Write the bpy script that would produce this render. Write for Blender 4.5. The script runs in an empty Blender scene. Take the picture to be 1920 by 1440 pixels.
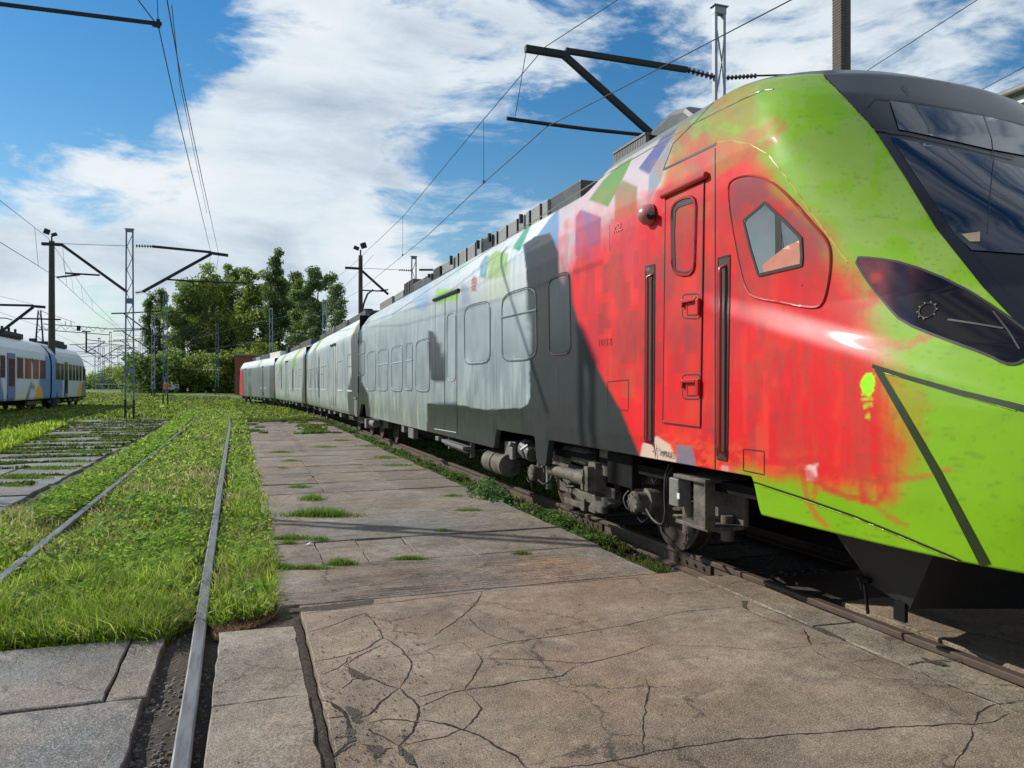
import bpy, bmesh, math, random
import numpy as np
from mathutils import Vector, Matrix
from mathutils.bvhtree import BVHTree
random.seed(7); RNG = np.random.default_rng(7)
scene = bpy.context.scene
col = scene.collection
R = math.radians
# ------------------------------------------------------------------ camera
F = 1442.0; CX, CY = 960.0, 724.0; CAMZ = 1.5
TH = math.atan((960-462)/F); S_, C_ = math.sin(TH), math.cos(TH)
cam = bpy.data.cameras.new('camera'); camo = bpy.data.objects.new('camera', cam); col.objects.link(camo)
camo.location = (0, 0, CAMZ); camo.rotation_euler = (R(90), 0, -TH)
cam.sensor_width = 36; cam.lens = 36*F/1920; cam.shift_y = 4/1920; cam.clip_start = 0.05; cam.clip_end = 5000
scene.camera = camo
# ------------------------------------------------------------------ view, sun and sky
scene.view_settings.view_transform = 'Standard'; scene.view_settings.look = 'None'
scene.view_settings.gamma = 1; scene.view_settings.exposure = 0.0
SUN = Vector((-0.79, 0.61, 0)).normalized(); EL = R(34)
SUNDIR = Vector((SUN.x*math.cos(EL), SUN.y*math.cos(EL), math.sin(EL)))
sl = bpy.data.lights.new('sun', 'SUN'); sl.energy = 5.0; sl.angle = R(0.5); sl.color = (1.0, 0.94, 0.84)
slo = bpy.data.objects.new('sun', sl); col.objects.link(slo); slo.rotation_euler = SUNDIR.to_track_quat('Z', 'Y').to_euler()
world = bpy.data.worlds.new('World'); scene.world = world; world.use_nodes = True
def build_world():
    nt = world.node_tree; nt.nodes.clear(); N = nt.nodes.new; L = nt.links.new
    def m(op, a, b=None, c=None, clamp=False):
        n = N('ShaderNodeMath'); n.operation = op; n.use_clamp = clamp
        for i, v in enumerate((a, b, c)):
            if v is None: continue
            if isinstance(v, (int, float)): n.inputs[i].default_value = v
            else: L(v, n.inputs[i])
        return n.outputs[0]
    out = N('ShaderNodeOutputWorld')
    sky = N('ShaderNodeTexSky'); sky.sky_type = 'NISHITA'; sky.sun_disc = False
    sky.sun_elevation = EL; sky.sun_rotation = math.atan2(SUN.x, SUN.y) % (2*math.pi)
    sky.air_density = 1.3; sky.dust_density = 0.15; sky.ozone_density = 3.5
    b1 = N('ShaderNodeBackground'); b1.inputs[1].default_value = 0.10
    hs = N('ShaderNodeHueSaturation'); hs.inputs['Saturation'].default_value = 1.38; hs.inputs['Value'].default_value = 1.08
    L(sky.outputs[0], hs.inputs['Color']); L(hs.outputs[0], b1.inputs[0])
    tc = N('ShaderNodeTexCoord'); sep = N('ShaderNodeSeparateXYZ'); L(tc.outputs['Generated'], sep.inputs[0])
    z = m('MAXIMUM', sep.outputs[2], 0.0); zz = m('ADD', z, 0.16)
    cb = N('ShaderNodeCombineXYZ'); L(m('DIVIDE', sep.outputs[0], zz), cb.inputs[0]); L(m('DIVIDE', sep.outputs[1], zz), cb.inputs[1])
    # rotate so that cloud banks stretch across the view
    mp = N('ShaderNodeMapping'); mp.inputs['Rotation'].default_value = (0, 0, TH+0.12); mp.inputs['Location'].default_value = (3.1, 1.7, 0)
    mp.inputs['Scale'].default_value = (0.85, 1.25, 1); L(cb.outputs[0], mp.inputs[0])
    def noise(scale, detail, rough, dist, vec=None):
        n = N('ShaderNodeTexNoise'); n.inputs['Scale'].default_value = scale; n.inputs['Detail'].default_value = detail
        n.inputs['Roughness'].default_value = rough; n.inputs['Distortion'].default_value = dist
        L(vec or mp.outputs[0], n.inputs['Vector']); return n.outputs[0]
    mp2 = N('ShaderNodeMapping'); mp2.inputs['Scale'].default_value = (1, 1, 2.9); mp2.inputs['Location'].default_value = (4.3, 2.2, 1.1); L(tc.outputs['Generated'], mp2.inputs[0]); mv = mp2.outputs[0]
    n1 = noise(2.6, 10, 0.58, 0.25, mv); n2 = noise(7.5, 9, 0.62, 0.35, mv); n3 = noise(1.1, 3, 0.5, 0.2, mv)
    dens = m('ADD', m('MULTIPLY', n1, 0.50), m('ADD', m('MULTIPLY', n2, 0.46), m('MULTIPLY', n3, 0.06)))
    # large-scale weather: where the banks and the blue gaps stand in this sky
    blobs = [(40,60,.20,-.30),(200,140,.13,-.17),(120,20,.2,-.12),(400,110,.13,-.05),(1180,270,.085,-.10),(1080,290,.11,-.10),(950,340,.08,-.06),(420,330,.17,.16),(620,200,.15,.10),(180,330,.11,.11),
             (620,60,.17,.10),(900,90,.15,.07),(560,450,.12,.12),(170,400,.035,-.12),(300,15,.05,-.07),(830,400,.06,-.08),(300,560,.22,.15),
             (330,75,.05,-.02),(420,250,.13,.06),(1450,90,.14,.06),(1750,60,.12,.05),(600,20,.12,.05),(60,300,.10,.10),(760,330,.06,-.07),(860,300,.07,-.07),(700,420,.05,-.05),(1240,200,.07,-.07),(560,120,.08,.05),(300,240,.12,.08),(1700,70,.2,.05),(1400,60,.16,.05),(1880,150,.06,-.10),(30,470,.12,.12),(1320,170,.05,-.05),(170,590,.05,-.10),(640,390,.05,.05)]
    geo = tc.outputs['Generated']
    for px, py, r, w in blobs:
        d = Vector((S_, C_, 0)) + Vector((C_, -S_, 0))*((px-CX)/F) + Vector((0, 0, 1))*((CY-py)/F); d.normalize()
        vs = N('ShaderNodeVectorMath'); vs.operation = 'DISTANCE'; L(geo, vs.inputs[0]); vs.inputs[1].default_value = d
        q = m('MULTIPLY', vs.outputs['Value'], 1/r); g = m('EXPONENT', m('MULTIPLY', m('MULTIPLY', q, q), -1))
        dens = m('ADD', dens, m('MULTIPLY', g, w*.52 if w > 0 else w*.62))
    mr = N('ShaderNodeMapRange'); mr.interpolation_type = 'SMOOTHSTEP'; L(dens, mr.inputs[0])
    mr.inputs[1].default_value = 0.452; mr.inputs[2].default_value = 0.575; mr.inputs[3].default_value = 0.0; mr.inputs[4].default_value = 0.96
    # cloud shading: thick bellies greyer, thin edges white
    n4 = noise(4.2, 9, 0.6, 0.35, mv)
    cr = N('ShaderNodeValToRGB'); L(m('ADD', m('MULTIPLY', n4, 0.9), m('MULTIPLY', dens, 0.30)), cr.inputs[0])
    e = cr.color_ramp.elements; e[0].position = 0.48; e[0].color = (0.88, 0.92, 0.95, 1); e[1].position = 0.84; e[1].color = (0.46, 0.55, 0.66, 1)
    x = e.new(0.62); x.color = (0.76, 0.84, 0.90, 1)
    b2 = N('ShaderNodeBackground'); L(cr.outputs[0], b2.inputs[0]); b2.inputs[1].default_value = 1.0
    # horizon veil
    hz = m('EXPONENT', m('MULTIPLY', z, -14.0)); fac = m('MAXIMUM', mr.outputs[0], m('MULTIPLY', hz, 0.62))
    mx = N('ShaderNodeMixShader'); L(fac, mx.inputs[0]); L(b1.outputs[0], mx.inputs[1]); L(b2.outputs[0], mx.inputs[2])
    L(mx.outputs[0], out.inputs[0])
build_world()
# ------------------------------------------------------------------ unprojection of measured image points onto real planes
FW = Vector((S_, C_, 0)); RT = Vector((C_, -S_, 0)); CAM = Vector((0, 0, CAMZ))
def ray(px, py): return FW + RT*((px-CX)/F) + Vector((0, 0, 1))*((CY-py)/F)
def onZ(px, py, z=0.0): d = ray(px, py); return CAM + d*((z-CAMZ)/d.z)
def onX(px, py, x): d = ray(px, py); return CAM + d*(x/d.x)
def onY(px, py, y): d = ray(px, py); return CAM + d*(y/d.y)
def onD(px, py, dep): return CAM + ray(px, py)*dep
def proj(x, y, z):
    d = x*S_+y*C_; d = np.maximum(d, 0.05); return CX+F*(x*C_-y*S_)/d, CY-F*(z-CAMZ)/d
# ------------------------------------------------------------------ object helpers
def tag(o, label=None, cat=None, group=None, kind=None):
    if label: o['label'] = label
    if cat: o['category'] = cat
    if group: o['group'] = group
    if kind: o['kind'] = kind
    return o
def empty(name, loc, label, cat, group=None, rz=0.0):
    o = bpy.data.objects.new(name, None); col.objects.link(o); o.location = loc; o.rotation_euler = (0, 0, rz); o.empty_display_size = .2
    return tag(o, label, cat, group)
def origin(o):
    v = Vector((0, 0, 0))
    while o is not None: v += Vector(o.location); o = o.parent
    return v
class MB:
    def __init__(s): s.v = []; s.f = []; s.m = []; s.c = []; s.cur = 0; s.colr = None
    def add(s, vs, fs, cols=None):
        b = len(s.v); s.v += [tuple(p) for p in vs]; s.f += [tuple(i+b for i in f) for f in fs]; s.m += [s.cur]*len(fs)
        c0 = s.colr or (1, 1, 1); s.c += (list(cols) if cols is not None else [c0]*len(vs)); return s
    def box(s, c, d, rz=0.0, rot=None, taper=1.0):
        x, y, z = (k/2 for k in d); M = rot or Matrix.Rotation(rz, 3, 'Z'); c = Vector(c)
        P = [(sx*x*(taper if sz > 0 else 1), sy*y*(taper if sz > 0 else 1), sz*z) for sz in (-1, 1) for sx, sy in ((-1,-1),(1,-1),(1,1),(-1,1))]
        return s.add([c+M@Vector(p) for p in P], [(3,2,1,0),(4,5,6,7),(0,1,5,4),(1,2,6,5),(2,3,7,6),(3,0,4,7)])
    def bx(s, a, b):
        return s.box([(a[i]+b[i])/2 for i in range(3)], [abs(b[i]-a[i]) for i in range(3)])
    def bar(s, p0, p1, w, h=None, up=(0, 0, 1)):
        p0 = Vector(p0); p1 = Vector(p1); d = (p1-p0); L = d.length; d = d.normalized(); up = Vector(up)
        if abs(d.dot(up)) > .98: up = Vector((0, 1, 0))
        x = d.cross(up).normalized(); z = x.cross(d); M = Matrix((x, d, z)).transposed()
        return s.box((p0+p1)/2, (w, L, h or w), rot=M)
    def cyl(s, p0, p1, r, n=12, r1=None, caps=True):
        p0 = Vector(p0); p1 = Vector(p1); d = (p1-p0).normalized(); a = d.orthogonal().normalized(); b = d.cross(a); r1 = r if r1 is None else r1
        vs = [p+(a*math.cos(2*math.pi*i/n)+b*math.sin(2*math.pi*i/n))*q for p, q in ((p0, r), (p1, r1)) for i in range(n)]
        fs = [(i, (i+1) % n, n+(i+1) % n, n+i) for i in range(n)]
        if caps: fs += [tuple(range(n))[::-1], tuple(range(n, 2*n))]
        return s.add(vs, fs)
    def tube(s, pts, r, n=6, rs=None, closed=False):
        pts = [Vector(p) for p in pts]; vs = []; m = len(pts); pa = None
        for i, p in enumerate(pts):
            if closed: d = (pts[(i+1) % m]-pts[i-1]).normalized()
            else: d = (pts[min(i+1, m-1)]-pts[max(i-1, 0)]).normalized()
            a = (pa - d*pa.dot(d)) if pa else d.orthogonal()
            if a.length < 1e-5: a = d.orthogonal()
            a.normalize(); pa = a; b = d.cross(a); rr = rs[i] if rs else r
            vs += [p+(a*math.cos(2*math.pi*k/n)+b*math.sin(2*math.pi*k/n))*rr for k in range(n)]
        fs = [(i*n+k, i*n+(k+1) % n, ((i+1) % m)*n+(k+1) % n, ((i+1) % m)*n+k) for i in range(m if closed else m-1) for k in range(n)]
        if not closed: fs += [tuple(range(n))[::-1], tuple(range((m-1)*n, m*n))]
        return s.add(vs, fs)
    def lathe(s, c, prof, axis=(0, 0, 1), n=20):
        c = Vector(c); d = Vector(axis).normalized(); a = d.orthogonal().normalized(); b = d.cross(a)
        vs = [c+d*h+(a*math.cos(2*math.pi*i/n)+b*math.sin(2*math.pi*i/n))*r for r, h in prof for i in range(n)]
        fs = [(j*n+i, j*n+(i+1) % n, (j+1)*n+(i+1) % n, (j+1)*n+i) for j in range(len(prof)-1) for i in range(n)]
        fs += [tuple(range(n))[::-1], tuple(range((len(prof)-1)*n, len(prof)*n))]
        return s.add(vs, fs)
    def prism(s, poly, a, b):
        """poly of Vectors extruded from +a to +b (vectors)"""
        n = len(poly); a = Vector(a); b = Vector(b)
        vs = [Vector(p)+a for p in poly]+[Vector(p)+b for p in poly]
        return s.add(vs, [tuple(range(n))[::-1], tuple(range(n, 2*n))]+[(i, (i+1) % n, n+(i+1) % n, n+i) for i in range(n)])
    def build(s, name, mats, parent=None, smooth=None, local=False, bevel=0.0):
        me = bpy.data.meshes.new(name)
        vs = np.array(s.v, dtype=np.float64).reshape(-1, 3)
        if parent is not None and not local: vs = vs - np.array(origin(parent))
        me.from_pydata(vs.tolist(), [], s.f)
        mats = mats if isinstance(mats, (list, tuple)) else [mats]
        for mt in mats: me.materials.append(mt)
        if len(mats) > 1: me.polygons.foreach_set('material_index', s.m)
        at = me.color_attributes.new('Col', 'FLOAT_COLOR', 'POINT')
        ca = np.ones((len(vs), 4), dtype=np.float32); ca[:, :3] = np.array(s.c, dtype=np.float32).reshape(-1, 3); at.data.foreach_set('color', ca.ravel())
        o = bpy.data.objects.new(name, me); col.objects.link(o)
        if parent is not None: o.parent = parent
        if smooth is not None:
            me.polygons.foreach_set('use_smooth', [True]*len(me.polygons))
            if smooth < 180: me.set_sharp_from_angle(angle=R(smooth))
        if bevel:
            b = o.modifiers.new('b', 'BEVEL'); b.width = bevel; b.segments = 2; b.limit_method = 'ANGLE'
        me.update(); return o
def raw_mesh(name, V, Fq, mats, colr=None, parent=None, smooth=None, midx=None, hide_label=None):
    """V (n,3), Fq (m,k) int arrays -> object; parent-local offset applied"""
    me = bpy.data.meshes.new(name); V = np.asarray(V, dtype=np.float32)
    if parent is not None: V = V - np.array(origin(parent), dtype=np.float32)
    n, k = Fq.shape; me.vertices.add(len(V)); me.vertices.foreach_set('co', V.ravel())
    me.loops.add(n*k); me.loops.foreach_set('vertex_index', Fq.astype(np.int32).ravel())
    me.polygons.add(n); me.polygons.foreach_set('loop_start', np.arange(n, dtype=np.int32)*k)
    me.update(calc_edges=True)
    mats = mats if isinstance(mats, (list, tuple)) else [mats]
    for mt in mats: me.materials.append(mt)
    if midx is not None: me.polygons.foreach_set('material_index', np.asarray(midx, dtype=np.int32))
    if colr is not None:
        at = me.color_attributes.new('Col', 'FLOAT_COLOR', 'POINT'); ca = np.ones((len(V), 4), dtype=np.float32); ca[:, :3] = colr; at.data.foreach_set('color', ca.ravel())
    o = bpy.data.objects.new(name, me); col.objects.link(o)
    if parent is not None: o.parent = parent
    if smooth: me.polygons.foreach_set('use_smooth', [True]*n)
    return o
def build_each(mb, name, m, parent, **k):
    """every loose piece of the builder becomes a part of its own"""
    par = list(range(len(mb.v)))
    def fd(a):
        while par[a] != a: par[a] = par[par[a]]; a = par[a]
        return a
    for f in mb.f:
        for i in f[1:]: par[fd(i)] = fd(f[0])
    gr = {}
    for i in range(len(mb.v)): gr.setdefault(fd(i), []).append(i)
    for ids in gr.values():
        mp = {a: n for n, a in enumerate(ids)}; q = MB(); q.v = [mb.v[i] for i in ids]; q.c = [mb.c[i] for i in ids]
        q.f = [tuple(mp[i] for i in f) for f in mb.f if f[0] in mp]; q.m = [0]*len(q.f); q.build(name, m, parent, **k)
def dup(root, loc, rz=None, label=None):
    r = root.copy(); col.objects.link(r); r.location = loc
    if rz is not None: r.rotation_euler = (0, 0, rz)
    if label: r['label'] = label
    for ch in list(root.children):
        c = ch.copy(); col.objects.link(c); c.parent = r
        for g in list(ch.children):
            d = g.copy(); col.objects.link(d); d.parent = c
    return r
def lin(r, g, b): return tuple(((c/255)/12.92 if c/255 <= .04045 else ((c/255+.055)/1.055)**2.4) for c in (r, g, b))
# ------------------------------------------------------------------ materials
def mat(name, base=(.5,.5,.5), rough=.6, metal=0.0, attr=False, var=.15, vscale=3.0, bump=0.0, bscale=60.0, coat=0.0, spec=.5, stretch=(1,1,1), rvar=0.0, dirt=None, dscale=1.5, damt=.5, trans=0.0, sub=None, streak=0.0):
    m = bpy.data.materials.new(name); m.use_nodes = True; nt = m.node_tree; N = nt.nodes.new; L = nt.links.new
    b = nt.nodes['Principled BSDF']; b.inputs['Roughness'].default_value = rough; b.inputs['Metallic'].default_value = metal
    b.inputs['Coat Weight'].default_value = coat; b.inputs['Coat Roughness'].default_value = .12; b.inputs['Specular IOR Level'].default_value = spec
    geo = N('ShaderNodeNewGeometry'); mp = N('ShaderNodeMapping'); mp.inputs['Scale'].default_value = stretch; L(geo.outputs['Position'], mp.inputs[0])
    no = N('ShaderNodeTexNoise'); no.inputs['Scale'].default_value = vscale; no.inputs['Detail'].default_value = 8; no.inputs['Roughness'].default_value = .62; L(mp.outputs[0], no.inputs['Vector'])
    if attr: a = N('ShaderNodeVertexColor'); a.layer_name = 'Col'; src = a.outputs['Color']
    else: a = N('ShaderNodeRGB'); a.outputs[0].default_value = (*base, 1); src = a.outputs[0]
    mr = N('ShaderNodeMapRange'); L(no.outputs[0], mr.inputs[0]); mr.inputs[1].default_value = .3; mr.inputs[2].default_value = .7; mr.inputs[3].default_value = 1-var; mr.inputs[4].default_value = 1+var
    hv = N('ShaderNodeHueSaturation'); L(src, hv.inputs['Color']); L(mr.outputs[0], hv.inputs['Value']); src = hv.outputs[0]
    if dirt is not None:
        n2 = N('ShaderNodeTexNoise'); n2.inputs['Scale'].default_value = dscale; n2.inputs['Detail'].default_value = 9; n2.inputs['Roughness'].default_value = .65; L(mp.outputs[0], n2.inputs['Vector'])
        r2 = N('ShaderNodeMapRange'); L(n2.outputs[0], r2.inputs[0]); r2.inputs[1].default_value = .47; r2.inputs[2].default_value = .66; r2.inputs[4].default_value = damt
        mx = N('ShaderNodeMixRGB'); L(r2.outputs[0], mx.inputs[0]); L(src, mx.inputs[1]); mx.inputs[2].default_value = (*dirt, 1); src = mx.outputs[0]
    L(src, b.inputs['Base Color'])
    if rvar:
        r3 = N('ShaderNodeMapRange'); L(no.outputs[0], r3.inputs[0]); r3.inputs[1].default_value = .3; r3.inputs[2].default_value = .7; r3.inputs[3].default_value = max(0, rough-rvar); r3.inputs[4].default_value = min(1, rough+rvar); L(r3.outputs[0], b.inputs['Roughness'])
    if bump:
        n4 = N('ShaderNodeTexNoise'); n4.inputs['Scale'].default_value = bscale; n4.inputs['Detail'].default_value = 6; L(mp.outputs[0], n4.inputs['Vector'])
        bp = N('ShaderNodeBump'); bp.inputs['Strength'].default_value = bump; bp.inputs['Distance'].default_value = .02; L(n4.outputs[0], bp.inputs['Height']); L(bp.outputs[0], b.inputs['Normal'])
    if trans:
        tr = N('ShaderNodeBsdfTranslucent'); L(src, tr.inputs[0]); ms = N('ShaderNodeMixShader'); ms.inputs[0].default_value = trans
        L(b.outputs[0], ms.inputs[1]); L(tr.outputs[0], ms.inputs[2]); L(ms.outputs[0], nt.nodes['Material Output'].inputs[0])
    return m
M = {}
M['steel'] = mat('galvanised steel', (.30,.34,.38), .5, .4, var=.12, dirt=(.16,.12,.09), dscale=3, damt=.35)
M['mastblue'] = mat('blue grey paint', (.13,.19,.26), .5, .2, var=.15, dirt=(.10,.08,.06), dscale=4, damt=.4)
M['darksteel'] = mat('dark painted steel', (.018,.020,.023), .55, .3, var=.25)
M['rust'] = mat('rusty steel', (.060,.040,.030), .75, .2, var=.3, vscale=14, dirt=(.045,.03,.025), dscale=9, damt=.6, bump=.3, bscale=90)
M['railhead'] = mat('worn rail head', (.24,.235,.23), .42, .6, var=.14, vscale=5, dirt=(.13,.10,.085), dscale=4, damt=.75, stretch=(6,.7,1), rvar=.1)
M['railweb'] = mat('rusty rail web', (.105,.068,.052), .8, .1, var=.25, vscale=20, dirt=(.06,.045,.038), dscale=8, damt=.6, bump=.3, bscale=60)
M['wire'] = mat('wire', (.03,.033,.037), .5, .4, var=.05)
M['ceramic'] = mat('insulator ceramic', (.05,.035,.03), .25, 0, var=.1)
M['rubber'] = mat('black rubber', (.012,.012,.013), .6, 0, var=.15)
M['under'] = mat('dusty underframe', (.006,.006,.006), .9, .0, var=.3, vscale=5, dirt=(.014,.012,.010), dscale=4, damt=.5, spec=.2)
M['bogie'] = mat('dusty bogie grey', (.118,.105,.085), .7, .1, var=.35, vscale=9, dirt=(.03,.024,.018), dscale=7, damt=.9, bump=.25, bscale=50)
M['boxgrey'] = mat('grey equipment box', (.17,.17,.165), .6, .1, var=.2, vscale=6, dirt=(.07,.065,.055), dscale=6, damt=.6)
M['paint'] = mat('train paint', attr=True, rough=.52, coat=.06, spec=.28, var=.05, vscale=2.2, rvar=.08, bump=.035, bscale=7)
M['silver'] = mat('train paint silver', attr=True, rough=.36, metal=.25, coat=.2, var=.08, vscale=4, stretch=(1,3,.35), rvar=.1, bump=.03, bscale=5)
M['blackgloss'] = mat('black windscreen mask', (.005,.007,.013), .28, 0, var=.1, coat=.0, spec=.3)
M['glass'] = mat('windscreen glass', (.004,.010,.026), .05, 0, var=.1, coat=.15, spec=.5)
M['lens'] = mat('smoked lamp lens', (.010,.007,.010), .08, 0, var=.2, coat=1.0)
M['mirror'] = mat('side window glass', (.25,.27,.28), .03, .9, var=.12, vscale=2)
M['winglass'] = mat('carriage window glass', (.02,.023,.026), .08, 0, var=.2, coat=.8, spec=.7)
M['roof'] = mat('grey train roof', (.24,.245,.245), .6, .1, var=.2, dirt=(.06,.06,.055), dscale=3, damt=.5)
M['roofdark'] = mat('dark roof fairing', (.05,.053,.056), .5, .2, var=.3, vscale=4, dirt=(.15,.15,.145), dscale=2.5, damt=.6)
M['white'] = mat('white paint', (.62,.62,.60), .5, var=.1)
M['brick'] = mat('red brown brick', (.23,.085,.06), .85, var=.25, vscale=12, bump=.3)
M['bark'] = mat('bark', (.09,.075,.06), .9, var=.3, vscale=8, bump=.5, bscale=20)
M['text'] = mat('lettering paint', (.03,.03,.032), .5, var=.1)
print('core ok')
# ------------------------------------------------------------------ paint scheme helpers
def sstep(a, b, x):
    t = np.clip((x-a)/(b-a+1e-9), 0, 1); return t*t*(3-2*t)
def vnoise(x, y, seed=0):
    xi = np.floor(x).astype(np.int64); yi = np.floor(y).astype(np.int64); fx = x-xi; fy = y-yi; fx = fx*fx*(3-2*fx); fy = fy*fy*(3-2*fy)
    def h(a, b):
        n = (a*374761393+b*668265263+seed*1442695041) & 0xffffffff; n = ((n ^ (n >> 13))*1274126177) & 0xffffffff; return ((n ^ (n >> 16)) & 0xffff)/65535.0
    return (h(xi, yi)*(1-fx)+h(xi+1, yi)*fx)*(1-fy)+(h(xi, yi+1)*(1-fx)+h(xi+1, yi+1)*fx)*fy
def fbm(x, y, seed=0, o=4):
    s = 0; a = .5; t = 0
    for i in range(o): s = s+a*vnoise(x*2**i, y*2**i, seed+i*17); t += a; a *= .55
    return s/t
def sdpoly(x, y, P):
    """positive inside"""
    P = np.asarray(P, float); n = len(P); d = np.full(x.shape, 1e18); ins = np.zeros(x.shape, bool)
    for i in range(n):
        a = P[i]; b = P[(i+1) % n]; e = b-a; wx = x-a[0]; wy = y-a[1]
        t = np.clip((wx*e[0]+wy*e[1])/(e@e+1e-12), 0, 1); d = np.minimum(d, (wx-e[0]*t)**2+(wy-e[1]*t)**2)
        c = ((a[1] <= y) & (b[1] > y)) | ((b[1] <= y) & (a[1] > y))
        if abs(e[1]) > 1e-12: ins ^= c & (x < a[0]+e[0]*(y-a[1])/e[1])
    return np.sqrt(d)*np.where(ins, 1, -1)
def smoothpoly(P, k=2):
    P = [tuple(p) for p in P]
    for _ in range(k):
        Q = []
        for i in range(len(P)):
            a, b = P[i], P[(i+1) % len(P)]; Q += [(a[0]*.75+b[0]*.25, a[1]*.75+b[1]*.25), (a[0]*.25+b[0]*.75, a[1]*.25+b[1]*.75)]
        P = Q
    return P
KC = .80
def cc(r, g, b, k=KC): return np.array([v*k for v in lin(r, g, b)])
def livery(x, y, X, Y, Z):
    """paint colour at the side of the leading car; x,y = measured outline coordinates, X,Y,Z = metres"""
    out = np.tile(cc(166, 180, 186), (len(x), 1))
    def mixin(c, m):
        nonlocal out
        m = np.clip(m, 0, 1)[:, None]; out = out*(1-m)+np.asarray(c)*m
    def lay(c, P, blur=1.2, a=1.0, wob=0.0):
        xx, yy = x, y
        if wob: xx = x+(fbm(x/22, y/22, 5)-.5)*wob; yy = y+(fbm(x/22, y/22, 9)-.5)*wob
        mixin(c, sstep(-blur, blur, sdpoly(xx, yy, P))*a)
    st = fbm(Y*9, Z*1.1, 3); st2 = fbm(Y*30, Z*1.6, 13); cl = fbm(Y*1.3, Z*1.3, 23)
    mixin(cc(208, 220, 222), sstep(.50, .74, st)*.5); mixin(cc(116, 130, 136), sstep(.5, .76, st2)*.45); mixin(cc(136, 150, 158), sstep(.50, .66, fbm(Y*1.6, Z*1.2, 63))*.5)
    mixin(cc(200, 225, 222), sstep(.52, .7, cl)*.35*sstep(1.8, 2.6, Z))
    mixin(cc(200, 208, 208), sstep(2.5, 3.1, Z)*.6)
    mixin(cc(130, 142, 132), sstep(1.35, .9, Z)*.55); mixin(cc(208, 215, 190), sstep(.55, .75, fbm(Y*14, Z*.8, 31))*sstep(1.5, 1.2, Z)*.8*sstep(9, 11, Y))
    mixin(cc(228, 232, 230), sstep(820, 900, x)*sstep(600, 510, y)*.8)
    # shapes along the shoulder
    lay(cc(150, 160, 200), [(752,566),(764,566),(784,536),(770,536)], 2, .55); lay(cc(120, 165, 205), [(778,580),(800,585),(806,560),(806,536),(788,536),(776,555)], 4, .6)
    lay(cc(165, 205, 205), [(845,517),(858,516),(880,490),(862,494)], 2, .7)
    lay(cc(120, 165, 185), [(900,497),(910,479),(917,479),(911,522),(900,520)], 1.2); lay(cc(160, 190, 70), [(915,484),(930,470),(952,474),(952,518),(915,525)], 1.2, .95)
    lay(cc(205, 215, 170), [(913,500),(955,495),(955,560),(913,560)], 12, .5)
    lay(cc(40, 165, 120), [(961,466),(975,471),(996,421),(989,421)], 1.2); lay(cc(150, 200, 60), [(818,540),(862,545),(860,560),(818,572)], 1.2)
    lay(cc(150, 155, 185), [(865,531),(880,540),(880,570),(866,570)], 3, .7)
    lay(cc(195, 70, 70), [(886,522),(889,516),(894,522),(894,534),(891,538),(894,545),(889,548),(885,541),(889,535),(885,530)], .8, .7)
    lay(cc(75, 130, 180), [(1004,446),(1030,410),(1062,372),(1096,350),(1077,372),(1058,410),(1048,440),(1047,500),(1040,560),(1010,560)], 2.5, .9)
    # charcoal
    ch = cc(42, 47, 49)
    ch2 = ch[None, :]*(0.8+.45*fbm(Y*3, Z*2.2, 44))[:, None]
    def layc(P, blur=1.4, wob=0): mixin(ch2, sstep(-blur, blur, sdpoly(x+(fbm(x/14, y/14, 3)-.5)*wob, y+(fbm(x/14, y/14, 4)-.5)*wob, P)))
    layc([(979,459),(1004,443),(1030,436),(1046,470),(1080,500),(1084,560),(1096,620),(1130,690),(1175,770),(1215,860),(1215,1000),(798,1000),(801,757),(830,755),(868,759),(890,766),(930,768),(975,765),(990,757),(993,745),(994,640),(990,560),(986,500)], 1.3, 5)
    layc([(803,619),(812,622),(822,640),(832,665),(838,690),(836,714),(828,719),(808,712),(806,690),(803,650)], 2, 3)
    layc([(650,560),(679,590),(679,640),(678,716),(690,738),(694,770),(694,900),(640,900),(640,560)], 1.2)
    mixin(cc(48, 74, 68), sstep(0, 1, sstep(990, 960, x)*sstep(770, 790, y)*sstep(800, 830, x))*.5*fbm(Y*5, Z*6, 3))
    # red field with its hard diagonal
    red = cc(228, 26, 34); v = fbm(x/60, y/60, 71); vs = fbm(x/12, y/80, 77)
    rcol = red[None, :]*(0.86+.28*vs)[:, None]
    redP = [(1046,466),(1050,420),(1085,395),(1130,425),(1150,400),(1170,372),(1200,360),(1240,350),(1262,296),(1342,270),(1420,300),(1480,372),(1540,430),(1600,520),(1632,600),(1650,690),(1672,760),(1690,840),(1660,935),(1600,915),(1500,895),(1420,880),(1330,905),(1180,900),(1200,855),(1165,770),(1120,690),(1090,618),(1075,570),(1071,520)]
    sdr = sdpoly(x+(v-.5)*46*sstep(1240, 1300, x), y+(fbm(x/60, y/60, 72)-.5)*46*sstep(1240, 1300, x), redP)
    # green of the nose beneath the red
    grn = cc(128, 180, 8); gv = fbm(x/90, y/90, 91)
    gm = sstep(1225, 1262, x+ (y-300)*.12)*(1-sstep(600, 720, y)*sstep(1400, 1340, x))
    gcol = grn[None, :]*(0.93+.14*gv)[:, None]
    mixin(gcol, gm)
    mixin(cc(122, 130, 118), sstep(330, 200, y+ (x-1300)*.25)*sstep(1500, 1300, x)*sstep(1225, 1240, x)*.75*sstep(.3, .6, fbm(x/50, y/30, 8)))
    mixin(cc(168, 172, 120), sstep(.45, .62, fbm(x/70, y/70, 93))*.32*sstep(1260, 1340, x)*sstep(700, 500, y))
    soft = 4+26*sstep(1200, 1330, x)+10*sstep(1500, 1650, x)
    m = sstep(0, 1, (sdr/soft+1)/2)
    mixin(rcol, m)
    # upper livery left showing through the spray: white, mauve, green, blue blocks
    thin = np.clip(1-.85*sstep(-.1, .5, fbm(x/34, y/34, 55)-.35), 0, 1)
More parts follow.
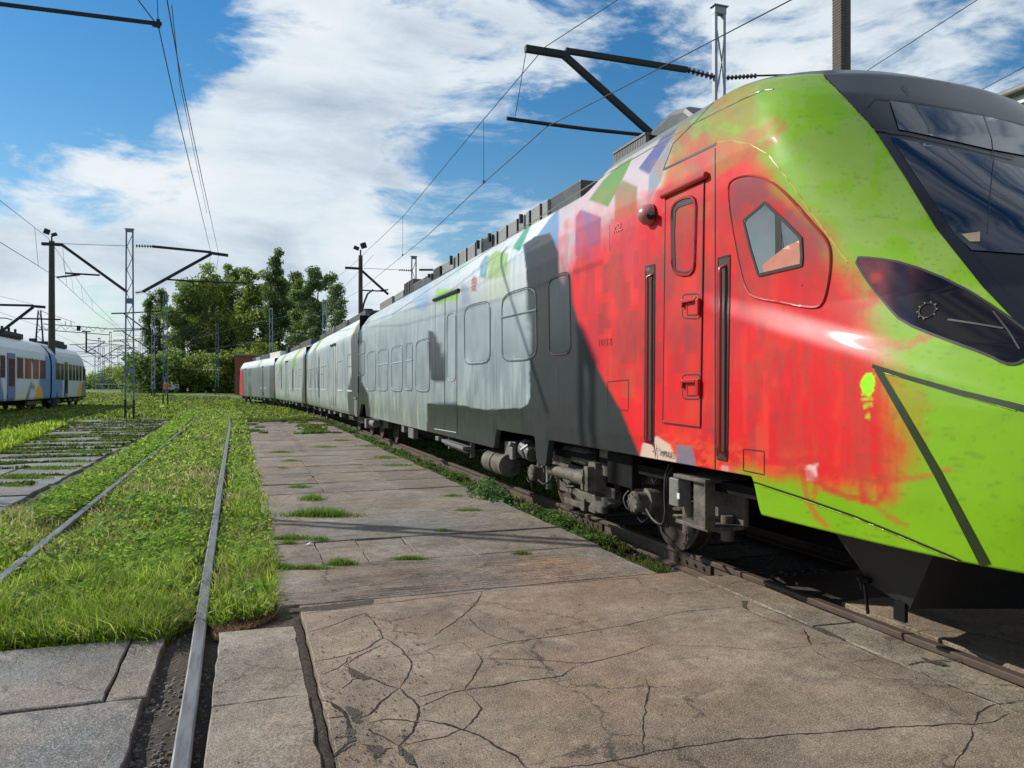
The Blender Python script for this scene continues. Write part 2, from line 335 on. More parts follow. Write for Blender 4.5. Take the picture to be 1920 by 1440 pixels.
    yt = 500-(x-1060)*.78+(fbm(x/9, y/40, 60)-.5)*70
    wm = sstep(yt+34, yt-34, y)*sstep(1046, 1050, x)*sstep(1262, 1240, x+(y-300)*.3)
    mixin(cc(196, 180, 188), wm*.93)
    mixin(cc(166, 170, 174), sstep(330, 260, y)*sstep(1062, 1070, x)*sstep(1262, 1240, x+(y-300)*.3)*.8)
    mixin(cc(240, 90, 100), wm*sstep(.5, .66, fbm(x/14, y/30, 61))*.55*sstep(380, 440, y+(x-1100)*.4))
    for c, P, a in [((84,140,50), [(1104,375),(1140,388),(1168,335),(1187,294),(1162,308),(1131,338)], .97),
                    ((136,116,56), [(1153,414),(1153,358),(1168,338),(1195,350),(1194,400)], .88),
                    ((62,90,146), [(1079,478),(1079,407),(1089,393),(1127,407),(1125,475),(1104,492),(1087,488)], .9),
                    ((70,82,140), [(1197,316),(1217,327),(1256,263),(1288,214),(1262,226),(1225,279)], .97),
                    ((122,142,166), [(1217,327),(1215,379),(1240,338),(1254,279),(1268,246),(1256,263)], .9)]:
        lay(cc(*c), P, 1.2, a)
    lay(cc(96, 102, 98), [(1145,317),(1190,286),(1260,232),(1300,205),(1300,190),(1145,290)], 2, .8)
    mixin(cc(226, 60, 66), sstep(1075, 1082, x)*sstep(1200, 1190, x)*sstep(340, 490, y+(fbm(x/10, y/24, 64)-.5)*110)*.6*sstep(520, 480, y))
    mixin(cc(228, 76, 60), sstep(1150, 1156, x)*sstep(1212, 1190, x)*sstep(360, 420, y+(fbm(x/12, y/20, 65)-.5)*60)*.55*sstep(450, 420, y))
    # blocks of duller and brighter red, the pixel pattern showing through
    rr = random.Random(5)
    inred = m*sstep(1050, 1075, x)
    lay(cc(214, 66, 76), [(1144,410),(1195,404),(1195,515),(1182,530),(1160,528),(1145,505)], 2, .6)
    for (a, b, c, d), cl_ in (((1120,569,1145,628),(150,52,52)),((1157,584,1195,684),(146,62,56)),((1152,533,1183,582),(150,54,54)),((1127,495,1146,551),(150,56,62)),((1198,600,1213,664),(150,58,50)),((1165,690,1190,745),(196,74,50)),((1255,590,1280,640),(170,52,50)),((1284,602,1312,660),(160,50,52)),((1262,660,1282,700),(186,44,46)),((1226,640,1244,720),(180,40,44)),((1288,750,1310,790),(214,66,48)),((1470,690,1496,735),(236,30,44)),((1440,640,1462,690),(206,64,56))):
        sl_ = .19*((b+d)/2-724)/190; q = sdpoly(x, y-(x-a)*sl_, [(a, b), (c, b), (c, d), (a, d)]); mixin(cc(*cl_), sstep(-1, 1, q)*inred*.72)
    mixin(cc(150, 128, 48), sstep(.38, .58, fbm(x/26, y/30, 201))*sstep(352, 300, y)*sstep(1236, 1262, x)*sstep(1440, 1400, x)*.75)
    mixin(cc(176, 120, 60), sstep(.50, .62, fbm(x/22, y/40, 202))*sstep(470, 380, y)*sstep(1210, 1240, x)*sstep(1400, 1340, x)*.5)
    mixin(cc(120, 84, 76), sstep(.45, .6, fbm(x/40, y/60, 203))*sstep(520, 360, y)*sstep(1190, 1250, x)*sstep(1420, 1330, x)*.35)
    for k in range(170):
        bx_ = rr.uniform(1080, 1460); by = rr.uniform(440, 850); w = rr.choice([10, 16, 24]); h = rr.choice([24, 40, 70, 100])
        sl = 0.19*(by-724)/190
        q = sdpoly(x, y-(x-bx_)*sl, [(bx_, by), (bx_+w, by), (bx_+w, by+h), (bx_, by+h)])
        cch = rr.choice([cc(178,56,56), cc(160,62,62), cc(200,50,52), cc(240,52,52), cc(190,44,60)])
        mixin(cch, sstep(-1, 1, q)*inred*rr.choice([.4,.6,.8])*(.35+.65*thin))
    # broad brush drapes below the crease, orange and grey at the foot
    mixin(cc(250, 74, 40), m*sstep(.50, .66, fbm(x/26, y/90, 166))*.22)
    mixin(cc(190, 34, 44), m*sstep(.52, .66, fbm(x/18, y/120, 167))*.3)
    mixin(cc(200, 56, 48), inred*sstep(.5, .62, fbm(x/16+fbm(x/40, y/120, 2)*2, y/170, 66))*sstep(1370, 1390, x)*sstep(620, 660, y)*.75)
    mixin(cc(226, 22, 32), inred*sstep(.52, .66, fbm(x/22, y/190, 67))*sstep(1370, 1390, x)*sstep(640, 700, y)*.9)
    mixin(cc(238, 92, 44), sstep(.46, .6, fbm(x/20, y/16, 68))*sstep(780+ (x-1200)*.17, 840+(x-1200)*.17, y)*sstep(1205, 1240, x)*sstep(1620, 1500, x)*.75*m)
    lay(cc(226, 205, 190), [(1200,856),(1205,832),(1232,818),(1256,834),(1268,862),(1268,880),(1200,864)], 2.5, .92)
    lay(cc(110, 130, 150), [(1268,834),(1296,836),(1306,872),(1306,888),(1268,872)], 2, .85)
    lay(cc(236, 160, 165), [(1352,872),(1366,874),(1366,897),(1352,893)], 1.5, .8); lay(cc(245, 205, 205), [(1512,871),(1532,871),(1531,903),(1512,901)], 1.5, .9)
    lay(cc(232, 70, 50), [(1418,796),(1440,797),(1442,860),(1418,856)], 1.5, .7)
    # red spray wandering over the green
    for pts, w, a in [([(1290,262),(1340,280),(1390,270),(1440,240)], 26, .5), ([(1400,300),(1450,260),(1470,235)], 14, .45), ([(1560,560),(1600,585),(1640,560)], 26, .75),
                      ([(1590,680),(1600,780),(1612,880),(1618,940)], 12, .7), ([(1500,880),(1560,920),(1640,945),(1660,920),(1650,880)], 10, .75), ([(1640,905),(1720,895),(1780,880)], 9, .55),
                      ([(1505,890),(1512,930),(1528,965),(1550,985)], 9, .6), ([(1530,900),(1525,940)], 6, .5), ([(1622,930),(1660,965),(1700,985)], 9, .5), ([(1680,700),(1720,760),(1710,860)], 34, .28), ([(1640,640),(1700,650),(1760,620)], 14, .55)]:
        d = np.full(len(x), 1e9)
        for (ax, ay), (bx2, by2) in zip(pts, pts[1:]):
            e = np.array([bx2-ax, by2-ay]); t = np.clip(((x-ax)*e[0]+(y-ay)*e[1])/(e@e), 0, 1); d = np.minimum(d, np.hypot(x-ax-e[0]*t, y-ay-e[1]*t))
        d = d+(fbm(x/14, y/14, 81)-.5)*w*1.4
        mixin(cc(205, 48, 40), sstep(w, w*.15, d)*a)
    # painted highlight: pale pink sun glint along the crease
    yc = 590+(x-1370)*.31
    mixin(cc(226, 160, 160), sstep(34, 8, np.abs(y-yc+18))*sstep(1390, 1470, x)*sstep(1720, 1620, x)*.55)
    # fluorescent daub with its drips
    lay(cc(150, 255, 20, 1.0), smoothpoly([(1614,712),(1620,702),(1632,700),(1640,706),(1641,722),(1636,738),(1628,742),(1618,736),(1613,726)]), 1.2, 1, 4)
    for dx, l in ((1621,768),(1625,785),(1629,800),(1634,770),(1617,752)): lay(cc(140, 235, 20, .9), [(dx-1,735),(dx+1,735),(dx+.8,l),(dx-.8,l)], .9, .8)
    # grime: fine dark streaks running along the nose
    mixin(cc(70, 84, 20), sstep(.66, .80, fbm(x/34+fbm(x/90, y/60, 6)*3, (y-x*.06)/3.0, 101, 3))*sstep(1400, 1540, x)*.28)
    mixin(cc(60, 66, 26), sstep(.74, .84, fbm(x/9, y/4, 111, 3))*sstep(1450, 1560, x)*.22)
    mixin(cc(96, 92, 40), sstep(.5, .7, fbm(x/60, y/30, 105))*gm*.06)
    return np.clip(out, 0, 1)
# ------------------------------------------------------------------ leading car: body surface
XC = 4.5; HW = 1.42
PR = [(1.40,.68),(1.415,.95),(1.42,1.3),(1.42,2.85),(1.405,3.06),(1.36,3.20),(1.26,3.34),(1.15,3.49),(1.08,3.545),(.95,3.575),(.6,3.61),(0,3.64)]
PRN = [(1.40,.68),(1.415,.95),(1.42,1.3),(1.42,2.85),(1.405,3.06),(1.36,3.22),(1.28,3.40),(1.19,3.57),(1.10,3.69),(.96,3.775),(.62,3.79),(0,3.80)]
def prof_interp(q, tab):
    """q in [0, len-1]"""
    t = np.array(tab); i = np.arange(len(t)); return np.interp(q, i, t[:, 0]), np.interp(q, i, t[:, 1])
ZT = [.55,.68,1.0,1.4,1.7,1.98,2.32,2.65,3.0,3.34,3.56,3.71,3.785,3.90]
YT = [1.80,1.72,1.6,1.62,1.85,2.26,2.705,3.085,3.46,3.76,3.96,4.24,4.6,5.3]
Y0T = [3.9,3.9,3.95,4.0,4.0,4.0,4.0,4.0,4.05,4.25,4.55,4.95,5.4,6.3]
NT = [3.4,3.4,3.2,3.0,2.7,2.35,2.3,2.3,2.3,2.3,2.3,2.2,2.2,2.2]
def zb_of(Y):
    """lower edge of the skirt"""
    z = np.full_like(Y, .68)
    def up(z, a, b, h, k=.09): return z+(h-z)*sstep(a-k, a+k*.2, Y)*sstep(b+k, b-k*.2, Y)
    z = up(z, 8.18, 9.62, .93); z = up(z, 7.74, 8.12, .62, .05); z = up(z, 4.2, 7.76, .915, .1); z = up(z, 21.35, 22.2, 1.0, .08)
    return z
ZC_Y = [2.0, 2.35, 2.67, 3.086, 3.726, 4.41, 5.0]; ZC_Z = [1.33, 1.41, 1.485, 1.592, 1.764, 1.945, 2.1]
def body_grid(nA, nB, nC, rows_low, rows_mid, rows_up):
    px = np.linspace(668.5, 1119, nA); u = (px-CX)/F; YA = 3.08*(C_-u*S_)/(S_+u*C_); YA[0] = 22.5; YA[-1] = 6.5
    px = np.linspace(1119, 1462, nB+1)[1:]; u = (px-CX)/F; YBn = 3.08*(C_-u*S_)/(S_+u*C_); fB = (6.5-YBn)/(6.5-YBn[-1])
    aC = np.linspace(0, 1, nC+1)[1:]**1.15*math.pi/2
    q = np.concatenate([np.linspace(0, 2, rows_low), np.linspace(2, 3, rows_mid+1)[1:], np.linspace(3, 11, rows_up+1)[1:]])
    q = np.concatenate([[0.0], q]); nr = len(q); ncols = nA+nB+nC
    X = np.zeros((nr, ncols)); Y = np.zeros_like(X); Z = np.zeros_like(X)
    w1, z1 = prof_interp(q, PR); w2, z2 = prof_interp(q, PRN)
    for r in range(nr):
        w, z = (float(w2[r]), float(z2[r])); Y0 = np.interp(z, ZT, Y0T); Yt = np.interp(z, ZT, YT); n = np.interp(z, ZT, NT)
        Yr = np.concatenate([YA, 6.5+(Y0-6.5)*fB, Y0-(Y0-Yt)*np.sin(aC)**(2/n)])
        bl = sstep(7.6, 6.6, Yr); wr = w1[r]*(1-bl)+w2[r]*bl; zr = z1[r]*(1-bl)+z2[r]*bl
        cosf = np.concatenate([np.ones(nA+nB), np.cos(aC)**(2/n)]); cosf[-1] = 0
        zlow = zb_of(Yr)
        k = np.clip((1.3-zr)/(1.3-.68), 0, 1); zr = np.where(zr < 1.3, 1.3-(1.3-zlow)*k, zr)
        if r == 0: wr = wr-.07
        # crease: panel above it is set in, so a shelf catches the light
        zc = np.interp(Yr, ZC_Y, ZC_Z); t = zr-zc
        ins = .034*sstep(0, .16, t)*(1-sstep(.25, 1.0, t))*sstep(5.0, 4.3, Yr)
        lo = .05*sstep(.0, -.6, t)*sstep(4.7, 3.9, Yr)*sstep(.9, 1.25, -t+1.0-.0) if False else 0
        X[r] = XC-(wr-ins)*cosf; Y[r] = Yr; Z[r] = zr
    return X, Y, Z
def grid_faces(nr, nc, flip=False):
    i = np.arange(nr-1)[:, None]*nc+np.arange(nc-1)[None, :]
    f = np.stack([i, i+1, i+nc+1, i+nc], -1).reshape(-1, 4)
    return f[:, ::-1] if flip else f
# ------------------------------------------------------------------ leading car
car1 = empty('train_car', (4.5, 12.0, 0), 'leading green nosed cab car of the long train, sprayed red and charcoal', 'train car', 'cars of the long painted train')
BX, BY, BZ = body_grid(190, 150, 230, 46, 130, 84)
PXg, PYg = proj(BX, BY, BZ)
nr, nc = BX.shape
V1 = np.stack([BX, BY, BZ], -1).reshape(-1, 3); F1 = grid_faces(nr, nc)
V1m = V1*np.array([-1, 1, 1])+np.array([2*XC, 0, 0]); bvh = BVHTree.FromPolygons(V1.tolist()+V1m.tolist(), F1.tolist()+(F1[:, ::-1]+len(V1)).tolist())
# windscreen boundary per row
edge_px = [(1540,120),(1545,145),(1580,180),(1640,245),(1700,335),(1760,430),(1850,540),(1920,612),(1990,668),(2300,820)]
ex = np.array([p[0] for p in edge_px], float); ey = np.array([p[1] for p in edge_px], float)
nA, nB, nC = 190, 150, 230
c0 = nA+nB-1
zrow = BZ[:, c0]
edge_idx = np.full(nr, nc-1.0)
for r in range(nr):
    if zrow[r] < 1.63: continue
    pxr = PXg[r, c0:]; pyr = PYg[r, c0:]; e = np.interp(pyr, ey, ex)
    k = np.where(pxr > e)[0]
    if zrow[r] > 3.56: edge_idx[r] = None if False else -1
    elif len(k): edge_idx[r] = c0+k[0]
# above the brow the edge runs back over the roof
rr0 = max(r for r in range(nr) if edge_idx[r] >= 0 and zrow[r] <= 3.56 and zrow[r] > 1.63)
for r in range(nr):
    if edge_idx[r] == -1: edge_idx[r] = max(c0-40, edge_idx[rr0]-(r-rr0)*6)
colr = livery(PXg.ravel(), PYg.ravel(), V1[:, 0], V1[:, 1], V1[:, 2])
# roof tone above the gutter on the rear part
rf = (sstep(3.60, 3.64, V1[:, 2])*sstep(4.9, 5.3, V1[:, 1]))[:, None]; colr = colr*(1-rf)+cc(120, 124, 122)*rf
fr = F1[:, 0]//nc; fc = F1[:, 0] % nc
isw = fc >= edge_idx[fr]
# silver metallic paint left of the charcoal, plain gloss paint elsewhere
pxf = PXg.ravel()[F1[:, 0]]
mi = np.where(isw, 2, np.where(pxf < 985, 1, 0))
body = raw_mesh('body', V1, F1, [M['paint'], M['silver'], M['blackgloss']], colr, car1, True, mi)
# far side: mirrored, coarser
st = 3
rsel = sorted(set(list(range(0, nr, st))+[nr-1])); csel = sorted(set(list(range(0, nc, st))+[nc-1]))
Vm = np.stack([2*XC-BX, BY, BZ], -1)[np.ix_(rsel, csel)].reshape(-1, 3)
cm = colr.reshape(nr, nc, 3)[np.ix_(rsel, csel)].reshape(-1, 3)
Fm = grid_faces(len(rsel), len(csel), True); frm = np.array(rsel)[Fm[:, 0]//len(csel)]; fcm = np.array(csel)[Fm[:, 0] % len(csel)]
fm_rows = Fm.min(1)//len(csel); fm_cols = Fm.min(1) % len(csel)
mim = np.where(np.array(csel)[fm_cols] >= edge_idx[np.array(rsel)[fm_rows]], 2, 0)
raw_mesh('body_side', Vm, Fm, [M['paint'], M['silver'], M['blackgloss']], cm, car1, True, mim)
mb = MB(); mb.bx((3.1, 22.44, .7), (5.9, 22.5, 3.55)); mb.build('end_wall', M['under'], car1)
def hit(px, py):
    d = ray(px, py).normalized(); h = bvh.ray_cast(CAM, d)
    if h[0] is None: return None
    n = h[1]
    if n.dot(d) > 0: n = -n
    return h[0], n
def dens(pts, step, closed=False):
    out = []; m = len(pts)
    for i in range(m if closed else m-1):
        a = Vector(pts[i]); b = Vector(pts[(i+1) % m]); k = max(1, int((b-a).length/step)); out += [a.lerp(b, j/k) for j in range(k)]
    if not closed: out.append(Vector(pts[-1]))
    return out
def surf_pts(pts, step=6, closed=False, off=0.0):
    r = []
    for p in dens(pts, step, closed):
        h = hit(p.x, p.y)
        if h: r.append((h[0]+h[1]*off, h[1]))
    return r
def strip(mb, pts, w, off=.003, closed=False, step=6, wend=None):
    s = surf_pts(pts, step, closed, off); n = len(s)
    if n < 2: return
    for _ in range(2): s = [(s[i][0], (s[i][1]+s[(i-1) % n if closed else max(i-1, 0)][1]+s[(i+1) % n if closed else min(i+1, n-1)][1]).normalized()) for i in range(n)]
    vs = []
    for i, (p, nn) in enumerate(s):
        t = (s[(i+1) % n][0]-s[i-1][0]) if closed else (s[min(i+1, n-1)][0]-s[max(i-1, 0)][0])
        sd = nn.cross(t).normalized(); ww = w if wend is None else w+(wend-w)*i/(n-1)
        vs += [p+sd*ww/2, p-sd*ww/2]
    mb.add(vs, [(2*i, 2*i+1, (2*i+3) % (2*n), (2*i+2) % (2*n)) for i in range(n if closed else n-1)])
def rib(mb, pts, r, off=.0, closed=False, step=6, n=6):
    s = surf_pts(pts, step, closed, off)
    if len(s) > 2: mb.tube([p for p, _ in s], r, n, closed=closed)
def patch(name, poly, m, off, parent, cell=10, colf=None, smooth=True, hitf=None):
    hitf = hitf or hit; bm = bmesh.new(); bm.faces.new([bm.verts.new((p[0], p[1], 0)) for p in poly])
    xs = [p[0] for p in poly]; ys = [p[1] for p in poly]
    for k in range(int(min(xs)//cell)+1, int(max(xs)//cell)+1):
        bmesh.ops.bisect_plane(bm, geom=bm.verts[:]+bm.edges[:]+bm.faces[:], plane_co=(k*cell, 0, 0), plane_no=(1, 0, 0))
    for k in range(int(min(ys)//cell)+1, int(max(ys)//cell)+1):
        bmesh.ops.bisect_plane(bm, geom=bm.verts[:]+bm.edges[:]+bm.faces[:], plane_co=(0, k*cell, 0), plane_no=(0, 1, 0))
    bmesh.ops.triangulate(bm, faces=bm.faces[:]); bm.verts.index_update()
    uv = np.array([(v.co.x, v.co.y) for v in bm.verts]); P = []; last = None
    for a, b in uv:
        h = hitf(a, b)
        if h is None: h = last or (onX(a, b, 3.1), Vector((-1, 0, 0)))
        last = h; P.append(h[0]+h[1]*off)
    Fc = [[v.index for v in f.verts] for f in bm.faces]; bm.free()
    # orient towards outside
    Pn = np.array([tuple(p) for p in P]); Fa = np.array(Fc)
    a, b, c = Pn[Fa[:, 0]], Pn[Fa[:, 1]], Pn[Fa[:, 2]]; nn = np.cross(b-a, c-a); vd = (a+b+c)/3-np.array([0, 0, CAMZ]); fl = (nn*vd).sum(1) > 0; Fa[fl] = Fa[fl][:, ::-1]
    colr = None
    if colf is not None: colr = colf(uv[:, 0], uv[:, 1], Pn[:, 0], Pn[:, 1], Pn[:, 2])
    return raw_mesh(name, Pn, Fa, m, colr, parent, smooth)
def rrect(P, r=.18):
    """rounded quad from 4 corners"""
    P = [Vector(p) for p in P]; out = []
    for i in range(4):
        a, b, c = P[i-1], P[i], P[(i+1) % 4]; L = min((a-b).length, (c-b).length)*r*1.6; L1 = min(L, (a-b).length*.45); L2 = min(L, (c-b).length*.45)
        p0 = b+(a-b).normalized()*L1; p2 = b+(c-b).normalized()*L2
        for t in (0, .33, .66, 1): out.append((p0*(1-t)**2+b*2*t*(1-t)+p2*t*t).to_tuple())
    return out
def shrink(P, k):
    c = sum((Vector(p) for p in P), Vector((0, 0)))/len(P); return [tuple(c+(Vector(p)-c)*k) for p in P]
M['paintrim'] = mat('painted rim', attr=True, rough=.3, coat=.3, var=.05)
# ---- painted-over passenger windows
WIN = [([(672,643),(684,638),(684,704),(671,706)], 1), ([(689,661),(705,657),(704,733),(688,734)], 0), ([(709,657),(729,653),(727,734),(709,733)], 1), ([(734,652),(756,646),(755,735),(734,734)], 1),
       ([(762,645),(774,642),(773,733),(761,733)], 1), ([(780,640),(806,633),(806,736),(779,734)], 0), ([(870,575),(920,562),(920,681),(871,685)], 0), ([(940,553),(1006,533),(1008,674),(941,680)], 1), ([(1028,521),(1068,507),(1071,666),(1030,671)], 0)]
def closed_ring_col(uv):
    a = np.array([(p.x, p.y) for p in uv]); P = [hit(p.x, p.y) or (Vector((3.1, 10, 2)), Vector((-1, 0, 0))) for p in uv]
    return livery(a[:, 0], a[:, 1], np.array([p[0].x for p in P]), np.array([p[0].y for p in P]), np.array([p[0].z for p in P]))
for P, split in WIN:
    Q = rrect(P, .2); ins = shrink(Q, .90)
    w = patch('window', ins, M['silver'], -.0035+.006, car1, 8, lambda *a: livery(*a)*.92)
    mb = MB(); strip(mb, Q, .010, .0035, True, 5); 
    mb.build('window_seal', M['rubber'], w)
    mb = MB(); s = surf_pts(shrink(Q, .955), 5, True, .004)
    cols = np.mean(closed_ring_col([Vector(p) for p in shrink(Q, .95)][:12]), axis=0)
    mb.colr = tuple(np.clip(cols*1.15, 0, 1)); rib(mb, shrink(Q, .955), .007, .003, True, 5); 
    if split:
        a, b = Vector(P[0]).lerp(Vector(P[3]), .34), Vector(P[1]).lerp(Vector(P[2]), .34)
        if P[0][0] < 900: a, b = Vector(P[0]).lerp(Vector(P[3]), .36), Vector(P[1]).lerp(Vector(P[2]), .36)
        rib(mb, [tuple(a), tuple(b)], .013, .004)
    mb.build('window_frame', M['paintrim'], w, smooth=60)
# ---- passenger door: two leaves, centre gap, rail above
pd = patch('passenger_door', [(817,562),(857,548),(857,810),(816,803)], M['silver'], .004, car1, 8, livery)
mb = MB()
strip(mb, [(835,556),(834,806)], .045, .006, step=8); strip(mb, [(817,562),(816,803),(857,811),(857,548)], .012, .007, True, 8); mb.build('door_seal', M['rubber'], pd)
mb = MB(); rib(mb, [(815,563),(862,544)], .028, .02); mb.build('door_rail', M['darksteel'], pd)
mb = MB(); mb.colr = tuple(cc(190,198,196)); rib(mb, [(816,804),(857,811)], .008, .01)
rib(mb, rrect([(839,590),(855,584),(855,714),(839,715)], .3), .007, .008, True)
build_each(mb, 'door_trim', M['paintrim'], pd, smooth=60)
# ---- cab door
red_l = lambda *a: livery(*a)*.97
cdo = patch('cab_door', [(1249,368),(1321,340),(1314,801),(1244,792)], M['paint'], .006, car1, 8, livery)
mb = MB(); strip(mb, [(1249,368),(1321,340),(1314,801),(1244,792)], .010, .009, True, 8); mb.build('door_seal', M['rubber'], cdo)
cw = rrect([(1261,379),(1308,364),(1303,517),(1262,514)], .3)
dw = patch('door_window', cw, M['paint'], .0085, cdo, 8, lambda *a: livery(*a)*.85)
mb = MB(); mb.colr = tuple(cc(176,30,38)); rib(mb, cw, .014, .008, True); mb.build('window_frame', M['paintrim'], cdo, smooth=60)
mb = MB(); strip(mb, shrink(cw, .93), .012, .012, True); strip(mb, [(1267,506),(1265,440),(1267,396),(1274,386),(1302,376)], .030, .0125, step=5); mb.build('window_seal', M['rubber'], cdo)
mb = MB(); mb.colr = tuple(cc(190,50,40)); rib(mb, [(1246,368),(1329,329)], .026, .02, n=8); mb.build('door_rail', M['paintrim'], cdo, smooth=60)
for y0 in (551, 702):
    mb = MB(); strip(mb, rrect([(1281,y0+1),(1314,y0),(1314,y0+47),(1281,y0+46)], .14), .010, .0075, True, 4); strip(mb, [(1290,y0+20),(1290,y0+40),(1308,y0+40)], .012, .0076); 
    mb.build('latch_recess', M['rubber'], cdo)
    mb = MB(); mb.colr = tuple(cc(200,34,36)); h = hit(1298, y0+12)[0]; mb.box(h+Vector((-.022, 0, 0)), (.03, .17, .028)); h = hit(1313, y0+24)[0]; mb.box(h+Vector((-.02, 0, 0)), (.03, .035, .12)); h = hit(1284, y0+18)[0]; mb.box(h+Vector((-.02,0,0)), (.025,.02,.06))
    mb.build('door_handle', M['paintrim'], cdo, bevel=.006)
# ---- grab rail niches either side of the cab door
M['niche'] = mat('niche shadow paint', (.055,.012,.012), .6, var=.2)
for (a, b, c, d), hx, top, bot in (([(1211,500),(1228,496),(1226,832),(1209,828)], 1221, 520, 826), ([(1347,484),(1369,478),(1364,864),(1345,860)], 1358, 503, 846)):
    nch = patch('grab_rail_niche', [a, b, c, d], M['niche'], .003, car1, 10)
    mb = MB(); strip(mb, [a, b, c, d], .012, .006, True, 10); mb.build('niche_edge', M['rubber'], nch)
    mb = MB(); mb.colr = tuple(cc(170,40,36))
    s = [p+nn*.035 for p, nn in surf_pts([(hx, top), (hx-1, bot)], 12)]; e0 = hit(hx+4, top-6); e1 = hit(hx+3, bot+6)
    mb.tube([e0[0]]+s+[e1[0]], .013, 8); mb.build('grab_rail', M['paintrim'], nch, smooth=60)
# ---- side lamp pod
h = hit(1222, 402); mb = MB(); mb.colr = tuple(cc(190,120,116))
mb.lathe(h[0]-h[1]*.01, [(.085,0),(.09,.03),(.078,.075),(.045,.115),(0.001,.125)], h[1]+Vector((0,.35,-.1)), 18); pod = mb.build('side_camera_pod', M['paintrim'], car1, smooth=60)
mb = MB(); h2 = hit(1227, 405); mb.lathe(h2[0]+h2[1]*.05+Vector((0,-.03,-.01)), [(.036,0),(.034,.035),(.001,.04)], Vector((-.5,-1,-.2)), 14); mb.build('camera_lens', M['lens'], pod, smooth=60)
# ---- pressed arch, inner window panel, pentagon pane
mb = MB(); mb.colr = tuple(cc(200,190,90))  # pale rib colour stands in for the highlight on the pressing
archo = [(1346,266),(1372,264),(1405,270),(1440,290),(1480,340),(1520,398),(1556,446),(1589,492)]
rib(mb, archo, .006, -.003, step=5); mb.build('pressed_arch', M['paintrim'], car1, smooth=60)
inner = smoothpoly([(1364,352),(1376,334),(1410,327),(1445,338),(1480,368),(1520,415),(1552,450),(1559,480),(1553,535),(1543,572),(1525,578),(1470,568),(1418,559),(1402,548),(1390,510),(1374,430)], 2)
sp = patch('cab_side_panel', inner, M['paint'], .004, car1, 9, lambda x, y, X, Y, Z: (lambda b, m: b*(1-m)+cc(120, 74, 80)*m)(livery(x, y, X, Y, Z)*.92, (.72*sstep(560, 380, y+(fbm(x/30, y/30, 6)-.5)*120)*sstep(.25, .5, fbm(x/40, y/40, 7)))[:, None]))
mb = MB(); mb.colr = tuple(cc(196,60,58)); rib(mb, inner, .009, .003, True, 5); mb.build('panel_edge', M['paintrim'], sp, smooth=60)
pent = [(1396,414),(1436,380),(1470,412),(1503,446),(1505,480),(1504,497),(1462,507),(1424,516),(1410,470)]
pw = patch('cab_side_window', pent, M['mirror'], .008, car1, 9)
patch('window_post', [(1455,397),(1466,408),(1468,470),(1466,506),(1455,508),(1456,460)], M['rubber'], .0095, pw, 9)
patch('paint_overspray', [(1432,497),(1450,482),(1476,462),(1503,450),(1504,480),(1503,496),(1462,506),(1434,512)], mat('orange overspray', (.52,.20,.13), .5, var=.2), .010, pw, 9)
mb = MB(); strip(mb, pent, .020, .011, True, 5); mb.build('window_seal', M['rubber'], pw)
h = hit(1505, 535); mb = MB(); mb.cyl(h[0], h[0]+h[1]*.006, .006, 8); mb.build('bolt', M['rubber'], sp)
# ---- hatches and joint lines on the flank
mb = MB()
strip(mb, [(1139,716),(1179,712),(1178,770),(1139,766)], .008, .003, True, 6); strip(mb, [(1394,842),(1433,846),(1433,890),(1394,882)], .007, .003, True, 6)
strip(mb, [(1048,768),(1047,690)], .006, .003); strip(mb, [(1143,420),(1143,470)], .005, .003)
strip(mb, [(1341,278),(1341,900)], .010, .003, step=10)
strip(mb, [(1244,318),(1343,270)], .022, .003); strip(mb, [(1244,318),(1262,270),(1300,232),(1338,192)], .012, .003)
build_each(mb, 'panel_joint', M['rubber'], car1)
mb = MB(); mb.colr = tuple(cc(150,155,120)); rib(mb, [(1302,231),(1340,212),(1390,187),(1430,170),(1450,168)], .008, 0); rib(mb, [(735,590),(860,506),(985,425),(1095,351),(1225,276),(1300,232)], .006, 0, step=14); mb.build('gutter_line', M['paintrim'], car1, smooth=60)
# ---- nose joints
mb = MB(); mb.colr = tuple(cc(30,48,4))
strip(mb, [(1636,686),(1700,707),(1800,736),(1920,766),(2100,790)], .020, .004, wend=.035); strip(mb, [(1645,690),(1700,785),(1760,890),(1820,1005),(1857,1076)], .036, .004, wend=.050)
strip(mb, [(1408,902),(1500,932),(1600,967),(1700,1008),(1790,1046),(1843,1072)], .013, .004)
build_each(mb, 'nose_joint', M['paintrim'], car1)
mb = MB(); mb.colr = tuple(cc(150,180,40)); rib(mb, [(1412,905),(1500,935),(1600,970),(1700,1011),(1790,1049),(1840,1070)], .004, .001)
rib(mb, [(1657,699),(1710,713),(1800,741),(1905,770)], .004, .0); rib(mb, [(1660,703),(1712,795),(1770,898),(1830,1010)], .003, .0); build_each(mb, 'panel_rim', M['paintrim'], car1, smooth=60)
# ---- headlight
hl = smoothpoly([(1600,482),(1640,484),(1700,494),(1790,530),(1870,580),(1930,625),(2010,690),(2010,720),(1925,672),(1905,684),(1882,682),(1850,664),(1760,632),(1692,604),(1665,575),(1625,525)], 1)
def lenscol(x, y, X, Y, Z):
    o = np.tile(np.array(lin(16,9,10)), (len(x), 1)); m = sstep(1745, 1650, x+(y-520)*.35)[:, None]; o = o*(1-m)+np.array(lin(104,58,66))*m*(.7+.6*fbm(x/20, y/14, 4))[:, None]
    m = (sstep(1655, 1685, x)*sstep(1722, 1700, x-(y-560)*.1))[:, None]*.8; o = o*(1-m)+np.array(lin(30,32,48))*m
    m = (sstep(14, 4, np.abs(y-516+(x-1660)*.25))*sstep(1625, 1640, x)*sstep(1660, 1650, x))[:, None]*.6; return o*(1-m)+np.array(lin(190,70,60))*m
M['lensattr'] = mat('smoked lens with overspray', attr=True, rough=.10, var=.1, coat=.1, spec=.35)
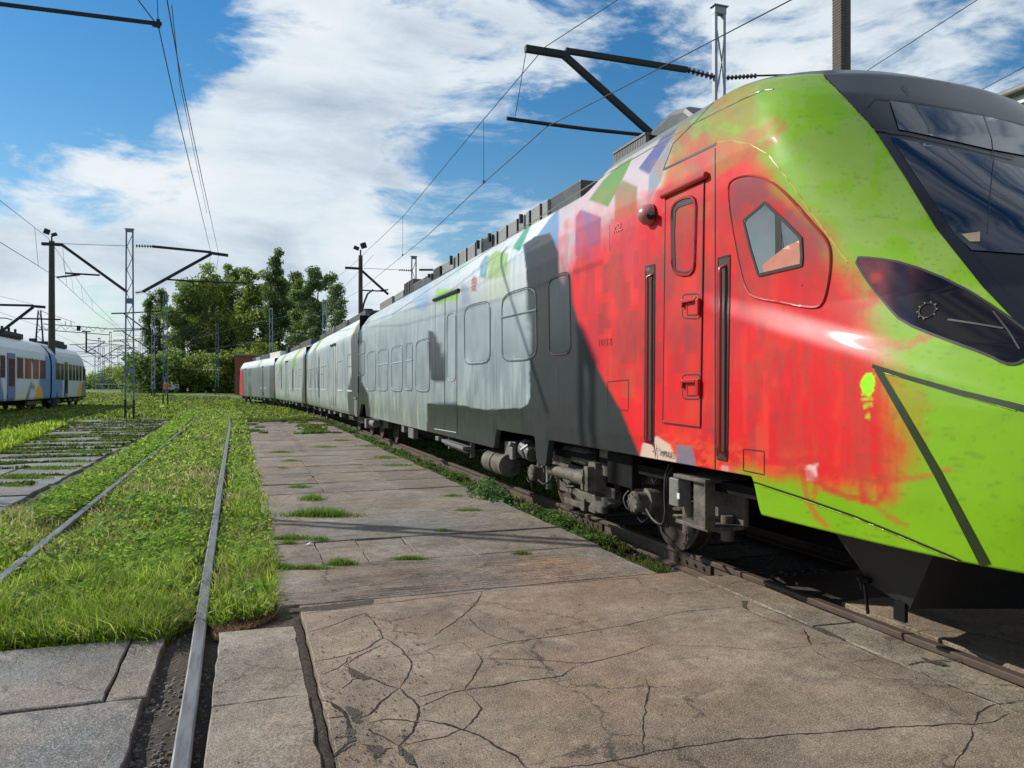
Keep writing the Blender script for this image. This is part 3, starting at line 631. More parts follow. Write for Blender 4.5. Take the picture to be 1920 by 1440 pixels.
hlo = patch('headlight', hl, M['lensattr'], .004, car1, 6, lenscol)
mb = MB(); strip(mb, hl, .012, .006, True, 5); mb.build('lamp_seal', M['rubber'], hlo)
M['reflector'] = mat('lamp reflector', (.06,.06,.06), .5, .5, var=.2)
h = hit(1740, 583); mb = MB(); a_ = h[1].orthogonal().normalized(); b_ = h[1].cross(a_); mb.tube([h[0]+h[1]*.006+(a_*math.cos(t)+b_*math.sin(t))*.040 for t in np.linspace(0, 6.28, 25)[:-1]], .0045, 6, closed=True)
for t in np.linspace(.3, 5.4, 9): mb.lathe(h[0]+h[1]*.004+(a_*math.cos(t)+b_*math.sin(t))*.047, [(.006,0),(.005,.005),(.001,.006)], h[1], 8)
mb.build('lamp_ring', M['reflector'], hlo, smooth=60)
mb = MB(); strip(mb, [(1778,600),(1830,608),(1882,617)], .010, .008); strip(mb, [(1862,585),(1890,620),(1912,655)], .007, .008); mb.build('lamp_bezel', M['reflector'], hlo)
# ---- windscreen glass within the black mask
ws = [(1668,258),(1740,272),(1850,298),(1960,330),(2100,380),(2100,530),(1960,480),(1822,470),(1790,440),(1730,350)]
wso = patch('windscreen', ws, M['glass'], .006, car1, 12)
wu = [(1668,190),(1760,206),(1860,222),(1960,250),(1960,300),(1850,280),(1740,255),(1685,244)]
wuo = patch('upper_windscreen', wu, M['glass'], .006, car1, 12)
mb = MB(); strip(mb, [(1628,200),(1640,186),(1700,190),(1800,207),(1920,235)], .009, .004); strip(mb, [(1842,215),(1858,262),(1862,300),(1856,360),(1850,440)], .004, .009); strip(mb, [(1690,162),(1704,176)], .008, .008)
strip(mb, [(1640,246),(1700,252),(1800,274),(1900,298)], .018, .009); mb.build('screen_seal', M['rubber'], wso)
mb = MB(); mb.colr = tuple(cc(150,120,80)); p = [(1802,441),(1837,437),(1837,455),(1818,455)]
patch('paper_card', p, mat('faded card', (.30,.23,.15), .7), .009, wso, 8)
# edge seal between paint and black mask
mb = MB(); strip(mb, [(a+7, b-4) for a, b in edge_px[1:9]], .060, .0035, step=5); mb.build('mask_seal', M['blackgloss'], car1, smooth=80)
# lower black mask: dark hood under the screen
lm = [(1856,536),(1925,556),(2100,640),(2300,760),(2300,900),(2000,700),(1926,618)]
# ---- valance / plough under the nose
mb = MB()
for sx in (1, -1):
    P0 = [(XC-.55*sx, 4.45, .76), (XC-.98*sx, 4.15, .76), (XC-1.02*sx, 3.1, .72), (XC, 2.75, .72)]
    P1 = [(XC-.50*sx, 3.9, .34), (XC-.90*sx, 3.72, .29), (XC-.95*sx, 3.38, .24), (XC, 3.12, .22)]
    mb.add(P0+P1, [(0,1,5,4) , (1,2,6,5), (2,3,7,6)])
mb.build('snow_plough', mat('plough black', (.012,.013,.015), .55, .1, var=.3), car1)
mb = MB(); mb.cyl((3.57, 3.74, .30), (3.56, 3.70, .12), .010); mb.cyl((3.56, 3.76, .31), (3.56, 3.75, .25), .007); mb.box((3.57, 3.74, .32), (.03, .09, .03)); mb.box((3.545, 3.44, .21), (.025, .08, .11)); build_each(mb, 'plough_bracket', M['under'], car1)
# floor closing the underside
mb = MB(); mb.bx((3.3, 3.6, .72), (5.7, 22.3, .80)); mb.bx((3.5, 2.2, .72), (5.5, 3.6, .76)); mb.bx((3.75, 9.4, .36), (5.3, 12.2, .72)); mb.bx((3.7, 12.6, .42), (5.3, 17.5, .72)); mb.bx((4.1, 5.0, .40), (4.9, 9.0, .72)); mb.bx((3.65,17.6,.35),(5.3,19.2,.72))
mb.bx((4.6, 3.9, .15), (4.7, 9.5, .75))  # dark wall added to block the view, standing in for deep shade
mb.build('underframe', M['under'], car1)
mb = MB()
for px, py, w, h in ((755,803,.25,.16),(770,812,.5,.20),(819,822,.22,.07)):
    p = onX(px, py, 3.12); mb.box((3.17, p.y, p.z), (.1, w, h))
p0 = onX(831, 826, 3.1); p1 = onX(871, 841, 3.1); mb.bar((3.14, p0.y, p0.z), (3.14, p1.y, p1.z), .14, .05); mb.bar((3.18, p0.y, p0.z-.06), (3.18, p1.y, p1.z-.06), .1, .03); mb.bx((3.2, p1.y, .42), (3.26, p1.y+.06, .68)); mb.bx((3.2, p0.y, .45), (3.26, p0.y+.06, .68))
build_each(mb, 'boarding_step', M['boxgrey'], car1, bevel=.005)
p = onX(920, 858, 3.25); mb = MB(); mb.cyl((3.25, 10.3, .46), (3.25, 9.5, .46), .15, 18); mb.tube([(3.25+.155*math.cos(a), 9.9, .46+.155*math.sin(a)) for a in np.linspace(0, 6.0, 16)], .012, 5); mb.build('air_tank', M['bogie'], car1, smooth=40)
# ---- front bogie
bg = MB()
bg.add([(x_, y_+.95, z_) for x_ in (3.42, 3.5) for y_, z_ in ((8.15,.62),(7.6,.62),(7.3,.30),(6.15,.30),(5.9,.58),(5.1,.62),(5.1,.74),(8.15,.78))],
       [tuple(range(8))[::-1], tuple(range(8, 16))]+[(i, (i+1) % 8, 8+(i+1) % 8, 8+i) for i in range(8)])
bg.bx((5.5, 6.1, .45), (5.6, 9.1, .75)); bg.bx((3.5, 7.1, .4), (5.5, 7.7, .7))
bog = bg.build('bogie', M['bogie'], car1, bevel=.01)
def wheel(y, r=.425, x=3.74):
    mb = MB(); mb.lathe((x-.065, y, r+.02), [(.10,-.01),(.12,.0),(.30,.03),(.36,.015),(.365,-.002),(.425,0),(.425,.11),(.45,.115),(.45,.135),(.1,.135)], (1, 0, 0), 40); return mb
WY1, WY2 = 8.55, 6.10
for y in (WY1, WY2):
    for xx in (0, 1.515):
        mb = wheel(y) if xx == 0 else wheel(y, x=3.74+1.5); mb.build('wheel', M['rust'], bog, smooth=35)
    mb = MB(); mb.cyl((3.75, y, .445), (5.25, y, .445), .085, 12); mb.build('axle', M['under'], bog)
def P3(px, py, x): return onX(px, py, x)
# yaw damper
a, b = P3(1034, 880, 3.22), P3(1082, 893, 3.22); mb = MB(); mb.cyl(a, b, .065, 16); b2 = P3(1104, 899, 3.22); mb.cyl(b, b2, .078, 16); mb.box(P3(1112,897,3.25), (.16,.09,.24)); mb.box(P3(1120,893,3.3), (.12,.16,.28)); mb.box(P3(1095,899,3.18), (.05,.05,.2)); mb.build('yaw_damper', M['bogie'], bog, smooth=40)
a, b = P3(1066, 846, 3.4), P3(1110, 860, 3.4); d = (b-a).normalized(); mb = MB(); mb.lathe(a, [(.02,-.05),(.07,-.03),(.10,.03),(.10,(b-a).length),(.07,(b-a).length+.06),(.02,(b-a).length+.08)], d, 18); mb.build('air_reservoir', M['bogie'], bog, smooth=50)
for (px, py, L_) in ((1012, 886, .20), (1208, 941, .22)):
    p = P3(px, py, 3.33); mb = MB(); mb.lathe(p+Vector((-.12, 0, 0)), [(.001,0),(.085,.0),(.10,.02),(.10,.03),(.09,.035),(.09,.12),(.12,.13),(.12,.3)], (1, 0, 0), 24)
    for k in range(8): mb.cyl(p+Vector((-.13, .075*math.cos(k*.785), .075*math.sin(k*.785))), p+Vector((-.11, .075*math.cos(k*.785), .075*math.sin(k*.785))), .009, 6)
    mb.build('axle_box', M['bogie'], bog, smooth=40)
mb = MB(); mb.prism([P3(1066,905,3.3), P3(1085,935,3.3), P3(1138,952,3.3), P3(1148,945,3.3), P3(1140,935,3.3), P3(1090,920,3.3)], (-.02,0,0), (.12,0,0)); mb.box(P3(1112,947,3.36), (.1,.5,.1)); mb.box(P3(1095,946,3.28), (.04,.09,.13)); mb.box(P3(1121,953,3.28), (.04,.28,.07)); mb.bx((3.3,7.0,.22),(3.4,7.8,.28)); mb.build('lifting_bracket', M['bogie'], bog, bevel=.008)
# primary springs, brake gear, hoses
mb = MB()
for cy in (8.2, 8.95, 6.5, 5.75):
    mb.tube([(3.55+.085*math.cos(t), cy+.085*math.sin(t), .36+.30*t/31) for t in np.arange(0, 31, .5)], .017, 5)
build_each(mb, 'coil_spring', M['bogie'], bog)
mb = MB(); rr = random.Random(3)
def hose(pts, r=.013):
    P = [Vector(p) for p in pts]; Q = []
    for i in range(len(P)-1):
        p0, p1, p2, p3 = P[max(i-1,0)], P[i], P[i+1], P[min(i+2,len(P)-1)]
        for t in (0,.25,.5,.75): Q.append(.5*((2*p1)+(p2-p0)*t+(2*p0-5*p1+4*p2-p3)*t*t+(3*p1-p0-3*p2+p3)*t**3))
    Q.append(P[-1]); mb.tube(Q, r, 6)
hose([P3(1212,955,3.22), P3(1225,975,3.2), P3(1242,983,3.22), P3(1248,960,3.25), P3(1252,900,3.3), P3(1262,875,3.3)]); hose([P3(1240,985,3.22), P3(1244,1000,3.22), P3(1262,1015,3.25)]); hose([P3(1180,920,3.3), P3(1170,935,3.25), P3(1178,955,3.25), P3(1190,950,3.3)])
hose([P3(1010,900,3.25), P3(1020,908,3.25), P3(1032,900,3.25), P3(1036,885,3.3)]); hose([P3(1050,895,3.28), P3(1062,912,3.25), P3(1078,912,3.28)]); hose([P3(1255,870,3.28), P3(1247,900,3.26), P3(1247,950,3.25), P3(1252,990,3.25)], .01)
for k in range(14):
    a = Vector((rr.uniform(3.3,3.45), rr.uniform(5.7,9.2), rr.uniform(.35,.8))); b = a+Vector((rr.uniform(-.05,.08), rr.uniform(-.3,.3), rr.uniform(-.25,.05))); hose([a, (a+b)/2+Vector((-.03,0,-.08)), b], .009)
build_each(mb, 'brake_hose', M['rubber'], bog, smooth=60)
mb = MB(); mb.bx((3.42,7.3,.62),(3.6,7.9,.95)); mb.bx((3.36,6.6,.5),(3.5,7.0,.95)); mb.box(P3(1170,880,3.3),(.1,.5,.3)); mb.cyl(P3(1120,845,3.3),P3(1120,890,3.3),.03,10); mb.bx((3.5,6.7,.3),(3.62,7.0,.6)); mb.build('brake_unit', M['under'], bog, bevel=.01)
mb = MB(); c = P3(1190,905,3.45); mb.cyl(c, c+Vector((.25,0,0)), .13, 20); mb.box(P3(1150,900,3.4),(.08,.22,.36)); c=P3(1147,865,3.35); mb.box(c,(.1,.35,.3)); mb.build('brake_caliper', M['bogie'], bog, bevel=.008)
# sandbox with plates and pipes
mb = MB(); q0, q1 = P3(1262,890,3.16), P3(1322,898,3.16)
mb.bx((3.16,q1.y,q0.z-.02),(3.55,q0.y,q0.z+.01)); q2 = P3(1262,975,3.16); mb.bx((3.18,q1.y,q2.z-.02),(3.5,q0.y,q2.z+.01)); mb.bx((3.5,q1.y,q2.z),(3.54,q0.y,q0.z)); e = P3(1300,930,3.2); mb.bx((3.2,e.y-.18,q2.z),(3.24,e.y-.0,q0.z-.02)); mb.bx((3.16,q1.y,q2.z+.0),(3.25,q1.y+.012,q0.z-.02))
sb = mb.build('step_bracket', M['bogie'], bog, bevel=.006)
mb = MB(); e = P3(1275,922,3.22); mb.box(e,(.12,.14,.22)); mb.build('cable_box', M['boxgrey'], bog, bevel=.01)
mb = MB(); e = P3(1272,930,3.15); mb.box(e,(.006,.035,.045)); mb.build('white_sticker', M['white'], bog)
mb = MB(); a=P3(1292,985,3.45); mb.cyl((3.45,a.y,.29),(3.45,a.y,.55),.055,16); ay=a.y; a=P3(1364,1010,3.45); mb.cyl((3.45,a.y,.33),(3.45,a.y,.52),.05,16); mb.bx((3.47,a.y,.36),(3.52,ay,.48)); mb.build('sand_pipe', M['bogie'], bog, smooth=40)
# coupler-side valve gear in the first arch
mb = MB(); e=P3(963,842,3.3); mb.box(e,(.12,.28,.2),rz=.2); mb.cyl(P3(985,838,3.35),P3(1003,850,3.4),.12,16); mb.cyl(P3(966,836,3.24),P3(955,832,3.16),.03,12); mb.box(P3(961,850,3.22),(.05,.12,.16)); mb.bx((3.3,8.3,.3),(3.36,8.36,.6)); mb.bx((3.3,8.6,.35),(3.36,8.65,.6)); build_each(mb, 'air_valve', M['boxgrey'], bog, bevel=.012)
mb = MB(); mb.tube([(3.25,8.95,.62),(3.2,8.9,.72),(3.25,8.8,.78)],.02,8); mb.build('chrome_valve', mat('bright metal',(.6,.6,.62),.25,.9,var=.1), bog)
# ---- rear bogie
rbm = MB(); rbm.bx((3.42,19.6,.42),(3.52,22.2,.66)); rbm.bx((5.5,19.6,.42),(5.6,22.2,.66)); rbm.bx((3.5,20.6,.35),(5.5,21.2,.66)); rb = rbm.build('bogie', M['bogie'], car1)
for y in (19.9, 22.1):
    for x in (3.74, 5.24): wheel(y, x=x).build('wheel', M['rust'], rb, smooth=35)
mb = MB(); mb.bx((3.1,21.2,.35),(3.3,21.5,.6)); mb.bx((3.1,22.2,.95),(3.25,22.45,1.15)); mb.cyl((3.25,20.4,.5),(3.25,21.1,.5),.1,12); build_each(mb, 'coupler_box', M['boxgrey'], rb)
# ---- roof equipment of the leading car
def roofbox(name, px0, py0, px1, py1, x0, x1, zb, m, parent, slats=0):
    a = onX(px0, py0, x0); b = onX(px1, py1, x0); mb = MB(); z = (a.z+b.z)/2
    mb.bx((x0, b.y, zb), (x1, a.y, z)); o = mb.build(name, m, parent, bevel=.02)
    if slats:
        s = MB(); n = slats
        for k in range(n): yy = a.y+(b.y-a.y)*(k+.5)/n; s.bx((x0-.02, yy-.012, zb+.03), (x0, yy+.012, z-.02))
        s.build('grille_bars', M['darksteel'], o)
    return o
roofbox('roof_unit', 1026, 372, 1088, 338, 3.5, 5.5, 3.5, M['roofdark'], car1)
roofbox('roof_unit', 985, 398, 1026, 372, 3.46, 5.5, 3.5, M['roof'], car1, 2)
roofbox('roof_unit', 925, 437, 982, 401, 3.5, 5.5, 3.5, M['roof'], car1, 3)
roofbox('roof_unit', 904, 448, 922, 440, 3.5, 5.4, 3.5, M['darksteel'], car1)
roofbox('roof_unit', 853, 476, 902, 448, 3.5, 5.4, 3.5, M['roof'], car1, 3)
roofbox('roof_unit', 826, 497, 850, 482, 3.55, 5.4, 3.5, M['roof'], car1)
roofbox('roof_unit', 812, 505, 824, 498, 3.5, 5.4, 3.5, M['darksteel'], car1)
roofbox('roof_unit', 775, 532, 808, 512, 3.6, 5.4, 3.5, M['roofdark'], car1)
roofbox('roof_unit', 758, 531, 773, 523, 3.6, 5.3, 3.5, M['boxgrey'], car1, 5)
roofbox('roof_unit', 740, 551, 756, 545, 3.6, 5.3, 3.5, M['roof'], car1)
roofbox('roof_unit', 712, 566, 735, 558, 3.6, 5.2, 3.5, M['boxgrey'], car1)
mb = MB()
for k, (px, py) in enumerate([(925,436),(985,400),(903,449),(852,478),(810,512)]):
    a = onX(px, py, 3.5); mb.cyl((3.44, a.y, 3.66), (3.44, a.y, a.z-.02), .03, 8)
mb.tube([(3.53, 9, 3.62), (3.53, 14, 3.62), (3.53, 19, 3.62)], .012, 5); mb.build('roof_conduit', M['darksteel'], car1)
# ribbed cooling grille and hump behind the cab
a, b = onX(1150, 290, 3.5), onX(1211, 254, 3.5); mb = MB(); mb.bx((3.54, b.y, 3.70), (5.4, a.y, a.z)); g = mb.build('cooling_grille', M['darksteel'], car1); mb = MB()
for k in range(20): yy = a.y+(b.y-a.y)*(k+.5)/20; mb.bx((3.5, yy-.011, 3.68), (3.54, yy+.011, a.z+.01))
mb.bx((3.49, b.y, a.z), (3.56, a.y, a.z+.02)); mb.build('grille_bars', M['boxgrey'], g)
a, b = onX(1225, 240, 3.6), onX(1285, 220, 3.6); mb = MB(); pts = []
ys = [a.y+.25, a.y+.12, (a.y+b.y)/2, b.y+.05, b.y-.2]; zs = [3.74, 3.93, 3.99, 3.95, 3.76]
mb.add([(x, y, z) for x in (3.62, 5.38) for y, z in zip(ys, zs)], [(0,1,6,5),(1,2,7,6),(2,3,8,7),(3,4,9,8),(0,4,3,2,1),(5,6,7,8,9),(0,5,9,4)]); mb.build('antenna_hump', M['roofdark'], car1, bevel=.05)
mb = MB(); p = onX(690, 578, 3.7); mb.cyl((3.7, p.y, 3.7), (3.7, p.y, 3.98), .16, 14); mb.tube([(3.6, p.y+1.0, 3.7), (3.6, p.y+.2, 4.2), (3.6, p.y-.6, 4.4), (3.6, p.y-1.6, 4.4)], .03, 6); mb.build('antenna', M['darksteel'], car1, smooth=40)
# ---- writing on the flank
def text_on_side(body_, s, py, pz, size, m, parent, name='lettering', x=3.072, shear=0, sx=1):
    cu = bpy.data.curves.new('t', 'FONT'); cu.body = s; cu.size = size; cu.extrude = .0008; cu.shear = shear
    o = bpy.data.objects.new('t', cu); col.objects.link(o); bpy.context.view_layer.update()
    me = bpy.data.meshes.new_from_object(o.evaluated_get(bpy.context.evaluated_depsgraph_get())); bpy.data.objects.remove(o)
    Mx = Matrix(((0, 0, -1), (-1, 0, 0), (0, 1, 0))); og = origin(parent)
    for v in me.vertices: v.co = Mx@Vector((v.co.x*sx, v.co.y, v.co.z))+Vector((x, py, pz))-og
    me.materials.clear(); me.materials.append(m); t = bpy.data.objects.new(name, me); col.objects.link(t); t.parent = parent; return t
h = hit(1238, 851)[0]; text_on_side(None, 'IMPULS', h.y-.015, h.z-.012, .062, M['text'], car1, 'series_lettering', x=h.x-.012, shear=.15, sx=.95)
mb = MB(); h0 = hit(1236, 846); 
mb.tube([hit(x, y)[0]+Vector((-.012, 0, 0)) for x, y in ((1226,846),(1228,848),(1229.5,832),(1231,858),(1232.5,842),(1237,840))], .0025, 4); mb.build('series_emblem', M['text'], car1)
h = hit(1122, 656)[0]; text_on_side(None, '1024 B', h.y, h.z+.03, .10, mat('faded red lettering', (.40,.035,.04), .5, var=.1), car1, 'number_lettering', x=h.x-.004)
h = hit(1150, 438)[0]; text_on_side(None, 'KSL', h.y, h.z, .11, mat('faded pink lettering', (.62,.16,.18), .5, var=.1), car1, 'operator_lettering', x=h.x-.006)
M['emblem'] = mat('red emblem paint', (.50,.09,.09), .5, var=.1)
mb = MB()
for k in range(4):
    yy = 521+k*6.5; strip(mb, [(884,yy+6),(888.5,yy),(893,yy+4)], .016, .004, step=3)
mb.build('operator_emblem', M['emblem'], car1)
print('car1 ok')
# ------------------------------------------------------------------ the cars behind, following the curve of the track
SEC = [(1.36,.60),(1.40,.68),(1.42,1.2),(1.42,2.9),(1.40,3.08),(1.34,3.22),(1.14,3.56),(1.04,3.63),(.6,3.70),(0,3.73)]
SEC2 = [(1.36,.70),(1.40,.78),(1.43,1.2),(1.43,2.9),(1.40,3.25),(1.30,3.6),(1.12,3.92),(.85,4.2),(.5,4.36),(0,4.42)]
def lc(r, g, b, k=.92): return cc(r, g, b, k)
def make_car(p0, p1, label, livfn, group, sec=SEC, ds=.06, cab=0.0, name='train_car', side=-1, mats=None):
    p0 = Vector((*p0, 0)); p1 = Vector((*p1, 0)); L = (p1-p0).length; d = (p1-p0)/L; rz = math.atan2(-d.x, d.y)
    root = empty(name, p0, label, 'train car', group, rz)
    t = np.array(sec); q = np.linspace(0, len(sec)-1, 64); w = np.interp(q, range(len(sec)), t[:, 0]); z = np.interp(q, range(len(sec)), t[:, 1])
    s = np.arange(0, L+ds*.5, ds); s[-1] = L
    Wm = np.tile(w[:, None], (1, len(s))); Zm = np.tile(z[:, None], (1, len(s))); Sm = np.tile(s[None, :], (len(w), 1))
    if cab:
        k = np.clip((Sm-(L-cab))/cab, 0, 1); top = np.clip((Zm-1.6)/2.2, 0, 1)
        Sm = Sm-np.clip(top**1.2*1.7*k, 0, None); Wm = Wm*np.sqrt(np.clip(1-(k**3.0)*.75, 0, 1)); Zm = Zm-top*k**2*.35
    Vs = []; Fs = []; Cs = []; b = 0
    for sg in (-1, 1):
        V = np.stack([sg*Wm, Sm, Zm], -1).reshape(-1, 3); f = grid_faces(len(w), len(s), sg > 0)
        Vs.append(V); Fs.append(f+b); Cs.append(livfn(Sm.ravel(), Zm.ravel(), L)); b += len(V)
    body = raw_mesh('body', np.vstack(Vs), np.vstack(Fs), mats or M['silver'], np.vstack(Cs), None, True); body.parent = root
    def bl(mb, nm, m, par=root, **k): return mb.build(nm, m, par, local=True, **k)
    mb = MB(); mb.bx((-1.36, .01, .6), (1.36, .05, 3.5)); mb.bx((-1.3, L-.05-cab*.25, .6), (1.3, L-.01-cab*.25, 2.9 if cab else 3.5)); bl(mb, 'end_wall', M['under'])
    mb = MB(); mb.bx((-1.2, .1, .62), (1.2, L-.3, .72)); mb.bx((-1.0, 4.5, .30), (1.0, 7.5, .62)); mb.bx((-1.05, 8.5, .33), (1.05, 11.5, .62)); bl(mb, 'underframe', M['under'])
    mb = MB()
    for k in range(5): y = 4.6+k*1.7; mb.bx((-1.30, y, .42+.05*(k % 2)), (-1.16, y+.5, .58)); mb.bx((1.16, y, .42), (1.30, y+.5, .58))
    build_each(mb, 'equipment_box', M['boxgrey'], root, local=True)
    for yb in (2.4, L-2.6):
        mb = MB(); mb.bx((-1.12, yb-1.7, .38), (-1.0, yb+1.7, .6)); mb.bx((1.0, yb-1.7, .38), (1.12, yb+1.7, .6)); mb.bx((-1.0, yb-.3, .3), (1.0, yb+.3, .6)); mb.cyl((-1.2, yb-.4, .5), (-1.2, yb+.5, .52), .07)
        bg = bl(mb, 'bogie', M['bogie'])
        for yw in (yb-1.25, yb+1.25):
            for xx in (-.76, .76):
                w_ = MB(); w_.lathe((xx-.07, yw, .43), [(.1,-.01),(.3,.03),(.36,.01),(.42,0),(.42,.13),(.1,.13)], (1, 0, 0), 20); o = bl(w_, 'wheel', M['rust'], bg, smooth=35)
    return root, L, bl
def silver_liv(spec):
    def f(s, z, L):
        out = np.tile(lc(176, 190, 194), (len(s), 1))
        def mixin(c, m):
            nonlocal out
            m = np.clip(m, 0, 1)[:, None]; out = out*(1-m)+np.asarray(c)*m
        sd = spec['seed']
        mixin(lc(208, 216, 208), sstep(.5, .72, fbm(s*3.2, z*.5, sd))*.8); mixin(lc(112, 126, 124), sstep(.5, .72, fbm(s*4, z*.6, sd+3))*.7)
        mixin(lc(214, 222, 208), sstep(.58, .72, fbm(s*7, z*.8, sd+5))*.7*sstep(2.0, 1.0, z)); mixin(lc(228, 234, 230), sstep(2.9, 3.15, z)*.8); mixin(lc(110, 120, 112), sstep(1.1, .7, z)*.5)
        for c, P in spec['shapes']: mixin(lc(*c), sstep(-.05, .05, sdpoly(s+(fbm(s*2, z*2, 8)-.5)*.12, z, P)))
        return out
    return f
GR = (74, 82, 84)
def details(root, L, bl, wins, doors, dark=None, trimc=(214,222,220)):
    for s0, s1, z0, z1, split in wins:
        mb = MB(); x = -1.425; mb.bx((x, s0, z0), (x+.01, s0+.025, z1)); mb.bx((x, s1-.025, z0), (x+.01, s1, z1)); mb.bx((x, s0+.025, z1-.025), (x+.01, s1-.025, z1))
        if split: mb.bx((x, s0+.025, z0+(z1-z0)*.64), (x+.012, s1-.025, z0+(z1-z0)*.64+.03))
        w = bl(mb, 'window_frame', M['boxgrey']); mb = MB(); mb.colr = tuple(lc(235,238,236)); mb.bx((x-.012, s0, z0-.05), (x+.01, s1, z0)); bl(mb, 'window_sill', M['paintrim'], w)  # near-white sill colour carries a painted highlight
    for s0, s1 in doors:
        mb = MB(); x = -1.425; mb.bx((x, s0, .78), (x+.01, s0+.025, 2.95)); mb.bx((x, s1-.025, .78), (x+.01, s1, 2.95)); mb.bx((x, (s0+s1)/2-.02, .78), (x+.01, (s0+s1)/2+.02, 2.9)); dd = bl(mb, 'passenger_door', M['darksteel'])
        mb = MB(); mb.bx((x-.04, s0-.05, 2.97), (x, s1+.05, 3.03)); bl(mb, 'door_rail', M['darksteel'], dd)
def roof_gear(bl, items):
    for i, (s0, s1, w, h, m) in enumerate(items):
        mb = MB(); mb.bx((-w, s0, 3.62), (w, s1, 3.62+h)); mb.bx((-w-.02, s0+.1, 3.66), (-w, s0+.25, 3.5+h)); mb.bx((-w-.02, s1-.3, 3.66), (-w, s1-.12, 3.5+h)); bl(mb, 'roof_unit', m, bevel=.03)
GRP = 'cars of the long painted train'
def ctr(side_pt, nxt):  # near-side point to centre line
    return side_pt
car_pts = [((4.50,22.72),(4.24,39.9)), ((4.22,40.3),(3.30,57.2)), ((3.26,57.6),(.55,77.0))]
# second car
sp = {'seed': 11, 'shapes': [(GR, [(-1,.5),(2.0,.5),(2.3,1.3),(1.3,1.9),(1.5,3.1),(1.0,3.9),(-1,3.9)]), (GR, [(16.1,.5),(18.5,.5),(18.5,3.9),(16.3,3.9),(16.3,2),(16.6,1.4)]), ((150,190,60), [(12.6,3.05),(13.8,3.05),(12.9,3.7),(11.6,3.7)]), ((226,200,110), [(1.1,3.2),(1.5,3.5),(1.7,3.3),(1.3,3.0)]), ((70,78,80), [(10.6,1.0),(11.1,1.0),(11.1,2.8),(10.6,2.8)])]}
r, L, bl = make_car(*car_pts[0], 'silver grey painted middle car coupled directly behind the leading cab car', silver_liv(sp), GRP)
details(r, L, bl, [(1.2,2.2,1.38,2.5,1),(3.4,4.6,1.38,2.35,0),(8.2,9.0,1.38,2.3,0),(9.2,10.0,1.38,2.3,1),(11.4,12.2,1.38,2.3,0),(13.6,14.5,1.38,2.3,1),(14.8,15.6,1.38,2.3,0)], [(5.2,6.6)])
roof_gear(bl, [(1.6,5.2,.95,.27,M['roofdark']),(6,9.5,.9,.32,M['roofdark']),(10,10.6,.9,.36,M['boxgrey']),(11,16,.85,.35,M['roofdark'])])
mb = MB(); mb.bx((-1.42,.15,.6),(-1.15,.55,.66)); mb.bx((-1.42,.25,.66),(-1.38,.75,1.15)); mb.bx((-1.45,.25,1.12),(-1.3,.75,1.17)); bl(mb, 'end_step', M['boxgrey'])
# third car
sp = {'seed': 27, 'shapes': [(GR, [(-1,.5),(1.3,.5),(1.2,1.2),(.6,1.8),(.8,2.9),(.5,3.9),(-1,3.9)]), (GR, [(15.8,.5),(18.5,.5),(18.5,3.9),(16.6,3.9),(16.6,2),(16.2,1.4)]), ((150,190,60), [(4.4,2.5),(5.6,2.5),(5.4,3.1),(4.0,3.75),(2.9,3.75),(4.0,3.1)]), ((150,190,60), [(12.4,2.5),(13.2,2.5),(12.2,3.75),(10.6,3.75)]), ((236,206,170), [(2.0,3.0),(2.9,3.0),(2.5,3.7),(1.8,3.7)]), ((120,170,190), [(-.2,3.1),(1.2,3.1),(.8,3.8),(-.2,3.8)]),
      ((84,94,94), [(5.0,1.2),(5.8,1.2),(5.8,2.6),(5.0,2.6)]), ((84,94,94), [(11.6,1.3),(12.4,1.3),(12.4,2.9),(11.6,2.9)])]}
r, L, bl = make_car(*car_pts[1], 'streaky silver middle car with lime green shoulder patches, third from the front', silver_liv(sp), GRP, ds=.08)
details(r, L, bl, [(1.6,2.5,1.38,2.4,1),(3.4,4.2,1.38,2.3,0),(6.4,7.2,1.38,2.3,0),(13.6,14.5,1.38,2.3,1)], [(8.0,9.4)])
roof_gear(bl, [(1.2,6,.95,.38,M['roofdark']),(7,12,.85,.34,M['roofdark']),(13,14.2,.9,.5,M['darksteel']),(14.6,16,.8,.3,M['roofdark'])])
# rear cab car
sp = {'seed': 39, 'shapes': [((120,134,138), [(0,.5),(20,.5),(20,3.0),(0,3.0)]), (GR, [(-1,.5),(1.9,.5),(1.7,3.0),(-1,3.0)]), ((95,108,112), [(10.6,2.25),(12.3,2.25),(12.5,2.9),(10.4,3.0)]), ((84,96,98), [(10.4,.5),(12.3,.5),(12.3,1.7),(10.6,1.7)]), ((226,42,50), [(15.6,.4),(20.2,.4),(20.2,3.0),(15.9,3.0)]), (GR, [(15.0,.5),(15.7,.5),(15.9,2.95),(15.3,2.95)])]}
r, L, bl = make_car(*car_pts[2], 'far grey cab car with bright red end, beside the brick building', silver_liv(sp), GRP, ds=.1, cab=2.6)
details(r, L, bl, [(3.0,4.2,1.38,2.3,0),(5.2,6.2,1.38,2.3,0)], [(13.4,14.6),(4.6,5.0)])
roof_gear(bl, [(.4,4.8,.9,.42,M['white']),(5.4,9,.85,.4,M['roofdark']),(9.6,12,.85,.34,M['roof']),(12.4,14,.8,.34,M['darksteel'])])
mb = MB(); mb.bx((-1.30,17.6,1.7),(-1.1,18.3,2.4)); bl(mb, 'cab_window', M['winglass'])
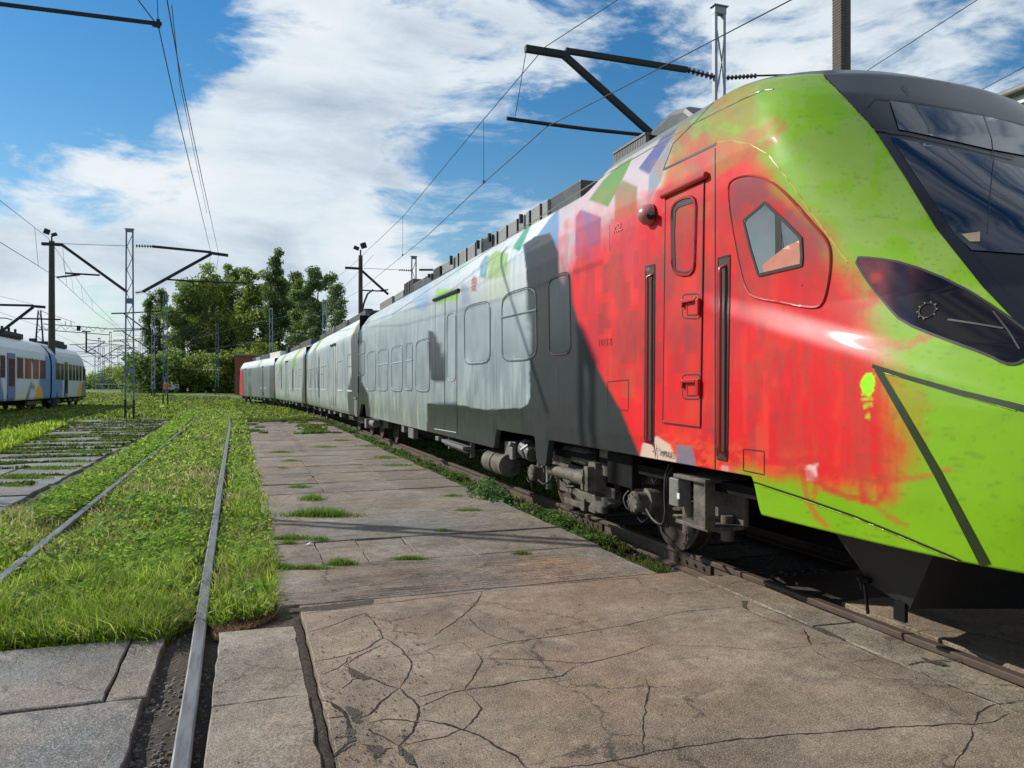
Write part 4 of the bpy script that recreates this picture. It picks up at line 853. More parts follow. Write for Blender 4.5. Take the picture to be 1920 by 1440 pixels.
# bellows between cars
for i, (a, b) in enumerate((((4.5,22.5),(4.5,22.72)), ((4.24,39.9),(4.22,40.3)), ((3.30,57.2),(3.26,57.6)))):
    mb = MB(); y0, y1 = a[1]-.02, b[1]+.02; n = 5
    for k in range(n): yy = y0+(y1-y0)*(k+.5)/n; mb.bx((a[0]-1.24-.03*(k % 2), yy-(y1-y0)/n/2, .8), (a[0]+1.24+.03*(k % 2), yy+(y1-y0)/n/2-.001, 3.4))
    par = [o for o in col.objects if o.name.startswith('train_car')][i+1]
    e = mb; og = origin(par); Mi = Matrix.Rotation(-par.rotation_euler.z, 3, 'Z'); e.v = [tuple(Mi@(Vector(v)-og)) for v in e.v]; e.build('gangway_bellows', M['rubber'], par, local=True)
# ------------------------------------------------------------------ blue and white train on the left
def blue_liv(kind):
    def f(s, z, L):
        out = np.tile(lc(205, 210, 214, .9), (len(s), 1))
        def mixin(c, m):
            nonlocal out
            m = np.clip(m, 0, 1)[:, None]; out = out*(1-m)+np.asarray(c)*m
        B = [((70,120,185),[(L-.1,.6),(L-.1,3.9),(L-2.6,3.2),(L-3.8,2.2),(L-4.2,.6)]), ((84,92,160),[(8.6,.6),(10.4,.6),(10.4,3.0),(8.6,3.0)]), ((70,100,170),[(0,.6),(7.4,.6),(6.6,1.6),(4,2.2),(0,2.4)]), ((130,140,140),[(12.6,.8),(13.0,1.6),(13.8,1.9),(14.6,1.5),(14.3,1.4),(13.8,1.65),(13.3,1.4),(13.1,.8)]), ((226,178,60),[(14.4,.7),(15.0,1.5),(15.5,1.7),(16.2,1.2),(16.6,.7)])] if kind == 0 else \
            [((60,110,180),[(0,.6),(4.6,.6),(4.4,1.6),(3.2,2.6),(1.6,3.6),(0,3.8)]), ((60,100,140),[(4.2,.7),(5.3,.7),(5.3,2.9),(4.2,2.9)]), ((226,178,60),[(8.8,.7),(9.5,1.7),(10.2,.7)]), ((150,165,175),[(10.6,.7),(13,.7),(13,1.7),(10.8,1.7)]), ((120,130,135),[(L-.9,.5),(L+.2,.5),(L+.2,3.4),(L-.9,3.4)])]
        for c, P in B: mixin(lc(*c, .85), sstep(-.06, .06, sdpoly(s, z, P)))
        mixin(lc(190,192,190), sstep(3.35, 3.5, z)*.7)
        return out
    return f
GL = 'cars of the blue and white train'
M['paintdull'] = mat('carriage paint', attr=True, rough=.45, coat=.15, var=.05)
def LY(px, x=-12.1): u = (px-CX)/F; return x*(C_-u*S_)/(S_+u*C_)
A0, A1, B0, B1 = 33.0, LY(96)-.2, LY(96)+.2, LY(168)
def blueA(s, z, L):
    y = s+A0; out = np.tile(lc(214, 218, 222, .95), (len(s), 1))
    for c, P in [((104,136,190),[(y0, z0) for y0, z0 in ((LY(-60),.6),(LY(-8),3.2),(LY(-2),2.4),(LY(10),.6))]), ((112,120,176),[(LY(13),.6),(LY(29),.6),(LY(29),3.1),(LY(13),3.1)]), ((96,140,190),[(LY(71),.6),(LY(74),2.0),(LY(85),3.2),(LY(92),3.9),(LY(110),3.9),(LY(110),.6)]), ((90,95,105),[(LY(58),3.1),(LY(62),3.2),(LY(68),2.5),(LY(65),2.4)]),
                 ((120,135,130),[(LY(48),.7),(LY(52),1.2),(LY(58),1.75),(LY(64),1.6),(LY(67),1.2),(LY(61),1.35),(LY(57),1.2),(LY(55),.7)]), ((232,180,50),[(LY(66),.7),(LY(68),1.3),(LY(72),1.65),(LY(77),1.5),(LY(80),1.1),(LY(82),.7)]), ((226,222,200),[(LY(30),.6),(LY(30),1.1),(LY(50),1.1),(LY(50),.6)])]:
        m = sstep(-.06, .06, sdpoly(y, z, P))[:, None]; out = out*(1-m)+np.array(lc(*c, .95))*m
    m = sstep(3.35, 3.5, z)[:, None]*.5; return out*(1-m)+np.array(lc(200, 202, 204, 1.0))*m
def blueB(s, z, L):
    y = s+B0; out = np.tile(lc(206, 212, 216, .95), (len(s), 1))
    for c, P in [((98,142,192),[(LY(90),.6),(LY(118),.6),(LY(118),1.7),(LY(112),2.6),(LY(106),3.6),(LY(90),3.9)]), ((60,110,140),[(LY(121),.7),(LY(128),.7),(LY(128),3.0),(LY(121),3.0)]), ((232,180,50),[(LY(146),.7),(LY(150),1.8),(LY(153),2.0),(LY(156),.7)]), ((110,130,145),[(LY(154),.6),(LY(163),.6),(LY(163),1.8),(LY(155),1.8)]), ((70,78,85),[(LY(164),.5),(LY(175),.5),(LY(175),3.6),(LY(165),3.4)])]:
        m = sstep(-.06, .06, sdpoly(y, z, P))[:, None]; out = out*(1-m)+np.array(lc(*c, .95))*m
    return out
GL = 'cars of the blue and white train'
M['paintdull'] = mat('carriage paint', attr=True, rough=.45, coat=.15, var=.05)
r, L, bl = make_car((-13.53,A0), (-13.53,A1), 'blue and white passenger car at the left edge, behind the brown pole', blueA, GL, sec=SEC2, ds=.1, side=1, mats=M['paintdull'])
def darkwins(bl, lst, x=1.425):
    for s0, s1, z0, z1 in lst:
        mb = MB(); mb.bx((x, s0, z0), (x+.03, s1, z1)); w = bl(mb, 'window', M['winglass'], bevel=.01)
        mb = MB(); mb.bx((x+.005, s0-.05, z0-.05), (x+.02, s0, z1+.05)); mb.bx((x+.005, s1, z0-.05), (x+.02, s1+.05, z1+.05)); mb.bx((x+.005, s0, z1), (x+.02, s1, z1+.05)); mb.bx((x+.005, s0, z0-.05), (x+.02, s1, z0)); bl(mb, 'window_frame', M['boxgrey'], w)
darkwins(bl, [(LY(a)-A0, LY(b)-A0, 1.98, 3.08) for a, b in ((-42,-34),(-26,-18),(-10,-3),(0,9),(32,43),(47,58),(62,72),(75,85))])
mb = MB(); mb.colr = tuple(lc(112,120,176)); mb.bx((1.43,LY(14)-A0,.85),(1.45,LY(28)-A0,3.3)); dd = bl(mb, 'passenger_door', M['paintdull'])
for a, b in ((15.5,20.5),(21.5,26.5)): mb = MB(); mb.bx((1.45,LY(a)-A0,1.5),(1.465,LY(b)-A0,3.0)); bl(mb, 'door_window', M['winglass'], dd)
mb = MB(); mb.bx((-.9,14,4.38),(.9,20,4.5)); mb.bx((-.8,13.5,4.3),(-.6,20.5,4.62)); mb.bx((.6,13.5,4.3),(.8,20.5,4.62)); 
for k in range(5): mb.cyl((.7,14+k*1.3,4.4),(.7,14+k*1.3,4.85),.07,8)
pg = bl(mb, 'roof_equipment', M['darksteel'])
mb = MB(); mb.tube([(0,18,4.5),(0,16.6,5.0),(0,18.2,5.35)],.04,6); mb.tube([(-.8,18.2,5.3),(-.5,18.2,5.4),(.5,18.2,5.4),(.8,18.2,5.3)],.03,6); bl(mb, 'pantograph', M['darksteel'], pg)
r, L, bl = make_car((-13.53,B0), (-13.6,B1), 'blue and white end car beyond the brown pole, at the head of its train', blueB, GL, sec=SEC2, ds=.1, cab=2.0, side=1, mats=M['paintdull'])
darkwins(bl, [(LY(a)-B0, LY(b)-B0, 1.95, 3.02) for a, b in ((105,112),(114,119.5),(130,135),(137,141.5),(143.5,148),(150,154),(156.5,160))])
mb = MB(); mb.bx((1.43,LY(122)-B0,.85),(1.45,LY(127.5)-B0,3.2)); bl(mb, 'passenger_door', M['winglass'])
mb = MB(); mb.bx((-.8,3,4.3),(.8,8,4.6)); mb.bx((.5,4,4.6),(.8,7,4.75)); mb.bx((-.2,1.4,4.4),(.2,1.8,4.7)); bl(mb, 'roof_equipment', M['darksteel'])
print('cars ok')
# ------------------------------------------------------------------ terrain
def terrain(x, y):
    x = np.asarray(x, float); y = np.asarray(y, float); d = x*S_+y*C_
    return -.05+sstep(62, 112, d)*.85+(fbm(x*.25, y*.25, 3)-.5)*.12*sstep(18, 40, d)
def ax(a, b, dense0, dense1, step, grow):
    v = list(np.arange(dense0, dense1+step/2, step)); s = step; p = dense1
    while p < b: s *= grow; p += s; v.append(p)
    s = step; p = dense0; lo = []
    while p > a: s *= grow; p -= s; lo.append(p)
    return np.array(lo[::-1]+v)
gx = ax(-1500, 1500, -6.5, 6.5, .10, 1.09); gy = ax(-300, 2500, 0, 16, .10, 1.05)
GX, GY = np.meshgrid(gx, gy); GZ = terrain(GX, GY)
GZ += (fbm(GX*1.7, GY*1.7, 41)-.5)*.05
tb = sstep(3.18, 3.5, GX)*sstep(6.2, 5.8, GX)*sstep(5.2, 5.45, GY); GZ -= .11*tb*sstep(60, 40, GY)
GZ -= .015*(sstep(-.62, -.5, GX)*sstep(-.05, -.2, GX))*sstep(5.6, 5.2, GY)
GZ = np.where((GY < 5.3) & (GX > .36), -.12, np.where((GY < 5.3) & (GX > .26), -.009, GZ))
gr = np.tile(np.array([.095, .155, .026]), (GX.size, 1)); fx, fy = GX.ravel(), GY.ravel()
def gm_(c, m):
    global gr
    m = np.clip(m, 0, 1)[:, None]; gr = gr*(1-m)+np.array(c)*m
gm_((.030,.065,.012), sstep(.45, .65, fbm(fx*.35, fy*.35, 51))*.7); gm_((.12,.13,.035), sstep(.55, .7, fbm(fx*.5, fy*.25, 52))*.55)
soil = np.array([.055,.040,.028])
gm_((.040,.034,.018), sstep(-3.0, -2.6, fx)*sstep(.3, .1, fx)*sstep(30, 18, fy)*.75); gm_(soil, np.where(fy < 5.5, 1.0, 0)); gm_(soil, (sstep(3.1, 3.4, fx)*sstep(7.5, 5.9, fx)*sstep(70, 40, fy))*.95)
gm_((.035,.028,.022), sstep(.52, .62, fbm(fx*1.2, fy*.8, 53))*.6*sstep(60, 30, fy))
gm_((.11,.10,.07), sstep(-6, -9, fx-(fy-30)*-.07)*sstep(-14, -11, fx)*sstep(.4, .6, fbm(fx*.6, fy*.3, 55))*.35)
M['ground'] = mat('grassy ground', attr=True, rough=.95, var=.35, vscale=9, bump=.7, bscale=30)
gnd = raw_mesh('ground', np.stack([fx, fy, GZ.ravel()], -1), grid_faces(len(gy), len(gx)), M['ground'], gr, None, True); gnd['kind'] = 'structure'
# ------------------------------------------------------------------ concrete
def concrete_mat():
    m = bpy.data.materials.new('weathered concrete'); m.use_nodes = True; nt = m.node_tree; N = nt.nodes.new; L = nt.links.new; b = nt.nodes['Principled BSDF']
    geo = N('ShaderNodeNewGeometry'); vc = N('ShaderNodeVertexColor'); vc.layer_name = 'Col'
    def noise(sc, det=8, ro=.6, di=0, stretch=None):
        n = N('ShaderNodeTexNoise'); n.inputs['Scale'].default_value = sc; n.inputs['Detail'].default_value = det; n.inputs['Roughness'].default_value = ro; n.inputs['Distortion'].default_value = di
        if stretch: mp = N('ShaderNodeMapping'); mp.inputs['Scale'].default_value = stretch; L(geo.outputs['Position'], mp.inputs[0]); L(mp.outputs[0], n.inputs['Vector'])
        else: L(geo.outputs['Position'], n.inputs['Vector'])
        return n.outputs[0]
    def rng(s, a, b_, lo, hi):
        r = N('ShaderNodeMapRange'); L(s, r.inputs[0]); r.inputs[1].default_value = a; r.inputs[2].default_value = b_; r.inputs[3].default_value = lo; r.inputs[4].default_value = hi; return r.outputs[0]
    def mixc(f, a, c, mode='MIX'):
        x = N('ShaderNodeMixRGB'); x.blend_type = mode
        if isinstance(f, float): x.inputs[0].default_value = f
        else: L(f, x.inputs[0])
        L(a, x.inputs[1])
        if isinstance(c, tuple): x.inputs[2].default_value = (*c, 1)
        else: L(c, x.inputs[2])
        return x.outputs[0]
    c = vc.outputs['Color']
    c = mixc(rng(noise(.9, 6), .40, .60, 0, .65), c, (.165,.105,.058))       # brown stain
    c = mixc(rng(noise(.55, 5, .6, .6), .58, .70, 0, .6), c, (.27,.135,.06))       # rust tinge
    c = mixc(rng(noise(1.7, 8, .75), .50, .66, 0, .65), c, (.075,.062,.050))     # oil, damp
    c = mixc(rng(noise(3.0, 8, .75, 1.0), .52, .66, 0, .5), c, (.33,.28,.21)); c = mixc(rng(noise(9, 9, .8, .6), .55, .68, 0, .55), c, (.06,.045,.034))        # pale scour
    hv = N('ShaderNodeHueSaturation'); L(c, hv.inputs['Color']); L(rng(noise(1.3, 9, .7, .5), .30, .70, .55, 1.45), hv.inputs['Value']); c = hv.outputs[0]
    hv = N('ShaderNodeHueSaturation'); L(c, hv.inputs['Color']); L(rng(noise(14, 8, .75), .30, .70, .66, 1.34), hv.inputs['Value']); c = hv.outputs[0]
    hv = N('ShaderNodeHueSaturation'); L(c, hv.inputs['Color']); L(rng(noise(75, 5, .8), .32, .68, .45, 1.6), hv.inputs['Value']); c = hv.outputs[0]
    sp = noise(150, 3, .6); c = mixc(rng(sp, .52, .66, 0, .8), c, (.42,.36,.28)); c = mixc(rng(noise(210, 2, .5), .62, .72, 0, .75), c, (.035,.03,.026))
    pit = noise(26, 5, .7); c = mixc(rng(pit, .66, .74, 0, .7), c, (.04,.035,.03))
    vo = N('ShaderNodeTexVoronoi'); vo.feature = 'DISTANCE_TO_EDGE'; vo.inputs['Scale'].default_value = 1.15
    dn = N('ShaderNodeTexNoise'); dn.inputs['Scale'].default_value = 3.5; dn.inputs['Detail'].default_value = 8; dn.inputs['Roughness'].default_value = .7; L(geo.outputs['Position'], dn.inputs['Vector'])
    vm = N('ShaderNodeVectorMath'); vm.operation = 'MULTIPLY_ADD'; L(dn.outputs['Color'], vm.inputs[0]); vm.inputs[1].default_value = (.45, .45, 0); L(geo.outputs['Position'], vm.inputs[2]); L(vm.outputs[0], vo.inputs['Vector'])
    cm = N('ShaderNodeMath'); cm.operation = 'MULTIPLY'; L(rng(vo.outputs['Distance'], 0.0, .012, .9, 0), cm.inputs[0]); L(rng(noise(.9, 4), .44, .54, 0, 1), cm.inputs[1])
    c = mixc(cm.outputs[0], c, (.028,.022,.018))
    L(c, b.inputs['Base Color'])
    sx = N('ShaderNodeSeparateXYZ'); L(geo.outputs['Position'], sx.inputs[0])
    wet = N('ShaderNodeMath'); wet.operation = 'MULTIPLY'; L(rng(sx.outputs[0], 0.3, -.5, 0, 1), wet.inputs[0]); L(rng(noise(1.1, 5, .6, .3), .36, .56, .35, 1), wet.inputs[1])
    L(rng(wet.outputs[0], 0, 1, .86, .30), b.inputs['Roughness'])
    bp = N('ShaderNodeBump'); bp.inputs['Strength'].default_value = .9; bp.inputs['Distance'].default_value = .007; L(noise(70, 6, .7), bp.inputs['Height'])
    bp2 = N('ShaderNodeBump'); bp2.inputs['Strength'].default_value = .5; bp2.inputs['Distance'].default_value = .03; L(noise(5, 6, .65), bp2.inputs['Height']); L(bp.outputs[0], bp2.inputs['Normal']); L(bp2.outputs[0], b.inputs['Normal'])
    return m
M['concrete'] = concrete_mat()
M['crack'] = mat('crack', (.012,.009,.007), .95, var=.4, vscale=30)
M['soil'] = mat('dark soil', (.065,.052,.038), .95, var=.4, vscale=25, bump=.9, bscale=70, dirt=(.09,.07,.05), dscale=18)
rs = random.Random(17)
YL = []
def slab(mb, x0, x1, y0, y1, z=0.0, jit=.008, tint=(.15,.135,.115), dz=None, xl=None, step=.13):
    """slab with crumbly edges; xl: optional (y->x) left limit"""
    dz = dz if dz is not None else (rs.uniform(-.006, .006), rs.uniform(-.006, .006), rs.uniform(-.006, .006))
    P = []
    def e(a, b, n):
        for k in range(n):
            t = k/n; x = a[0]+(b[0]-a[0])*t; y = a[1]+(b[1]-a[1])*t; j = jit*(2.5 if rs.random() < .08 else 1)
            P.append((x+rs.uniform(-j, j), y+rs.uniform(-j, j)))
    c = [(x0, y0), (x1, y0), (x1, y1), (x0, y1)]
    for i in range(4): a, b = c[i], c[(i+1) % 4]; e(a, b, max(2, int(math.hypot(b[0]-a[0], b[1]-a[1])/step)))
    cx, cy = (x0+x1)/2, (y0+y1)/2; n = len(P)
    zt = lambda x, y: z+dz[0]+dz[1]*(x-cx)/(x1-x0)+dz[2]*(y-cy)/(y1-y0)
    k = rs.uniform(.82, 1.2); mb.colr = tuple(v*k*rs.uniform(.97, 1.03) for v in tint)
    # 3 rings: outer bottom, outer top slightly rounded, inner
    sh = lambda p, q: (cx+(p[0]-cx)*(1-q/(abs(x1-x0)/2)), cy+(p[1]-cy)*(1-q/(abs(y1-y0)/2)))
    r0 = [(p[0], p[1], -.12) for p in P]; r1 = [(p[0], p[1], zt(*p)-.006) for p in P]; r2 = [(*sh(p, .006), zt(*p)) for p in P]
    vs = r0+r1+r2; fs = [(i, (i+1) % n, n+(i+1) % n, n+i) for i in range(n)]+[(n+i, n+(i+1) % n, 2*n+(i+1) % n, 2*n+i) for i in range(n)]+[tuple(range(2*n, 3*n))]
    mb.add(vs, fs)
T1 = (.155,.138,.118); T2 = (.185,.18,.17)
mb = MB()
# crossing beside the camera
slab(mb, .345, 3.335, .9, 5.44, 0, .006, (.205,.16,.118), (0,0,0))
ys = [(.6,2.15),(2.18,3.02),(3.035,4.10),(4.13,5.33)]
for a, b in ((1.2,2.65),(2.665,3.86),(3.88,5.02)): slab(mb, -.155, .285, a, b, 0, .006, (.24,.215,.17))
for a, b in ((1.0,2.55),(2.57,4.09),(4.11,5.05)): slab(mb, -1.68, -.648 if a > 4 else -.47, a, b, 0, .004 if a > 4 else .008, (.115,.118,.122))
slab(mb, -.64, -.46, 4.12, 5.05, -.004, .004, (.13,.125,.12)); 
for a, b in ((-.4,1.0),(1.02,2.48),(2.5,3.92),(3.94,5.24)): slab(mb, 3.352, 3.675, a, b, -.002, .006, (.21,.185,.15))
for a, b in ((-.4,1.4),(1.42,2.95),(2.97,4.3)): slab(mb, 3.90, 5.10, a, b, .0, .008, (.20,.165,.12))
for a, b in ((-.4,1.9),(1.92,3.6),(3.62,5.2)): slab(mb, 5.38, 9.5, a, b, 0, .008, (.15,.125,.10))
# platform-like paving between the tracks
YJ = [5.46, 6.60, 7.58, 8.75, 9.75]; y = 9.75
while y < 36.5: y += rs.uniform(1.05, 1.5); YJ.append(y)
for i in range(len(YJ)-1):
    a, b = YJ[i]+.006, YJ[i+1]-.006; far = i > 3; g = rs.uniform(.0, .02)
    xs = [.19, 3.16-rs.uniform(0,.06)] if not far and i != 1 else [.19+(-.004*(a-5)), 1.05, 2.1, 3.10+rs.uniform(-.05,.03)] if far and rs.random() < .5 else [.19-.004*(a-5), 3.10+rs.uniform(-.05,.03)]
    if i == 1: xs = [.19,.62,1.0,1.45,1.95,3.16]
    for x0, x1 in zip(xs, xs[1:]): slab(mb, x0+.004, x1-.004, a+g*far, b-g*far, 0, .010, T1 if i != 2 else (.125,.125,.122), step=.16)
# paving left of the near track
y = 6.2
while y < 37.5:
    L_ = rs.uniform(1.0, 1.45); YL.append(y); a, b = y+.03, y+L_-.04-rs.uniform(0, .06); xl = -5.3-(y-17)*.075 if y > 10 else -4.8
    xs = [xl, xl+1.2, -3.9, -2.75-.012*(y-6)] if rs.random() < .45 else [xl, -2.75-.012*(y-6)+rs.uniform(-.1, .05)]
    for x0, x1 in zip(xs, xs[1:]): slab(mb, x0+.01, x1-.01, a, b, -.01, .014, T2 if y > 8 else T1, step=.2)
    y += L_
pv = mb.build('pavement', M['concrete']); pv['kind'] = 'structure'
# cracks
mb = MB(); RNDC = random.Random(23)
def crack(pts, w=.010, taper=True, jit=None):
    Q = [onZ(px, py, .0015) for px, py in pts]; w = w*.6; Q = dens([tuple(q) for q in Q], .016); n = len(Q); ph = [RNDC.uniform(-1, 1) for _ in range(n)]
    L = []; Rr = []; off = 0; wv_ = .7
    for i, p in enumerate(Q):
        t = (Q[min(i+1, n-1)]-Q[max(i-1, 0)]); 
        if t.length < 1e-6: t = Vector((1, 0, 0))
        t.normalize(); s = Vector((-t.y, t.x, 0)); off = off*.82+RNDC.uniform(-1, 1)*.0040
        wv_ = .6*wv_+.4*(.2+1.6*RNDC.random()**1.4); ww = w*wv_*(1.0 if not taper else min(1, .3+4*min(i, n-1-i)/max(n, 1)))
        c = p+s*off; L.append(c+s*ww*.55); Rr.append(c-s*ww*.55)
    vs = [v for pr in zip(L, Rr) for v in pr]; z = -.0022+RNDC.random()*.0009
    mb.add([(v.x, v.y, z+.003) for v in vs], [(2*i, 2*i+1, 2*i+3, 2*i+2) for i in range(n-1)])
def z3(*p): return [(500+x*.3854, 900+y*.3854) for x, y in p]
def z4(*p): return [(1240+x*.35417, 960+y*.35417) for x, y in p]
for pts, w in [(z3((185,745),(300,715),(420,665),(475,650),(525,690),(550,730),(560,770),(480,820),(400,850),(300,870),(225,885)), .014),
    (z3((560,770),(610,785),(660,830),(695,880),(700,920),(670,980),(645,1010)), .013), (z3((645,1010),(560,1080),(500,1140),(455,1160)), .016), (z3((645,1015),(700,1060),(750,1100),(745,1160),(720,1220),(640,1290)), .022),
    (z3((640,1290),(700,1340),(740,1400)), .03), (z3((640,1290),(560,1245),(500,1215)), .010), (z3((640,1295),(760,1270),(880,1240),(965,1205),(1020,1150),(1045,1110),(1010,1060),(965,1030)), .010),
    (z3((755,1100),(830,1065),(910,1035),(965,1020),(1100,1000),(1250,975),(1440,955),(1500,905)), .016), (z3((965,1015),(1000,960),(1050,880),(1020,840)), .014), (z3((1050,540),(1020,600),(960,655),(880,710),(820,755)), .014),
    (z3((970,655),(1010,700),(1070,745),(1140,770),(1200,790)), .008), (z3((1000,835),(1100,805),(1200,785),(1400,760),(1600,730),(1780,700),(1920,665)), .012), (z3((600,735),(700,740),(780,750)), .007),
    (z3((1050,870),(1250,870),(1400,880),(1500,890),(1600,885)), .010), (z3((1500,905),(1600,880),(1750,845),(1850,810),(1920,790)), .009), (z3((1380,885),(1300,860),(1220,810)), .006),
    (z3((760,1165),(870,1185),(965,1215),(1050,1250),(1130,1300),(1220,1350),(1270,1400)), .022), (z3((490,1180),(580,1165),(680,1170),(740,1180)), .012), (z3((1845,965),(1865,1010),(1840,1100),(1835,1200),(1830,1280),(1845,1330)), .013),
    (z3((1380,1400),(1560,1385),(1750,1350),(1920,1310))+z4((0,1262),(300,1215),(600,1185),(900,1165),(1200,1140),(1500,1125),(1640,1120),(1740,1110),(1830,1060)), .015),
    (z3((255,1070),(320,1080),(380,1140),(400,1200),(420,1260),(380,1290),(330,1340)), .03), (z3((380,900),(420,870),(560,800)), .016), (z3((370,1015),(420,970),(500,960),(560,985),(640,1015)), .012), (z3((265,945),(340,915),(385,880),(395,860)), .014),
    (z3((290,1160),(380,1150)), .012), (z3((310,1255),(400,1245)), .012), (z3((470,1285),(540,1310),(620,1300)), .016), (z3((430,1280),(330,1340),(300,1390)), .014), (z3((450,880),(600,860),(780,845),(960,860)), .005), (z3((760,820),(800,850),(820,890)), .006),
    (z3((730,1060),(840,1030),(940,1010)), .007), (z3((750,840),(850,800),(950,790),(1000,830)), .006),
    (z4((0,552),(100,530),(250,515),(370,508),(425,500)), .008), (z4((430,510),(500,545),(600,580),(690,605)), .008), (z4((430,470),(520,500),(610,530),(750,590),(900,650),(1050,720),(1200,790),(1290,815)), .014), (z4((0,705),(300,712),(560,735),(650,725),(790,708)), .006),
    (z4((755,620),(775,670),(795,705)), .014), (z4((790,712),(830,750),(900,780),(1000,800),(1080,835),(1200,880),(1370,890)), .007), (z4((1285,812),(1400,790),(1500,785),(1620,770)), .016), (z4((1310,820),(1450,880),(1600,940),(1780,1010),(1920,1070)), .010),
    (z4((1660,1120),(1690,1060),(1740,1025),(1790,1015),(1920,995)), .012), (z4((1650,1130),(1640,1190),(1600,1250),(1560,1300),(1550,1355)), .010), (z4((700,500),(740,512),(830,508),(900,500)), .012), (z4((1120,520),(1250,505),(1420,485),(1560,475)), .014),
    (z4((820,700),(930,690),(1010,700)), .004), (z4((990,795),(1080,785),(1160,775)), .005), (z4((440,590),(520,582),(600,577)), .005), (z4((0,785),(150,770),(300,760)), .004),
    (z3((180,650),(560,600),(780,575),(1050,540),(1100,525),(1400,505),(1700,480),(1900,475)), .014), (z3((1000,600),(1015,620)), .01)]:
    crack(pts, w)
# transverse joints worn open on the near paving, fine striations on the slabs
for k in range(620):
    yy = 5.5+27*rs.random()**1.7; xx = rs.uniform(.25, 2.4); ln = rs.uniform(.1, .7)
    Q = [(xx+i*ln/4, yy+rs.uniform(-.006, .006)+i*.001) for i in range(5)]; w = rs.uniform(.0008, .0032)*max(1, yy/9)
    mb.add([(x, y+s*w, .0095) for x, y in Q for s in (1, -1)], [(2*i, 2*i+1, 2*i+3, 2*i+2) for i in range(4)])
for k in range(70):
    yy = rs.uniform(5.5, 6.5); xx = rs.uniform(.25, 2.4); ln = rs.uniform(.2, .8); w = rs.uniform(.001, .003)
    Q = [(xx+i*ln/4, yy+rs.uniform(-.004, .004)) for i in range(5)]; mb.add([(x, y+s*w, .0098) for x, y in Q for s in (1, -1)], [(2*i, 2*i+1, 2*i+3, 2*i+2) for i in range(4)])
ck = mb.build('pavement_cracks', M['crack']); ck['kind'] = 'structure'
# broken-out hollows filled with soil, plus grit
mb = MB()
def hollow(P, z=.0024):
    Q = dens([(*tuple(onZ(a, b, 0))[:2],) for a, b in P], .014, True); cq = (sum(q[0] for q in Q)/len(Q), sum(q[1] for q in Q)/len(Q)); Q = [(cq[0]+(q[0]-cq[0])*.82+rs.uniform(-.007, .007), cq[1]+(q[1]-cq[1])*.82+rs.uniform(-.007, .007), z) for q in Q]; mb.add(Q, [tuple(range(len(Q)))])
hollow(z3((375,895),(450,930),(520,975),(470,985),(410,960))); hollow(z3((375,1095),(440,1105),(470,1150),(450,1200),(420,1180),(395,1140))); hollow(z3((400,1200),(430,1210),(440,1270),(395,1290),(380,1240)))
hollow(z3((470,1290),(560,1285),(600,1320),(520,1370),(505,1320))); hollow(z3((630,1280),(700,1330),(745,1400),(700,1395),(640,1330))); hollow(z3((60,630),(300,605),(560,575),(560,600),(300,635),(60,650)))
hollow(z4((420,465),(460,465),(450,500),(470,530),(430,510))); hollow(z4((1355,762),(1420,780),(1540,815),(1500,820),(1400,795))); hollow(z4((760,595),(860,615),(1000,690),(960,680),(840,640)))
hollow([(350,1080*1.0+340),(390,1420),(395,1440),(350,1440)]) if False else None
so = mb.build('soil_patches', M['soil']); so['kind'] = 'structure'
def pebbles(name, n, reg, size, m, kind='stuff'):
    mb = MB(); 
    for k in range(n):
        x, y, z = reg(); s = size*rs.uniform(.4, 1.3); a = [(math.cos(t)*s*rs.uniform(.7, 1.2), math.sin(t)*s*rs.uniform(.7, 1.2)) for t in np.arange(0, 6.2, 1.05)]
        c = rs.uniform(.5, 1.3); mb.colr = (.16*c, .14*c, .12*c)
        mb.add([(x+p, y+q, z) for p, q in a]+[(x+p*.5, y+q*.5, z+s*.7) for p, q in a], [(i, (i+1) % 6, 6+(i+1) % 6, 6+i) for i in range(6)]+[(6,7,8,9,10,11)])
    o = mb.build(name, m); o['kind'] = kind; return o
M['grit'] = mat('grit', attr=True, rough=.9, var=.3)
def reg_ballast():
    if rs.random() < .72: y = 5.5+rs.random()**1.8*25; x = rs.uniform(3.2, 4.9); return x, y, -.16+rs.uniform(0,.02)
    y = rs.uniform(2.6, 5.3); x = rs.uniform(-.5, -.16); return x, y, -.068+rs.uniform(-.004,.006)
pebbles('ballast', 3600, reg_ballast, .013, M['grit'])
def reg_grit():
    if rs.random() < .5: p = onZ(rs.uniform(600, 800), rs.uniform(1150, 1430), 0); return p.x, p.y, .004
    return rs.uniform(-1.6, 3.3), rs.uniform(2.8, 7), .002
pebbles('grit', 700, reg_grit, .005, M['grit'])
M['railbrown'] = mat('brown rail head', (.105,.075,.06), .55, .35, var=.25, vscale=8, dirt=(.16,.13,.11), dscale=5, damt=.4, stretch=(6,.7,1))
